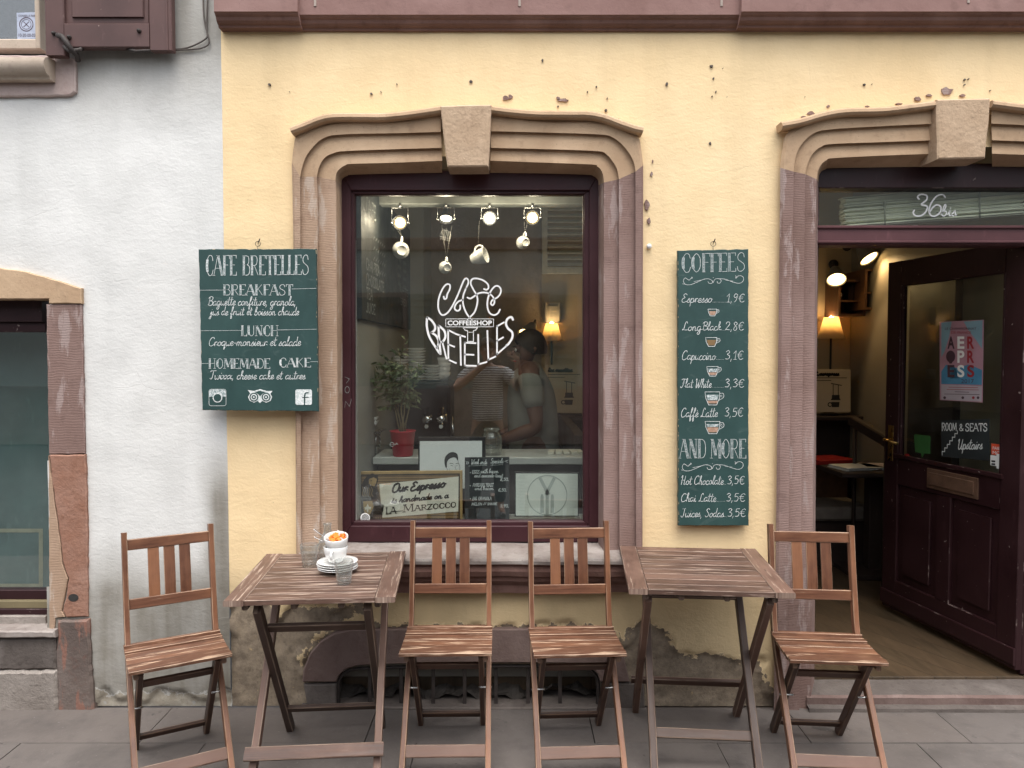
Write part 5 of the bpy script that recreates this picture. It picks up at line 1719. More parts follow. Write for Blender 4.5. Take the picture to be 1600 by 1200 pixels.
item(z8, 'Chai Latte', 112, 378, 930, '3,5€', 452, 597, 30, (386, 444))
item(z8, 'Juices, Sodas', 112, 436, 1045, '3,5€', 462, 602, 30, (440, 458))
def drawn_cup(z, x0, y0, w_, h, lv, top):
    o = [(x0, y0), (x0 + w_ * .78, y0), (x0 + w_ * .76, y0 + h * .5), (x0 + w_ * .62, y0 + h), (x0 + w_ * .2, y0 + h), (x0 + w_ * .05, y0 + h * .5)]
    zb = lambda x, y: z(x, y) + V((0, .0004, 0))
    ins = lambda t0, t1: [(x0 + w_ * (.06 + .10 * t0), y0 + h * t0), (x0 + w_ * (.74 - .06 * t0), y0 + h * t0), (x0 + w_ * (.74 - .12 * t1), y0 + h * t1), (x0 + w_ * (.06 + .14 * t1), y0 + h * t1)]
    fill(mb, ins(lv, .88), zb, TN if top != 'dark' else 4)
    if top == 'milk': fill(mb, ins(.22, lv - .05), zb, GR)
    line(mb, o + [o[0]], .0022, z, FRONT, CH, 1)
    line(mb, [(x0 + w_ * .78, y0 + h * .12), (x0 + w_ * .96, y0 + h * .12), (x0 + w_ * .98, y0 + h * .42), (x0 + w_ * .72, y0 + h * .66)], .0019, z, FRONT, CH, 4)
    line(mb, circ(x0 + w_ * .86, y0 + h * .32, w_ * .05, 10), .0012, z, FRONT, CH, 1)
drawn_cup(z7, 346, 590, 90, 55, .3, 'x'); drawn_cup(z7, 326, 822, 118, 72, .26, 'dark'); drawn_cup(z7, 336, 1058, 118, 78, .62, 'milk')
drawn_cup(z8, 295, 107, 142, 98, .68, 'milk'); drawn_cup(z8, 296, 329, 142, 92, .48, 'milk')
mb.build('lettering', [M['chalk'], M['chalk_grey'], M['chalk_tan'], M['board'], M['sign_brown']], b2)
hang_hook(1114.5, 381, YB2 + .008, 'small rusty hook above the coffee menu board')
# ---------------------------------------------------------------- lighting track and spotlights behind the window
zt5 = lambda x, y, Y: at(520 + x * .275, 540 + y * .275, Y)
z4w = lambda x, y, Y: at(520 + x * .275, 270 + y * .275, Y)
TY = .62
mb = MB()
p, q = at(470, 304, TY), at(935, 319, TY)
mb.box(((p.x + q.x) / 2 + .03, TY + .04, (p.z + q.z) / 2 + .004), (q.x - p.x, .09, p.z - q.z + .01), ch=.004)
for px in (640, 860):
    x = at(px, 304, TY + .04).x
    mb.tube([(x, TY + .04, p.z), (x, TY + .04, RZ)], .006, 8)
tr_ = mb.build('lighting_track', M['track'])
tag(tr_, 'pale lighting track across the top of the café window', 'lighting track')
def spot(px, py, tiltx, mat, label, bare=True):
    c = at(px, py, TY)
    top = at(px, 318, TY).z
    t = thing('spotlight', label, 'spotlight', c, 0, 'spotlights on the track')
    mb = MB()
    hw = .042
    mb.tube([(0, 0.0, top - c.z), (0, 0, top - c.z - .02)], .008, 8)
    mb.tube([(-hw, 0, -.004), (-hw, 0, top - c.z - .022), (hw, 0, top - c.z - .022), (hw, 0, -.004)], .0028, 6)
    for s in (-1, 1):
        mb.lathe([(.007, -.006), (.007, .006)], (s * hw, 0, 0), 10, M=Matrix.Rotation(R(90), 3, 'Y'))
    mb.build('bracket', M['steel'], t)
    Mx = Matrix.Rotation(R(tiltx), 3, 'X')      # opening of the head (local -Y) tipped down
    Mz = Mx @ Matrix.Rotation(R(90), 3, 'X')
    mb = MB()
    mb.lathe([(.012, -.085), (.016, -.08), (.017, -.05), (.022, -.035), (.036, .0), (.037, .006), (.034, .004), (.020, -.03), (.0001, -.034)], (0, 0, 0), 20, M=Mz)
    mb.build('lamp_head', M['black'], t)
    mb = MB()
    mb.lathe([(.0265, -.012), (.026, -.002), (.018, .004), (.0001, .006)], (0, 0, 0), 20, M=Mz)
    mb.build('bulb', mat, t)
    l = bpy.data.lights.new('spotlight_beam', 'POINT'); l.energy = 1.3; l.color = (1, .84, .62); l.shadow_soft_size = .03
    lo = bpy.data.objects.new('spotlight_beam', l); COL.objects.link(lo); lo.parent = t; lo.location = Mz @ V((0, 0, .10))
    return t
spot(625, 348, 8, M['bulb_warm'], 'lit warm spotlight, leftmost on the track')
spot(697, 342, 62, M['bulb_white'], 'spotlight with dark head tipped downwards, second from the left on the track')
spot(765, 341, 8, M['bulb_white'], 'brightest white spotlight, above the hanging cup with the printed mark')
spot(832, 340, 8, M['bulb_warm'], 'lit warm spotlight, rightmost on the track, beside the slatted vent')

# cups hung from the spotlights on strings
def hung_cup(px, py, r, h, rot, label, strings):
    t = make_cup('hanging_cup', label, 'cups hung on strings in the window', r, h)
    m = rot.to_4x4()
    c = at(px, py, TY)
    t.rotation_euler = rot.to_euler()
    t.location = c - rot @ V((0, 0, h * .5))
    bpy.context.view_layer.update()
    grip = t.location + rot @ V((r * 1.5, 0, h * .58))
    mb = MB()
    for a in strings:
        mb.tube([grip, at(a[0], a[1], TY)], .0007, 5)
    mb.tube([grip + V((.004 * math.cos(i), 0, .004 * math.sin(i))) for i in [k * .9 for k in range(7)]], .001, 5, closed=True)
    o = mb.build('string', M['lampmetal'])
    tag(o, 'thin string holding ' + label.replace(' hung', ',', 1).split(' on ')[0].split(', beside')[0], 'string', 'strings holding the cups')
    return t
def orient(axis, hand):
    """columns: local x (handle), y, z (cup axis, base->rim)"""
    z = V(axis).normalized(); x = V(hand); x = (x - z * x.dot(z)).normalized(); y = z.cross(x)
    return Matrix((x, y, z)).transposed()
hung_cup(627, 391, .0445, .060, orient((-.25, .93, .12), (.05, 0, 1)), 'white cup hung with its base outwards, leftmost in the window', [(616, 352), (622, 352)])
hung_cup(697, 418, .033, .050, orient((-.3, .92, .1), (.05, 0, 1)), 'white small cup hung lowest in the window on two strings', [(690, 352), (706, 352)])
cp = hung_cup(748, 402, .041, .078, orient((.80, -.30, .22), (.1, .2, 1)), 'white tall cup with a printed mark hung on its side in the window', [(749, 345)])
mb = MB()
Mq = cp.rotation_euler.to_matrix()
for i, (u0, u1, v0, v1) in enumerate(((-.28, .28, .030, .0345), (-.28, -.2, .030, .056), (.2, .28, .030, .056), (-.28, .28, .052, .056), (-.2, .05, .036, .046), (-.05, .15, .044, .05))):
    n_ = 6
    ang = [-2.0 + u0 + (u1 - u0) * k / n_ for k in range(n_ + 1)]
    rad = lambda z: .0416 * (.66 + .34 * min(1, (z / .078) * 1.25))
    a = mb.add([V((rad(v0) * math.cos(t), rad(v0) * math.sin(t), v0)) for t in ang]); b = mb.add([V((rad(v1) * math.cos(t), rad(v1) * math.sin(t), v1)) for t in ang])
    for k in range(n_):
        mb.face((a + k, a + k + 1, b + k + 1, b + k))
mb.build('printed_mark', M['ink'], cp)
hung_cup(819, 379, .034, .048, orient((-.35, .9, .1), (.1, 0, 1)), 'white small cup hung highest in the window, beside the slatted vent', [(819, 347), (824, 347)])

# menu chalkboard on the left inside wall
t = wthing('wall_chalkboard', 'large dark chalkboard with drinks list on the left wall inside', 'chalkboard', (RL + .01, .7, 1.74))
mb = MB()
y0, y1 = .14, 1.80
mb.box((RL + .012, (y0 + y1) / 2, 2.05), (.022, y1 - y0, .66)); mb.build('panel', M['black_board'], t)
mb = MB()
cbm = lambda u, v: V((RL + .0245, y0 + u * (y1 - y0), v))
class _P: pass
cx = lambda x, y: cbm(x, y)
def cbt(txt, u0, u1, z, h):
    caps(mb, txt, u0, u1, -z, h, lambda x, y: cbm(x, -y), (1, 0, 0), .007, .010, serif=False)
cbt('CAFE', .06, .22, 2.22, .07); cbt('TAILLE', .52, .86, 2.22, .05)
for i, z in enumerate((2.12, 2.07, 2.02, 1.97)):
    for a, b in ((.18, .40), (.66, .74), (.80, .88)):
        for k in range(6):
            u = a + (b - a) * k / 6
            mb.ribbon([cbm(u, z), cbm(u + (b - a) * .1, z + .018)], .006, (1, 0, 0))
cbt('CHAI TEA', .06, .28, 1.955, .05); cbt('CHOCOLATE', .06, .36, 1.885, .05); cbt('TEA', .06, .16, 1.82, .05); cbt('JUICE', .06, .2, 1.755, .045)
cbt('WHITE', .70, .92, 1.93, .04); cbt('BREW', .72, .9, 1.86, .04)
mb.build('lettering', M['chalk_dim'], t)

# fuse box and light switch on the back wall
mb = MB()
p, q = at(851, 473, RB - .07), at(876, 504, RB - .07)
mb.box(((p.x + q.x) / 2, RB - .035, (p.z + q.z) / 2), (q.x - p.x, .07, p.z - q.z), ch=.008)
mb.box(((p.x + q.x) / 2, RB - .073, (p.z + q.z) / 2 + .03), ((q.x - p.x) * .6, .006, .04), ch=.001)
tag(mb.build('fuse_box', M['int_side']), 'pale fuse box on the back wall above the table lamp', 'fuse box')
mb = MB()
c = at(868, 587, RB)
mb.box((c.x, RB - .008, c.z), (.08, .014, .08), ch=.004); mb.box((c.x, RB - .017, c.z), (.035, .006, .04), ch=.002)
tag(mb.build('light_switch', M['ceramic']), 'white light switch below the table lamp on the back wall', 'switch')

# lamps with cream shades
def shade_lamp(px, py_top, py_bot, r_top, r_bot, zfoot, Y, label, power):
    c = at(px, (py_top + py_bot) / 2, Y)
    zt_, zb_ = at(px, py_top, Y).z, at(px, py_bot, Y).z
    t = thing('table_lamp', label, 'lamp', (c.x, Y, zfoot), 0, 'lamps with cream shades')
    h0, h1 = zb_ - zfoot, zt_ - zfoot
    mb = MB()
    mb.lathe([(.065, 0), (.065, .012), (.02, .022), (.008, .03), (.007, h1 - .05), (.012, h1 - .05), (.012, h1 - .03)], seg=20)
    for k in range(3):
        a = k * 2.09
        mb.tube([(.007 * math.cos(a), .007 * math.sin(a), h1 - .05), (r_top * .97 * math.cos(a), r_top * .97 * math.sin(a), h1 - .004)], .002, 5)
    mb.build('stand', M['iron'], t)
    mb = MB()
    mb.lathe([(r_bot, h0), (r_top, h1), (r_top - .002, h1), (r_bot - .002, h0), (r_bot, h0)], seg=32)
    mb.build('shade', M['shade'], t)
    mb = MB()
    mb.lathe([(.0001, -.03), (.02, -.02), (.028, 0), (.02, .02), (.0001, .03)], (0, 0, h1 - .02), 14)
    b = mb.build('bulb', power, t)
    return t
zled = at(1300, 646, RB).z
M['bulb_lamp'] = emit('bulb_lamp', (1.0, .67, .33), 34)
shade_lamp(862, 505, 533, .042, .080, zled, RB - .13, 'lit lamp with cream shade seen through the window', M['bulb_lamp'])
shade_lamp(1298.5, 496, 529, .050, .094, zled, RB - .13, 'lit lamp with cream shade seen through the open door', M['bulb_lamp'])
mb = MB()
p, q = at(846, 646, RB - .2), at(1420, 646, RB - .2)
mb.box(((p.x + q.x) / 2, RB - .12, zled - .017), (q.x - p.x, .24, .030), ch=.004)
tag(mb.build('wall_shelf', M['wainscot']), 'long dark shelf along the back wall carrying the cream lamps', 'shelf')

# posters on the back wall with drawings of coffee makers
def wall_poster(x0, y0, x1, y1, label, title, flip):
    Y = RB - .225
    t = wthing('poster', label, 'poster', at((x0 + x1) / 2, y1, Y), 'coffee posters on the back wall')
    mb = MB(); f = [at(*p, Y) for p in ((x0, y0), (x1, y0), (x1, y1), (x0, y1))]
    mb.prism(f, [p + V((0, .003, 0)) for p in f], .0005); mb.build('sheet', M['poster_cream'], t)
    mb = MB(); m_ = flat(Y - .001)
    w_, h_ = x1 - x0, y1 - y0
    script(mb, title, x0 + w_ * .08, x0 + w_ * .70, y0 + h_ * .14, 2.4, m_, FRONT, .012)
    for k in range(2):
        line(mb, [(x0 + w_ * .08, y0 + h_ * (.20 + .06 * k)), (x0 + w_ * (.9 - .4 * k), y0 + h_ * (.20 + .06 * k))], .006, m_, FRONT, k=1)
    cx, cy = x0 + w_ * .62, y0 + h_ * .42
    line(mb, [(cx - 7, cy - 6), (cx + 9, cy - 3)], .008, m_, FRONT, k=1)
    line(mb, [(cx - 4, cy - 4), (cx - 4, cy + 12)], .007, m_, FRONT, k=1); line(mb, [(cx + 4, cy - 4), (cx + 4, cy + 12)], .007, m_, FRONT, k=1)
    fill(mb, [(cx - 6, cy + 12), (cx + 6, cy + 12), (cx + 6, cy + 17), (cx + 8, cy + 20), (cx - 8, cy + 20), (cx - 6, cy + 17)], m_)
    fill(mb, [(cx - 7, cy + 23), (cx + 6, cy + 23), (cx + 5, cy + 31), (cx - 6, cy + 31)], m_)
    line(mb, circ(cx - 9, cy + 27, 3, 10), .007, m_, FRONT, k=1)
    mb.build('print', M['ink'], t)
wall_poster(852, 570, 912, 645, 'coffee poster standing before the lamp on the shelf, seen through the window', 'les recettes', True)
wall_poster(1268, 577, 1329, 644, 'coffee poster with press drawing, seen through the open door', 'L aeropress'.replace(' ', ','), True)

# clamp lamp behind the man
t = wthing('clamp_lamp', 'grey cone lamp tipped downwards on the back wall, left of the cream shade', 'lamp', at(828, 500, RB - .1))
YC = RB - .30
c = at(826, 522, YC)
Mz = orient((-.35, -.55, -.75), (1, 0, 0))
mb = MB(); mb.lathe([(.018, -.10), (.03, -.09), (.05, -.04), (.078, .02), (.080, .024), (.076, .022), (.046, -.04), (.0001, -.07)], c, 22, M=Mz); mb.build('lamp_head', M['lampmetal'], t)
mb = MB(); mb.lathe([(.0001, -.02), (.055, -.01), (.066, .006), (.0001, .012)], c, 20, M=Mz); mb.build('bulb', M['bulb_warm'], t)
mb = MB(); mb.tube([c + V((.03, .05, .07)), c + V((.05, .12, .10)), V((c.x + .05, RB - .01, c.z + .06))], .008, 8); mb.build('bracket', M['iron'], t)

# counter with espresso machine, stacked plates and cups
CT = at(800, 709, .60).z
t = wthing('bar_counter', 'long bar counter with pale top just inside the window', 'counter', (-.19, .62, FZ))
mb = MB(); mb.box((-.16, .63, CT - .018), (1.06, .34, .036), ch=.004); mb.build('countertop', M['counter'], t)
mb = MB(); mb.box((-.16, .66, (CT - .036 + FZ) / 2), (1.04, .26, CT - .036 - FZ), ch=.004); mb.build('front_panel', M['wainscot'], t)
mb = MB(); mb.box((.37, 1.55, .62), (.06, 1.5, 1.0), ch=.004); mb.box((.10, 1.95, .5), (1.2, .4, .9)); 
tag(mb.build('back_counter', M['wainscot']), 'dark back counter in the depth of the café', 'counter')
t = wthing('espresso_machine', 'dark espresso machine with chrome groups behind the counter', 'coffee machine', (-.5, 1.25, CT))
MY = 1.25
mb = MB()
p, q = at(612, 604, MY), at(703, 706, MY)
mb.box(((p.x + q.x) / 2, MY + .2, (p.z + q.z) / 2 + .02), (q.x - p.x, .36, (p.z - q.z) * .92), ch=.02)
mb.box(((p.x + q.x) / 2, MY + .05, p.z + .012), (q.x - p.x + .02, .48, .03), ch=.006)
mb.box(((p.x + q.x) / 2, MY - .02, q.z + .03), (q.x - p.x, .3, .05), ch=.008)
mb.build('body', M['black'], t)
for k, px in enumerate((668, 690)):
    c = at(px, 655, MY - .06)
    mb = MB()
    mb.lathe([(.030, .03), (.034, .0), (.034, -.02), (.022, -.03), (.008, -.035), (.007, -.05)], c, 18)
    mb.tube([c + V((0, 0, -.012)), c + V((.01, -.15, -.03))], .012, 8)
    mb.lathe([(.012, .07), (.012, .03), (.030, .03)], c, 14)
    mb.build('brew_group', M['chrome'], t)
mb = MB(); mb.tube([at(706, 650, MY - .05), at(708, 675, MY - .08), at(704, 700, MY - .05)], .006, 8); mb.build('steam_wand', M['chrome'], t)
# vessels stacked on the machine
rr = random.Random(21)
for i, (px, py, n, r, kind) in enumerate(((622, 600, 9, .075, 'plate'), (650, 600, 12, .062, 'plate'), (676, 600, 6, .060, 'plate'), (694, 600, 4, .04, 'cup'))):
    c = at(px, py, MY + .08)
    c.z = p.z + .028
    for k in range(n):
        mb = MB()
        if kind == 'plate':
            mb.lathe([(.0001, .003), (r * .45, .001), (r * .5, 0), (r, .013), (r, .016), (r * .5, .005), (.0001, .006)], seg=22); dz = .017
        else:
            mb.lathe([(.0001, .003), (r * .5, 0), (r * .85, .03), (r, .055), (r * .95, .055), (r * .8, .03), (.0001, .01)], seg=22); dz = .03
        o = mb.build('side_plate' if kind == 'plate' else 'coffee_cup', M['ceramic'])
        o.location = c + V((rr.uniform(-.003, .003), rr.uniform(-.003, .003), k * dz))
        pos = ['left', 'middle', 'right', ''][i]
        tag(o, ('white plate in the %s stack on top of the espresso machine' % pos) if kind == 'plate' else 'white cup in the column beside the plates on the espresso machine',
            kind, ('plates in the %s stack on the machine' % pos) if kind == 'plate' else 'cups stacked on the machine')
for k in range(2):
    mb = MB(); mb.lathe([(.0001, .004), (.03, 0), (.06, .02), (.078, .05), (.076, .05), (.055, .022), (.0001, .008)], seg=24)
    o = mb.build('bowl', M['ceramic']); o.location = at(568, 600, .60) + V((0, 0, k * .022))
    o.location.z = CT + .12 + k * .022
    tag(o, ['white bowl, lower of the two nested on the metal rack', 'white bowl, upper of the two nested on the metal rack'][k], 'bowl', 'bowls nested by the counter')
mb = MB()
c = at(568, 600, .60)
for sx_ in (-.07, .07):
    for sy_ in (-.05, .07):
        mb.tube([(c.x + sx_, .60 + sy_, CT + .0005), (c.x + sx_, .60 + sy_, CT + .116)], .004, 6)
mb.box((c.x, .61, CT + .117), (.19, .17, .006), ch=.001)
tag(mb.build('metal_rack', M['steel']), 'small metal rack carrying two nested white bowls on the counter', 'rack')

# potted plant
pz = CT
pc = at(629.5, 714, .52)
t = wthing('potted_plant', 'slender leafy plant in a bright red pot on the counter', 'plant', (pc.x, .52, pz))
mb = MB()
mb.lathe([(.0001, 0), (.046, 0), (.049, .003), (.063, .122), (.066, .124), (.066, .128), (.061, .128), (.059, .11), (.0001, .108)], (pc.x, .52, pz + .0005), 32)
mb.build('pot', M['red_pot'], t)
mb = MB()
line(mb, circ(pc.x * 0 + 612.5, 694.5, 3.2, 12), .0022, lambda x, y: at(x, y, .452), FRONT, k=1); line(mb, [(617, 696), (619.5, 692), (622, 695)], .0022, lambda x, y: at(x, y, .452), FRONT, k=1)
line(mb, [(609, 694.5), (622, 694.5)], .0018, lambda x, y: at(x, y, .452), FRONT, k=1)
mb.build('pot_print', M['decal'], t)
rr = random.Random(9)
stem, lf = MB(), MB()
top0 = V((pc.x, .52, pz + .11))
def leafm(p, d, L):
    d = d.normalized(); s_ = d.cross(V((rr.uniform(-1, 1), rr.uniform(-1, 1), rr.uniform(-.3, 1)))).normalized(); n_ = s_.cross(d)
    w_ = L * rr.uniform(.15, .22)
    a = [p, p + d * L * .35 + s_ * w_ + n_ * L * .05, p + d * L * .7 + s_ * w_ * .7 - n_ * L * .02, p + d * L - n_ * L * .15, p + d * L * .7 - s_ * w_ * .7 - n_ * L * .02, p + d * L * .35 - s_ * w_ + n_ * L * .05]
    lf.poly(a)
for k in range(7):
    a = rr.uniform(0, 6.28)
    bx, by = math.cos(a), math.sin(a)
    pth = [top0 + V((bx * .012, by * .012, 0))]
    H = rr.uniform(.22, .40); sp_ = rr.uniform(.04, .17)
    for i in range(1, 7):
        f = i / 6
        pth.append(top0 + V((bx * (.012 + sp_ * f ** 1.7) + rr.uniform(-.008, .008), by * (.012 + sp_ * .7 * f ** 1.7) + rr.uniform(-.008, .008), H * f)))
    stem.tube(pth, .0045, 6, scale=[1 - .75 * i / 6 for i in range(7)])
    for i in range(3, 7):
        for b in range(3):
            d = V((rr.uniform(-1, 1), rr.uniform(-1, 1), rr.uniform(-.2, .8))).normalized()
            L2 = rr.uniform(.04, .12)
            e = pth[i] + d * L2
            stem.tube([pth[i], (pth[i] + e) / 2 + V((0, 0, .008)), e], .0013, 5)
            for m_ in range(8):
                f = (m_ + 1) / 8
                leafm(pth[i].lerp(e, f), d + V((rr.uniform(-1, 1), rr.uniform(-1, 1), rr.uniform(-1, .3))), rr.uniform(.022, .045))
stem.build('stem', M['stem'], t); lf.build('foliage', M['leaf'], t)
mb = MB(); mb.lathe([(.058, 0), (.0001, .004)], (pc.x, .52, pz + .112), 20); mb.build('soil', M['soil'], t)

# glass jar on the counter
mb = MB()
mb.lathe([(.0001, 0), (.050, 0), (.053, .004), (.053, .085), (.047, .103), (.038, .112), (.038, .128), (.042, .130), (.042, .137), (.036, .137), (.035, .110), (.044, .102), (.050, .084), (.050, .006), (.0001, .004)], seg=28)
o = mb.build('glass_jar', M['tumbler']); pj = at(768, 713, .56); o.location = (pj.x, .56, CT + .0005)
tag(o, 'clear glass jar on the counter right of the framed portrait', 'jar')
for k in range(5):
    mb = MB()
    mb.box((at(862 + k * 11, 705, .62).x, .62 + .01 * (k % 2), CT + .008), (.030, .11, .012), Matrix.Rotation(R(-6 + 4 * k), 3, 'Z'), ch=.001)
    tag(mb.build('leaflet_stack', M['sign_cream']), 'small stack of cream leaflets lying in a row on the bar counter', 'leaflets', 'leaflet stacks on the bar counter')

# ---------------------------------------------------------------- signs standing inside the window
def panel(name, label, cat, q, Y, th, mat, ch=.002):
    t = wthing(name, label, cat, at((q[2][0] + q[3][0]) / 2, max(q[2][1], q[3][1]), Y))
    mb = MB(); f = [at(*p, Y) for p in q]
    mb.prism(f, [p + V((0, th, 0)) for p in f], ch); mb.build('panel', mat, t)
    return t
Z5 = lambda pts: [(520 + x * .275, 540 + y * .275) for x, y in pts]
def z5m(Y): return lambda x, y: at(520 + x * .275, 540 + y * .275, Y)
# framed portrait drawing
YP = .34
t = panel('framed_drawing', 'black frame with ink drawing of a man’s face behind the espresso sign', 'picture', Z5([(485, 520), (868, 518), (868, 830), (485, 830)]), YP, .02, M['black'])
mb = MB(); f = [zt5(x, y, YP - .001) for x, y in ((494, 543), (848, 541), (848, 812), (494, 812))]; mb.prism(f, [p + V((0, .0005, 0)) for p in f]); mb.build('sheet', M['paper'], t)
mb = MB(); m_ = z5m(YP - .0022)
for pts in ([(640, 690), (634, 660), (640, 630), (665, 608), (690, 606), (708, 618), (712, 645), (708, 652), (696, 636), (668, 640), (650, 660), (648, 690)],):
    fill(mb, pts, m_, k=3)
for pts, wd in (([(648, 668), (640, 672), (641, 690), (650, 700), (652, 720), (664, 745)], .0016), ([(710, 650), (716, 672), (722, 690), (718, 725), (705, 755), (690, 765), (668, 750)], .0016), ([(664, 672), (676, 668), (686, 674)], .0022), ([(698, 672), (706, 668), (714, 672)], .0022),
                ([(668, 684), (676, 681), (684, 685)], .0016), ([(700, 684), (708, 681)], .0016), ([(694, 680), (698, 700), (702, 708), (692, 710)], .0014), ([(682, 730), (696, 728), (708, 732)], .0018), ([(662, 700), (668, 730), (684, 748)], .0012)):
    line(mb, pts, wd, m_, FRONT, k=4)
mb.build('drawing', M['ink'], t)
# framed print with crossed emblem
YR = .26
t = panel('framed_print', 'pale print with grey round emblem, standing at the right in the window', 'picture', Z5([(1034, 718), (1398, 722), (1398, 972), (1034, 972)]), YR, .016, M['black'])
mb = MB(); f = [zt5(x, y, YR - .001) for x, y in ((1040, 726), (1392, 728), (1392, 966), (1040, 966))]; mb.prism(f, [p + V((0, .0005, 0)) for p in f]); mb.build('sheet', M['paper_print'], t)
mb = MB(); m_ = z5m(YR - .0022)
line(mb, circ(1218, 850, 112, 40) + [(1330, 850)], .0045, m_, FRONT, k=1)
for a, b in (((1180, 758), (1222, 840)), ((1256, 758), (1214, 840)), ((1218, 835), (1218, 955))):
    line(mb, [a, b], .020, m_, FRONT, k=1)
for x in (1189, 1247):
    fill(mb, [(x - 9, 860), (x - 6, 845), (x + 6, 845), (x + 9, 860), (x + 10, 950), (x - 10, 950)], m_)
for y in (740, 748, 756):
    line(mb, [(1050, y), (1092, y)], .0010, m_, FRONT, k=1); line(mb, [(1334, y + 4), (1384, y + 4)], .0010, m_, FRONT, k=1)
rr = random.Random(2)
for k in range(10):
    y = 775 + k * 18
    line(mb, [(1056, y), (1056 + rr.uniform(30, 60), y)], .0009, m_, FRONT, k=1); line(mb, [(1380, y), (1380 - rr.uniform(20, 50), y)], .0009, m_, FRONT, k=1)
mb.build('emblem', M['ink_grey'], t)
# week-end specials chalkboard
YS = .235
t = panel('specials_board', 'small black chalkboard listing week-end specials, beside the espresso sign', 'chalkboard', Z5([(750, 636), (1003, 634), (1003, 1000), (748, 1002)]), YS, .012, M['black_board'])
mb = MB(); m_ = z5m(YS - .0012)
def st(txt, x0, x1, y, h, wd=.0022): script(mb, txt, x0, x1, y, h, m_, FRONT, wd)
M_ = m_
for pts in ([(757, 658), (764, 666), (757, 674)], [(766, 658), (773, 666), (766, 674)], [(998, 650), (976, 657), (996, 664)]): line(mb, pts, .0018, m_, FRONT, k=1)
st('Week ends', 784, 876, 674, 13); st('Specials', 896, 968, 668, 13)
line(mb, [(772, 684), (876, 680)], .0015, m_, FRONT, k=1); line(mb, [(898, 680), (966, 676)], .0015, m_, FRONT, k=1)
def bc(txt, x0, x1, y, h): caps(mb, txt, x0, x1, y, h, m_, FRONT, .0018, .0022, serif=False, slant=.12)
for y in (722, 796, 870): fill(mb, circ(782, y, 3, 8), m_)
bc('EGGS', 790, 832, 728, 20); st('with bacon', 840, 940, 724, 11); st('and avocado toast', 804, 966, 748, 10); st('8,50_', 950, 1000, 768, 9)
bc('AVOCADO TOAST', 794, 912, 802, 20); st('and bacon', 806, 912, 820, 10); st('6,50_', 940, 988, 828, 9)
bc('BIG GRANOLA', 792, 902, 878, 18); bc('MELON', 788, 848, 908, 15); st('//', 854, 872, 906, 10); bc('BANANE', 878, 932, 906, 14); st('5,90_', 950, 1000, 918, 9)
mb.build('lettering', M['chalk'], t)
# espresso sign
YE = .205
t = panel('espresso_sign', 'brown and cream sign with a lion, leaning in the lower left of the window', 'sign', Z5([(144, 716), (736, 710), (737, 1000), (141, 1004)]), YE, .014, M['sign_gold'])
mb = MB()
m0, m1, m2, m3 = (z5m(YE - .001 * k) for k in (1, 2, 3, 4))
fill(mb, [(156, 732), (722, 726), (722, 988), (153, 992)], m0, 1)
fill(mb, [(164, 740), (714, 734), (714, 980), (161, 984)], m1, 2)
for k in range(16):
    y = 744 + k * 15
    line(mb, [(163, y), (713, y - 5)], .0032, z5m(YE - .0024), FRONT, 1, 1)
fill(mb, [(264, 786), (715, 744), (713, 942), (282, 978)], m2, 3)
for a, b in (((270, 822), (330, 818)), ((640, 788), (714, 781)), ((274, 868), (714, 828)), ((276, 912), (714, 874)), ((280, 955), (350, 948))):
    line(mb, [a, b], .0016, m3, FRONT, 0, 1)
fill(mb, [(196, 738), (225, 726), (256, 738), (258, 762), (250, 790), (262, 830), (272, 900), (292, 905), (286, 940), (276, 995), (160, 997), (150, 985), (160, 930), (150, 900), (152, 870), (162, 850), (160, 800), (176, 765)], m2, 1)
for pts in ([(206, 758), (232, 748), (250, 758), (246, 782), (236, 800), (220, 796), (204, 784)],): fill(mb, pts, m3, 4)
for k in range(5):
    line(mb, [(166 + k * 13, 800 + (k % 2) * 6), (174 + k * 13, 822), (166 + k * 13, 842), (178 + k * 13, 858)], .0022, m3, FRONT, 4, 1)
line(mb, [(206, 764), (222, 766), (216, 774)], .0018, z5m(YE - .005), FRONT, 1, 1); line(mb, [(232, 788), (246, 786)], .0018, z5m(YE - .005), FRONT, 1, 1)
fill(mb, [(172, 885), (224, 882), (232, 915), (214, 955), (196, 970), (176, 940)], m3, 4)
fill(mb, [(198, 898), (206, 915), (202, 940), (198, 950), (194, 940), (190, 915)], z5m(YE - .005), 3); fill(mb, [(180, 918), (190, 916), (192, 930), (184, 934)], z5m(YE - .005), 3); fill(mb, [(206, 916), (218, 916), (214, 932), (206, 930)], z5m(YE - .005), 3)
for x in (246, 258, 270): line(mb, [(x, 975), (x, 992)], .0022, m3, FRONT, 4, 1)
mm = m3
E_ = .0088
script(mb, 'Our', 332, 424, 836, 24, mm, FRONT, E_, mi=1, rise=.11, slant=.35); script(mb, 'Espresso', 438, 636, 826, 24, mm, FRONT, E_, mi=1, rise=.11, slant=.3)
script(mb, 'is handmade on a', 334, 656, 894, 16, mm, FRONT, .0058, mi=1, rise=.09, slant=.3)
caps(mb, 'LA', 300, 362, 958, 36, mm, FRONT, .0042, .0070, 1, 1, True, rise=.10)
caps(mb, 'M', 398, 462, 946, 40, mm, FRONT, .0042, .0075, 1, 1, True, rise=.10); caps(mb, 'ARZOCCO', 464, 702, 938, 28, mm, FRONT, .0042, .0065, 1, 1, True, rise=.09)
line(mb, [(340, 944), (398, 938)], .0035, mm, FRONT, 1, 1)
mb.build('sign_face', [M['sign_cream'], M['sign_dark'], M['sign_brown'], M['sign_cream'], M['sign_gold']], t)

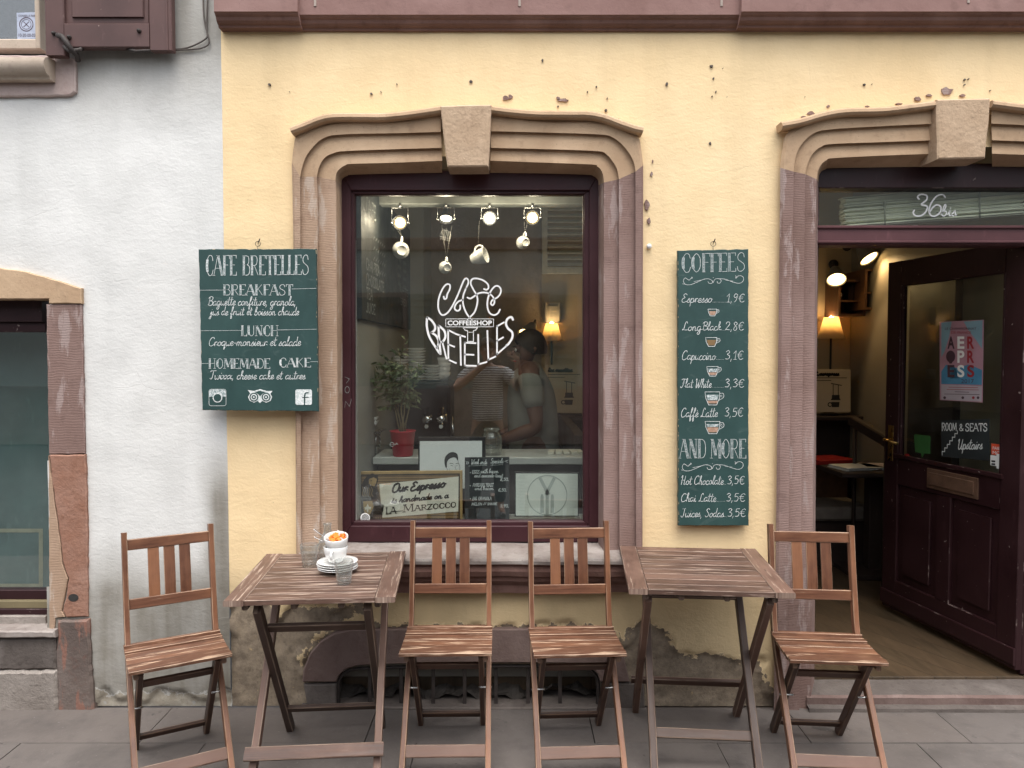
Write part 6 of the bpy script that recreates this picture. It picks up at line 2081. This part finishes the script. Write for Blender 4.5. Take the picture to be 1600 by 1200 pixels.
# ---------------------------------------------------------------- seen through the doorway
# bunched blind hung aslant behind the transom
mb = MB()
BYY = FY + .10
TLc, TRc, BRc, BLc = (1316, 300), (1596, 285), (1596, 336), (1318, 357)
for k in range(30):
    f = k / 29
    a = (TLc[0] + (BLc[0] - TLc[0]) * f, TLc[1] + 11 + (BLc[1] - TLc[1] - 11) * f); b = (TRc[0] + (BRc[0] - TRc[0]) * f, TRc[1] + (BRc[1] - TRc[1]) * f)
    A, B = at(a[0] + rr.uniform(-3, 3), a[1], BYY + rr.uniform(-.012, .012)), at(b[0] + rr.uniform(-3, 3), b[1], BYY + rr.uniform(-.012, .012))
    mb.board([A, A.lerp(B, .35) + V((0, 0, rr.uniform(-.0015, .0015))), A.lerp(B, .75) + V((0, 0, rr.uniform(-.0015, .0015))), B], .05, .0046, (0, 1, rr.uniform(-.12, .12)), .0004)
bl = mb.build('slatted_blind', M['slat'])
tag(bl, 'bunched pale slatted blind hanging aslant behind the pane above the door', 'blind')
mb = MB()
for px in (1382, 1530):
    f = (px - 1316) / 280
    mb.tube([at(px, 312 - 26 * f + 11 * (1 - f), BYY - .032), at(px + 1, 356 - 20 * f, BYY - .032)], .004, 6)
mb.build('ladder_cord', M['straw'], bl)
# fluted strip by the number, light conduit
mb = MB()
mb.tube([at(1430, 293, BYY + .1), at(1430, 360, BYY + .1)], .012, 8)
tag(mb.build('light_tube', M['vent']), 'slim pale upright tube behind the house number pane', 'pipe')

# wall spotlights over the box shelves
def wall_spot(px, py, Y, axis, label):
    c = at(px, py, Y)
    t = wthing('wall_spotlight', label, 'spotlight', c, 'spotlights above the box shelves')
    Mz = orient(axis, (1, 0, 0))
    mb = MB(); mb.lathe([(.012, -.12), (.03, -.11), (.042, -.08), (.066, 0), (.068, .006), (.065, .003), (.040, -.075), (.0001, -.09)], c, 22, M=Mz); mb.build('lamp_head', M['lampmetal'], t)
    mb = MB(); mb.lathe([(.0001, -.03), (.046, -.015), (.058, -.002), (.0001, .004)], c, 20, M=Mz); mb.build('bulb', M['bulb_warm'], t)
    mb = MB(); b_ = c - Mz @ V((0, 0, .12))
    mb.tube([b_, b_ + V((.03, .1, .05)), V((b_.x + .08, RB - .005, b_.z + .05))], .009, 8)
    mb.lathe([(.035, 0), (.035, -.012), (.0001, -.014)], (b_.x + .08, RB - .0015, b_.z + .05), 14, M=Matrix.Rotation(R(-90), 3, 'X')); mb.build('bracket', M['iron'], t)
    l = bpy.data.lights.new('spotlight_beam', 'SPOT'); l.energy = 2.6; l.color = (1, .66, .30); l.spot_size = R(110); l.shadow_soft_size = .05
    lo = bpy.data.objects.new('spotlight_beam', l); COL.objects.link(lo); lo.parent = t; lo.matrix_parent_inverse = Matrix.Translation(-t.location)
    lo.location = c + Mz @ V((0, 0, .02)); lo.rotation_euler = (-(Mz @ V((0, 0, 1)))).to_track_quat('Z', 'Y').to_euler()
    return t
wall_spot(1307, 437, RB - .30, (-.15, -.62, -.75), 'grey spotlight with lit mouth, lower of the two above the box shelves')
wall_spot(1358, 404, RB - .45, (.35, -.50, -.78), 'grey spotlight with lit mouth, upper of the two above the box shelves')
# stepped box shelves on the side wall
def box_shelf(px0, py0, px1, py1, Y, d, label):
    a, b = at(px0, py0, Y), at(px1, py1, Y)
    t = wthing('box_shelf', label, 'shelf', ((a.x + b.x) / 2, Y, b.z), 'box shelves on the wall')
    cx_, cz_ = (a.x + b.x) / 2, (a.z + b.z) / 2
    w_, h_ = b.x - a.x, a.z - b.z
    mb = MB()
    for s in (-1, 1): mb.box((cx_ + s * (w_ / 2 - .008), Y + d / 2, cz_), (.016, d, h_))
    for s in (-1, 1): mb.box((cx_, Y + d / 2, cz_ + s * (h_ / 2 - .008)), (w_ - .033, d, .016))
    mb.box((cx_, Y + d - .006, cz_), (w_ - .033, .010, h_ - .033)); mb.box((cx_, Y + d / 2, cz_ - h_ * .08), (w_ - .033, d - .02, .012))
    mb.build('case', M['furn'], t)
    return t, cx_, cz_, w_, h_
for q, lb in (((1311, 437, 1352, 494, RB - .25, .24), 'small dark wooden box shelf, lowest and leftmost of the stepped boxes'), ((1352, 420, 1392, 484, RB - .34, .33), 'reddish wooden box shelf in the middle of the stepped boxes'), ((1393, 408, 1440, 468, RB - .5, .3), 'dark wooden box shelf, highest of the stepped boxes')):
    t, cx_, cz_, w_, h_ = box_shelf(*q, lb)
    mb = MB()
    zz = cz_ - h_ * .08 + .0065
    mb.lathe([(.0001, 0), (.022, 0), (.03, .05), (.022, .06), (.02, .075), (.0001, .08)], (cx_ - .04, q[4] + .12, zz), 16)
    o = mb.build('coffee_canister', M['steel']); tag(o, 'small steel canister in the ' + lb.split(',')[0].split(' of the')[0], 'canister', 'canisters in the box shelves')
    for k in range(3):
        mb = MB(); mb.box((cx_ + .012 + k * .022, q[4] + .12, zz + .05 + .006 * k), (.016, .1, .1 + .012 * k), ch=.002)
        tag(mb.build('book', M['leather']), 'brown book standing in the ' + lb.split(',')[0].split(' of the')[0] + [', shortest', ', middle one', ', tallest'][k], 'book', 'books in the box shelves')
# framed photographs below the shelves on the side wall
for px, py, w_, h_, nm in ((1374, 528, 22, 38, 'upper'), (1374, 585, 22, 40, 'lower')):
    Y = RB - .02
    f = [at(px + a * w_ / 2, py + b * h_ / 2, Y) for a, b in ((-1, -1), (1, -1), (1, 1), (-1, 1))]
    mb = MB(); mb.prism(f, [p + V((0, .015, 0)) for p in f], .003)
    t = mb.build('framed_picture', M['lampmetal']); tag(t, 'small grey picture under the box shelves, %s of the two' % nm, 'picture', 'pictures under the box shelves')
    mb = MB(); g_ = [at(px + a * w_ * .36, py + b * h_ * .36, Y - .0015) for a, b in ((-1, -1), (1, -1), (1, 1), (-1, 1))]
    mb.prism(g_, [p + V((0, .001, 0)) for p in g_]); mb.build('photo', M['paper'], t)
# fire call point and its conduit
Y = RB - .05
c = at(1344, 622, Y)
mb = MB(); mb.box((c.x, Y, c.z), (.065, .05, .075), ch=.005); mb.box((c.x, Y - .027, c.z), (.04, .006, .045), ch=.001)
mb.tube([(c.x, RB - .012, c.z - .03), (c.x, RB - .012, zled - .3)], .006, 6)
tag(mb.build('fire_call_point', M['furn_red']), 'small red fire call point on the wall with its conduit', 'alarm')
# stair handrail, treads behind
mb = MB()
A, B = at(1331, 657, 1.9), at(1392, 693, 1.2)
mb.board([A, B], .05, .07, (B - A).cross(V((0, 0, 1))), .008)
for f in (.1, .9):
    p_ = A.lerp(B, f); mb.tube([p_, (p_.x, p_.y, FZ)], .014, 8)
tag(mb.build('stair_handrail', M['wainscot']), 'dark sloping handrail beside the open door leaf', 'handrail')
# table with newspapers
Y0t = 1.75
c = at(1350, 735, Y0t)
t = wthing('cafe_table', 'dark pedestal table with newspapers, just inside the doorway', 'table', (c.x, Y0t, FZ))
mb = MB(); mb.box((c.x + .05, Y0t + .05, c.z), (.58, .55, .03), ch=.005); mb.build('tabletop', M['wainscot'], t)
mb = MB(); mb.box((c.x + .09, Y0t + .05, (c.z - .015 + FZ) / 2), (.09, .09, c.z - .016 - FZ), ch=.005); mb.box((c.x + .09, Y0t + .05, FZ + .016), (.40, .40, .03), ch=.006); mb.build('pedestal', M['wainscot'], t)
for k, (dx, dy, rz, lb, mt) in enumerate(((-.06, -.02, .2, 'folded newspaper on the left of the café table', 'paper'), (.14, .0, -.12, 'folded newspaper on the right of the café table', 'paper'))):
    mb = MB()
    for l_ in range(4): mb.box((rr.uniform(-.006, .006), rr.uniform(-.006, .006), .003 + l_ * .005), (.28, .2, .004), Matrix.Rotation(rr.uniform(-.05, .05), 3, 'Z'), ch=.001)
    o = mb.build('newspaper', M['poster_pale' if k else 'paper']); o.location = (c.x + dx, Y0t + dy, c.z + .0155); o.rotation_euler.z = rz
    tag(o, lb, 'newspaper', 'newspapers on the café table')
mb = MB(); bz = at(1295, 720, 2.0)
mb.box((bz.x, 2.05, bz.z), (.30, .24, .03), Matrix.Rotation(.3, 3, 'Z'), ch=.004)
tag(mb.build('menu_book', M['furn_red']), 'red menu book lying on the bench back behind the newspapers', 'book')
t = wthing('bench', 'low upholstered bench against the back wall inside the doorway', 'bench', (2.1, 2.05, FZ))
mb = MB(); mb.box((2.0, 2.10, .46), (.9, .44, .10), ch=.02); mb.build('seat', M['cushion'], t)
mb = MB(); mb.box((2.0, 2.28, bz.z - .20), (.9, .08, .36), ch=.02); mb.build('backrest', M['leather'], t)
mb = MB(); mb.box((2.0, 2.12, .245), (.86, .38, .32), ch=.004); mb.build('base', M['wainscot'], t)

# ---------------------------------------------------------------- fixed to the door leaf's glass
GL = LP0 + ln * (-.019)
def dmap(off): return lambda x, y: hit(x, y, LP0 + ln * off, ln)
NL = tuple(ln)
def leafsheet(name, label, cat, q, mats, off=-.018, th=.0012):
    t = wthing(name, label, cat, dmap(off)((q[2][0] + q[3][0]) / 2, q[2][1]))
    mb = MB(); f = [dmap(off)(*p) for p in q]
    mb.prism(f, [p - ln * th for p in f], 0, facing=NL); mb.build('sheet', mats, t)
    return t
t = leafsheet('event_poster', 'blue and pink championship poster on the glass of the door', 'poster', [(1468, 503), (1537, 499.5), (1535, 629), (1468.5, 625)], M['poster_pink'], -.018)
zp = lambda off: (lambda x, y: dmap(off)(1250 + x * .27495, 270 + y * .27495))
mb = MB()
o1, o2, o3 = zp(-.0172), zp(-.0164), zp(-.0156)
fill(mb, [(803, 852), (862, 846), (848, 930), (820, 1020), (803, 1050)], o1, 1, NL); fill(mb, [(930, 845), (1037, 838), (1034, 1000), (1000, 950), (960, 900)], o1, 1, NL)
fill(mb, [(803, 1130), (830, 1090), (880, 1110), (960, 1090), (1034, 1120), (1033, 1205), (803, 1200)], o1, 2, NL)
fill(mb, [(803, 1203), (1033, 1212), (1031, 1300), (803, 1288)], o1, 3, NL)
fill(mb, [(845, 1120), (870, 1090), (890, 1120), (905, 1170), (850, 1170)], o1, 2, NL)
typeset(mb, 'LE CHAMPIONNAT', 824, 1002, 892, 13, o2, NL, 4); typeset(mb, 'DE FRANCE', 860, 972, 914, 13, o2, NL, 5)
for row, yb in (('AER', 1000), ('OPR', 1080), ('ESS', 1162)):
    for ch_, (xa_, xb_), mi_ in zip(row, ((838, 878), (894, 934), (950, 990)), (4, 6, 5)):
        if ch_ == 'O':
            fill(mb, circ(856, yb - 36, 26, 24, 34), o2, 4, NL); fill(mb, [(846, yb - 4), (866, yb - 4), (862, yb + 4), (850, yb + 4)], o2, 4, NL)
        else:
            typeset(mb, ch_, xa_, xb_, yb, 70, o2, NL, mi_, off=.03)
typeset(mb, '2017', 916, 988, 1195, 22, o2, NL, 4)
for k, (a, b) in enumerate(((845, 1010), (835, 1015), (880, 960), (820, 1020))):
    line(mb, [(a, 1218 + k * 13), (b, 1221 + k * 13)], .0032, o2, NL, 5 if k < 2 else 4, 1)
for x in (822, 925, 985, 1012): fill(mb, circ(x, 1278, 8, 10), o2, 4 if x != 985 else 5, NL)
mb.build('print', [M['poster_pink'], M['poster_blue'], M['poster_cyan'], M['poster_pale'], M['poster_dark'], M['poster_red'], M['decal']], t)
t = leafsheet('upstairs_sign', 'black sign with white lettering about rooms upstairs, on the door', 'sign', [(1470, 657), (1545, 654.5), (1545, 720), (1471, 713.5)], M['black_board'], -.015, .004)
mb = MB()
zd = lambda x, y: dmap(-.0142)(1250 + x * .23333, 580 + y * .23333)
caps(mb, 'ROOM', 948, 1050, 398, 50, zd, NL, .0045, .0060, serif=False); caps(mb, '&', 1066, 1096, 398, 44, zd, NL, .0045, .0045, serif=False); caps(mb, 'SEATS', 1106, 1254, 401, 50, zd, NL, .0045, .0060, serif=False)
st_ = [(952, 562)]
x_, y_ = 952, 562
for k in range(6):
    y_ -= 24; st_.append((x_, y_)); x_ += 17; st_.append((x_, y_))
st_.append((x_, y_ - 20))
line(mb, st_, .0042, zd, NL, 0, 1)
script(mb, 'Upstairs', 1052, 1220, 522, 32, zd, NL, .0045)
mb.build('lettering', M['chalk'], t)
t = leafsheet('speech_bubble_sticker', 'green speech-bubble sticker on the door glass', 'sticker', [(1428, 680), (1430, 678.5), (1452, 681), (1453.5, 683), (1453, 709), (1444, 708.5), (1440.5, 715.5), (1439, 708), (1430, 706)], M['green_sticker'])
t = leafsheet('payment_sticker', 'orange-red sticker with pale slips below it, at the right of the door glass', 'sticker', [(1549, 693), (1579, 696), (1578.5, 714), (1549, 710)], M['red_sticker'])
mb = MB()
f1, f2 = dmap(-.0172), dmap(-.0165)
fill(mb, [(1547.5, 711), (1578.5, 715), (1578, 731), (1547.5, 727)], f1, 0, NL); fill(mb, [(1557, 709), (1579, 712), (1577, 735), (1557, 732)], f2, 0, NL)
typeset(mb, 'PAIEMENT', 1551, 1577, 702, 4.5, f1, NL, 0, rise=-.09); typeset(mb, 'MOBILE', 1551, 1577, 709.5, 5, f1, NL, 0, rise=-.09)
for y in (719, 723.5): fill(mb, [(1549, y), (1555, y + .6), (1555, y + 3.4), (1549, y + 2.8)], f2, 1, NL)
mb.build('slip', [M['paper'], M['ink']], t)
t = leafsheet('round_sticker', 'small round red sticker low on the door glass', 'sticker', circ(1416.5, 715, 5, 14, 6), M['furn_red'])
t = leafsheet('white_sticker', 'small white strip sticker under the round red one', 'sticker', [(1409, 725), (1427, 727), (1427, 734.5), (1409, 732)], M['paper'])
mb = MB(); fill(mb, circ(1418, 729.5, 2.6, 10, 3), dmap(-.0172), 0, NL); mb.build('print', M['poster_cyan'], t)

# sticker on the neighbour's upper window
t = wthing('window_sticker', 'pale blue sticker with round tools emblem on the upper left window', 'sticker', at(42, 60, UY))
mb = MB(); f = [at(*p, UY + .0255) for p in ((26, 20), (57, 19), (57, 60.5), (27, 61))]; mb.prism(f, [p + V((0, .0008, 0)) for p in f]); mb.build('sheet', M['sticker_blue'], t)
mb = MB(); m_ = flat(UY + .0247)
line(mb, circ(41, 38, 10.5, 28) + [(51.5, 38)], .0035, m_, FRONT, k=1); line(mb, circ(41, 38, 7.6, 24) + [(48.6, 38)], .002, m_, FRONT, k=1)
line(mb, [(37, 34), (45, 42)], .004, m_, FRONT, k=1); line(mb, [(45, 34), (37, 42)], .004, m_, FRONT, k=1)
typeset(mb, 'CONSEILLE PAR', 29, 55, 26.5, 3.4, m_, FRONT); typeset(mb, '10-20-00-03', 29, 55, 57.5, 5, m_, FRONT)
mb.build('print', M['poster_dark'], t)
# ---------------------------------------------------------------- people
def skin_mesh(name, J, edges, mat, parent, root, sub=2, smooth=True):
    names = list(J)
    me = bpy.data.meshes.new('tmp')
    me.from_pydata([J[n][0] for n in names], [(names.index(a), names.index(b)) for a, b in edges], [])
    o = bpy.data.objects.new('tmp', me); COL.objects.link(o)
    m = o.modifiers.new('s', 'SKIN'); m.use_smooth_shade = True; m.branch_smoothing = .6
    for i, n in enumerate(names):
        r = J[n][1]
        me.skin_vertices[0].data[i].radius = r if isinstance(r, tuple) else (r, r)
        me.skin_vertices[0].data[i].use_root = (n == root)
    s = o.modifiers.new('d', 'SUBSURF'); s.levels = sub; s.render_levels = sub
    out = bpy.data.meshes.new_from_object(o.evaluated_get(bpy.context.evaluated_depsgraph_get()))
    bpy.data.objects.remove(o); bpy.data.meshes.remove(me)
    out.name = name
    out.materials.clear(); out.materials.append(mat)
    for p in out.polygons: p.use_smooth = True; p.material_index = 0
    r = bpy.data.objects.new(name, out); COL.objects.link(r)
    r.parent = parent
    return r

def chain(*n): return list(zip(n, n[1:]))

def hand_parts(prefix, wrist, direction, palm_n, curl, J, E):
    """palm and five curled fingers hung on the wrist"""
    d = V(direction).normalized(); n = V(palm_n).normalized(); s = d.cross(n).normalized()
    w_ = V(wrist)
    J[prefix + 'palm'] = (w_ + d * .05, (.030, .016)); E.append((prefix + 'wrist', prefix + 'palm'))
    for k, (off, L) in enumerate(((-.028, .066), (-.010, .074), (.009, .070), (.026, .055))):
        p0 = w_ + d * .088 + s * off
        a, b, c = p0, p0 + d * L * .5 + n * L * .22 * curl, p0 + d * L * .68 + n * L * .62 * curl
        for i, (pp, r) in enumerate(((a, .0095), (b, .0085), (c, .0070))):
            J['%sf%d%d' % (prefix, k, i)] = (pp, r)
        E.append((prefix + 'palm', '%sf%d0' % (prefix, k))); E.extend(chain(*['%sf%d%d' % (prefix, k, i) for i in range(3)]))
    t0 = w_ + d * .030 - s * .034; t1 = t0 + d * .03 - s * .018 + n * .012; t2 = t1 + d * .026 + n * .012
    for i, (pp, r) in enumerate(((t0, .012), (t1, .0105), (t2, .008))): J['%st%d' % (prefix, i)] = (pp, r)
    E.append((prefix + 'palm', prefix + 't0')); E.extend(chain(prefix + 't0', prefix + 't1', prefix + 't2'))

def head_bits(t, hc, fwd, skin, hair, beard=False, up=V((0, 0, 1))):
    f = V(fwd).normalized(); s = f.cross(up).normalized(); u = s.cross(f)
    Mh = Matrix((s, f, u)).transposed()
    mb = MB()
    # hair cap: back and top of the skull
    rows = 10
    rings = []
    for i in range(rows + 1):
        th = math.pi * .62 * i / rows
        ring = []
        for k in range(24):
            ph = 2 * math.pi * k / 24
            front = max(0, math.sin(ph))
            tt = th * (1 - .42 * front)
            jit = 1 + .03 * noise.noise(V((k * .9, i * 1.1, 3)))
            ring.append(hc + Mh @ V((.083 * math.sin(tt) * math.cos(ph) * jit, .103 * math.sin(tt) * math.sin(ph) * jit - .006, .112 * math.cos(tt) * jit + .022)))
        rings.append(mb.add(ring))
    for a, b in zip(rings, rings[1:]):
        for k in range(24): mb.face((a + k, b + k, b + (k + 1) % 24, a + (k + 1) % 24), smooth=True)
    mb.build('hair', M['hair'], t)
    mb = MB()
    for sd_ in (-1, 1):
        mb.lathe([(.0001, -.005), (.008, -.004), (.011, 0), (.008, .004), (.0001, .005)], hc + Mh @ V((sd_ * .032, .088, .012)), 12, M=Mh @ Matrix.Rotation(R(90), 3, 'X'))
    mb.build('eye', M['ceramic'], t)
    mb = MB()
    for sd_ in (-1, 1):
        mb.tube([hc + Mh @ V((sd_ * .018, .094, .030)), hc + Mh @ V((sd_ * .033, .093, .036)), hc + Mh @ V((sd_ * .047, .083, .030))], .0035, 6)
        mb.lathe([(.0001, 0), (.0045, .001), (.0001, .002)], hc + Mh @ V((sd_ * .032, .0995, .012)), 10, M=Mh @ Matrix.Rotation(R(-90), 3, 'X'))
    mb.build('brow', M['hair'], t)
    mb = MB()
    mb.tube([hc + Mh @ V((-.022, .089, -.055)), hc + Mh @ V((0, .097, -.053)), hc + Mh @ V((.022, .089, -.055))], .0045, 6)
    mb.build('mouth', M['furn_red'], t)

def head_joints(hc, fwd, J, E, neck):
    f = V(fwd).normalized(); u = V((0, 0, 1)); s = f.cross(u).normalized()
    P = lambda a, b, c: hc + s * a + f * b + u * c
    J['skull'] = (P(0, -.012, .035), (.076, .088)); J['crown'] = (P(0, -.012, .085), (.052, .062))
    J['jaw'] = (P(0, .030, -.065), (.044, .050)); J['chin'] = (P(0, .058, -.088), (.022, .024))
    J['nose'] = (P(0, .092, .012), .010); J['nosetip'] = (P(0, .112, -.018), .012)
    E += [(neck, 'skull'), ('skull', 'crown'), ('skull', 'jaw'), ('jaw', 'chin'), ('skull', 'nose'), ('nose', 'nosetip')]
    for sd_, nm in ((-1, 'l'), (1, 'r')):
        J['ear' + nm] = (P(sd_ * .080, -.012, .0), (.010, .016)); J['ear2' + nm] = (P(sd_ * .086, -.022, .024), (.006, .014))
        E += [('skull', 'ear' + nm), ('ear' + nm, 'ear2' + nm)]

# the photographer in the street, mirrored in the window
bx, by = -.235, CAMY - .42
t = wthing('person', 'person in a striped T-shirt photographing with a phone, mirrored in the window', 'person', (bx, by, 0))
J, E = {}, []
def jj(n, p, r): J[n] = (V(p), r)
jj('pelvis', (bx, by, .93), (.150, .105)); jj('waist', (bx, by + .005, 1.08), (.135, .095)); jj('chest', (bx, by, 1.27), (.155, .110)); jj('upper', (bx, by - .01, 1.40), (.12, .085)); jj('neck', (bx, by - .005, 1.47), .052)
E += chain('pelvis', 'waist', 'chest', 'upper', 'neck')
hc = V((bx, by + .03, 1.585))
head_joints(hc, (.12, 1, 0), J, E, 'neck')
ph = V((bx + .165, CAMY - .020, 1.563))            # phone centre
for sd_, nm in ((-1, 'l'), (1, 'r')):
    sh_ = V((bx + sd_ * .175, by, 1.385)); el = V((bx + sd_ * .30, by + .16, 1.22)); wr = V((ph.x + sd_ * .115, ph.y - .095, 1.515))
    jj(nm + 'shoulder', sh_, .058); jj(nm + 'elbow', el, .042); jj(nm + 'fore', el.lerp(wr, .4), .040); jj(nm + 'wrist', wr, (.028, .022))
    E += [('upper', nm + 'shoulder')] + chain(nm + 'shoulder', nm + 'elbow', nm + 'fore', nm + 'wrist')
    hand_parts(nm, wr, (-sd_ * .35, .75, .35), (-sd_ * .9, -.1, .05), .9, J, E)
    hp_ = (bx + sd_ * .095, by, .90); kn = (bx + sd_ * .11, by + .03, .49); an = (bx + sd_ * .125, by - .02, .09); toe = (bx + sd_ * .15, by + .15, .04)
    jj(nm + 'hip', hp_, .085); jj(nm + 'knee', kn, .058); jj(nm + 'calf', (bx + sd_ * .118, by - .02, .32), .055); jj(nm + 'ankle', an, .036); jj(nm + 'toe', toe, (.04, .026))
    E += [('pelvis', nm + 'hip')] + chain(nm + 'hip', nm + 'knee', nm + 'calf', nm + 'ankle', nm + 'toe')
def world_skin(name, J, E, mat, t, root, sub=2):
    o = skin_mesh(name, J, E, mat, t, root, sub)
    o.matrix_parent_inverse = Matrix.Translation(-t.location)
    return o
world_skin('body', J, E, M['skin'], t, 'pelvis')
G_ = lambda n, k: (J[n][0], tuple(x * k for x in J[n][1]) if isinstance(J[n][1], tuple) else J[n][1] * k)
Jt = {'hem': (V((bx, by, .90)), (.168, .122)), 'waist': G_('waist', 1.18), 'chest': G_('chest', 1.12), 'upper': G_('upper', 1.18), 'collar': (V((bx, by - .008, 1.44)), .072)}
Et = chain('hem', 'waist', 'chest', 'upper', 'collar')
for nm in 'lr':
    Jt[nm + 's'] = G_(nm + 'shoulder', 1.28); Jt[nm + 'v'] = (J[nm + 'shoulder'][0].lerp(J[nm + 'elbow'][0], .62), .066)
    Et += [('upper', nm + 's'), (nm + 's', nm + 'v')]
world_skin('tshirt', Jt, Et, M['stripes'], t, 'waist')
Jp = {'top': (V((bx, by, .95)), (.160, .115)), 'pel': (V((bx, by, .88)), (.165, .12))}
Ep = [('top', 'pel')]
for sd_, nm in ((-1, 'l'), (1, 'r')):
    for k, n in enumerate(('hip', 'knee', 'calf')): Jp[nm + n] = G_(nm + n, 1.16)
    Jp[nm + 'cuff'] = (J[nm + 'ankle'][0] + V((0, 0, .02)), .055)
    Ep += [('pel', nm + 'hip')] + chain(nm + 'hip', nm + 'knee', nm + 'calf', nm + 'cuff')
world_skin('trousers', Jp, Ep, M['jeans'], t, 'pel')
for sd_, nm in ((-1, 'l'), (1, 'r')):
    a, b = J[nm + 'ankle'][0], J[nm + 'toe'][0]
    d = (b - a); d.z = 0; d.normalize()
    mb = MB(); mb.sweep([a - d * .055 + V((0, 0, -.052)), a + V((0, 0, -.045)), a + d * .10 + V((0, 0, -.052)), a + d * .20 + V((0, 0, -.062))],
                        [(.042 * math.cos(k), .038 * math.sin(k)) for k in [i * math.pi / 6 for i in range(12)]], d.cross(V((0, 0, 1))), smooth=True, scale=[.8, 1.05, 1.0, .7])
    o = mb.build('shoe', M['shoe'], t)
head_bits(t, hc, (.12, 1, 0), M['skin'], M['hair'])
mb = MB(); mb.box(ph, (.150, .008, .074), ch=.003)
tag(mb.build('phone', M['phone']), 'dark phone held up in both hands by the person in stripes', 'phone')

# the man behind the bar
mx, my = at(826, 600, 1.25).x, 1.25
t = wthing('person', 'man in a pale grey polo shirt working behind the counter', 'person', (mx, my, FZ))
J, E = {}, []
z = lambda py: at(826, py, my).z
jj('pelvis', (mx + .03, my, .98), (.13, .15)); jj('waist', (mx + .03, my, 1.13), (.115, .14)); jj('chest', (mx + .015, my, 1.33), (.12, .165)); jj('upper', (mx - .005, my, 1.46), (.095, .13)); jj('neck', (mx - .008, my, 1.515), .055)
E += chain('pelvis', 'waist', 'chest', 'upper', 'neck')
hc = V((mx + .005, my, 1.575))
head_joints(hc, (-1, -.15, -.05), J, E, 'neck')
for sd_, nm in ((-1, 'l'), (1, 'r')):
    yy = my + sd_ * .19
    sh_ = V((mx - .0, yy, 1.445)); el = V((mx + .045, yy + sd_ * .03, 1.14)); wr = V((mx - .17, yy - sd_ * .02, 1.06))
    jj(nm + 'shoulder', sh_, .064); jj(nm + 'elbow', el, .046); jj(nm + 'fore', el.lerp(wr, .4), .043); jj(nm + 'wrist', wr, .029)
    E += [('upper', nm + 'shoulder')] + chain(nm + 'shoulder', nm + 'elbow', nm + 'fore', nm + 'wrist')
    hand_parts(nm, wr, (-.95, 0, -.15), (0, 0, -1), .7, J, E)
    jj(nm + 'hip', (mx + .03, my + sd_ * .10, .93), .09); jj(nm + 'knee', (mx + .02, my + sd_ * .11, .55), .06); jj(nm + 'calf', (mx + .05, my + sd_ * .11, .38), .055); jj(nm + 'ankle', (mx + .04, my + sd_ * .12, FZ + .08), .04); jj(nm + 'toe', (mx - .12, my + sd_ * .13, FZ + .035), (.035, .03))
    E += [('pelvis', nm + 'hip')] + chain(nm + 'hip', nm + 'knee', nm + 'calf', nm + 'ankle', nm + 'toe')
world_skin('body', J, E, M['skin_dark'], t, 'pelvis')
Jt = {'hem': (V((mx + .035, my, .95)), (.145, .165)), 'waist': G_('waist', 1.18), 'chest': G_('chest', 1.12), 'upper': G_('upper', 1.18), 'collar': (V((mx - .018, my, 1.515)), .076)}
Et = chain('hem', 'waist', 'chest', 'upper', 'collar')
for nm in 'lr':
    Jt[nm + 's'] = G_(nm + 'shoulder', 1.25); Jt[nm + 'v'] = (J[nm + 'shoulder'][0].lerp(J[nm + 'elbow'][0], .70), .070)
    Et += [('upper', nm + 's'), (nm + 's', nm + 'v')]
world_skin('polo_shirt', Jt, Et, M['polo'], t, 'waist')
Jp = {'top': (V((mx + .03, my, .99)), (.135, .155)), 'pel': (V((mx + .03, my, .92)), (.14, .16))}
Ep = [('top', 'pel')]
for nm in 'lr':
    for n in ('hip', 'knee', 'calf', 'ankle'): Jp[nm + n] = G_(nm + n, 1.18)
    Ep += [('pel', nm + 'hip')] + chain(nm + 'hip', nm + 'knee', nm + 'calf', nm + 'ankle')
world_skin('trousers', Jp, Ep, M['jeans'], t, 'pel')
head_bits(t, hc, (-1, -.15, -.05), M['skin_dark'], M['hair'])

done_world()
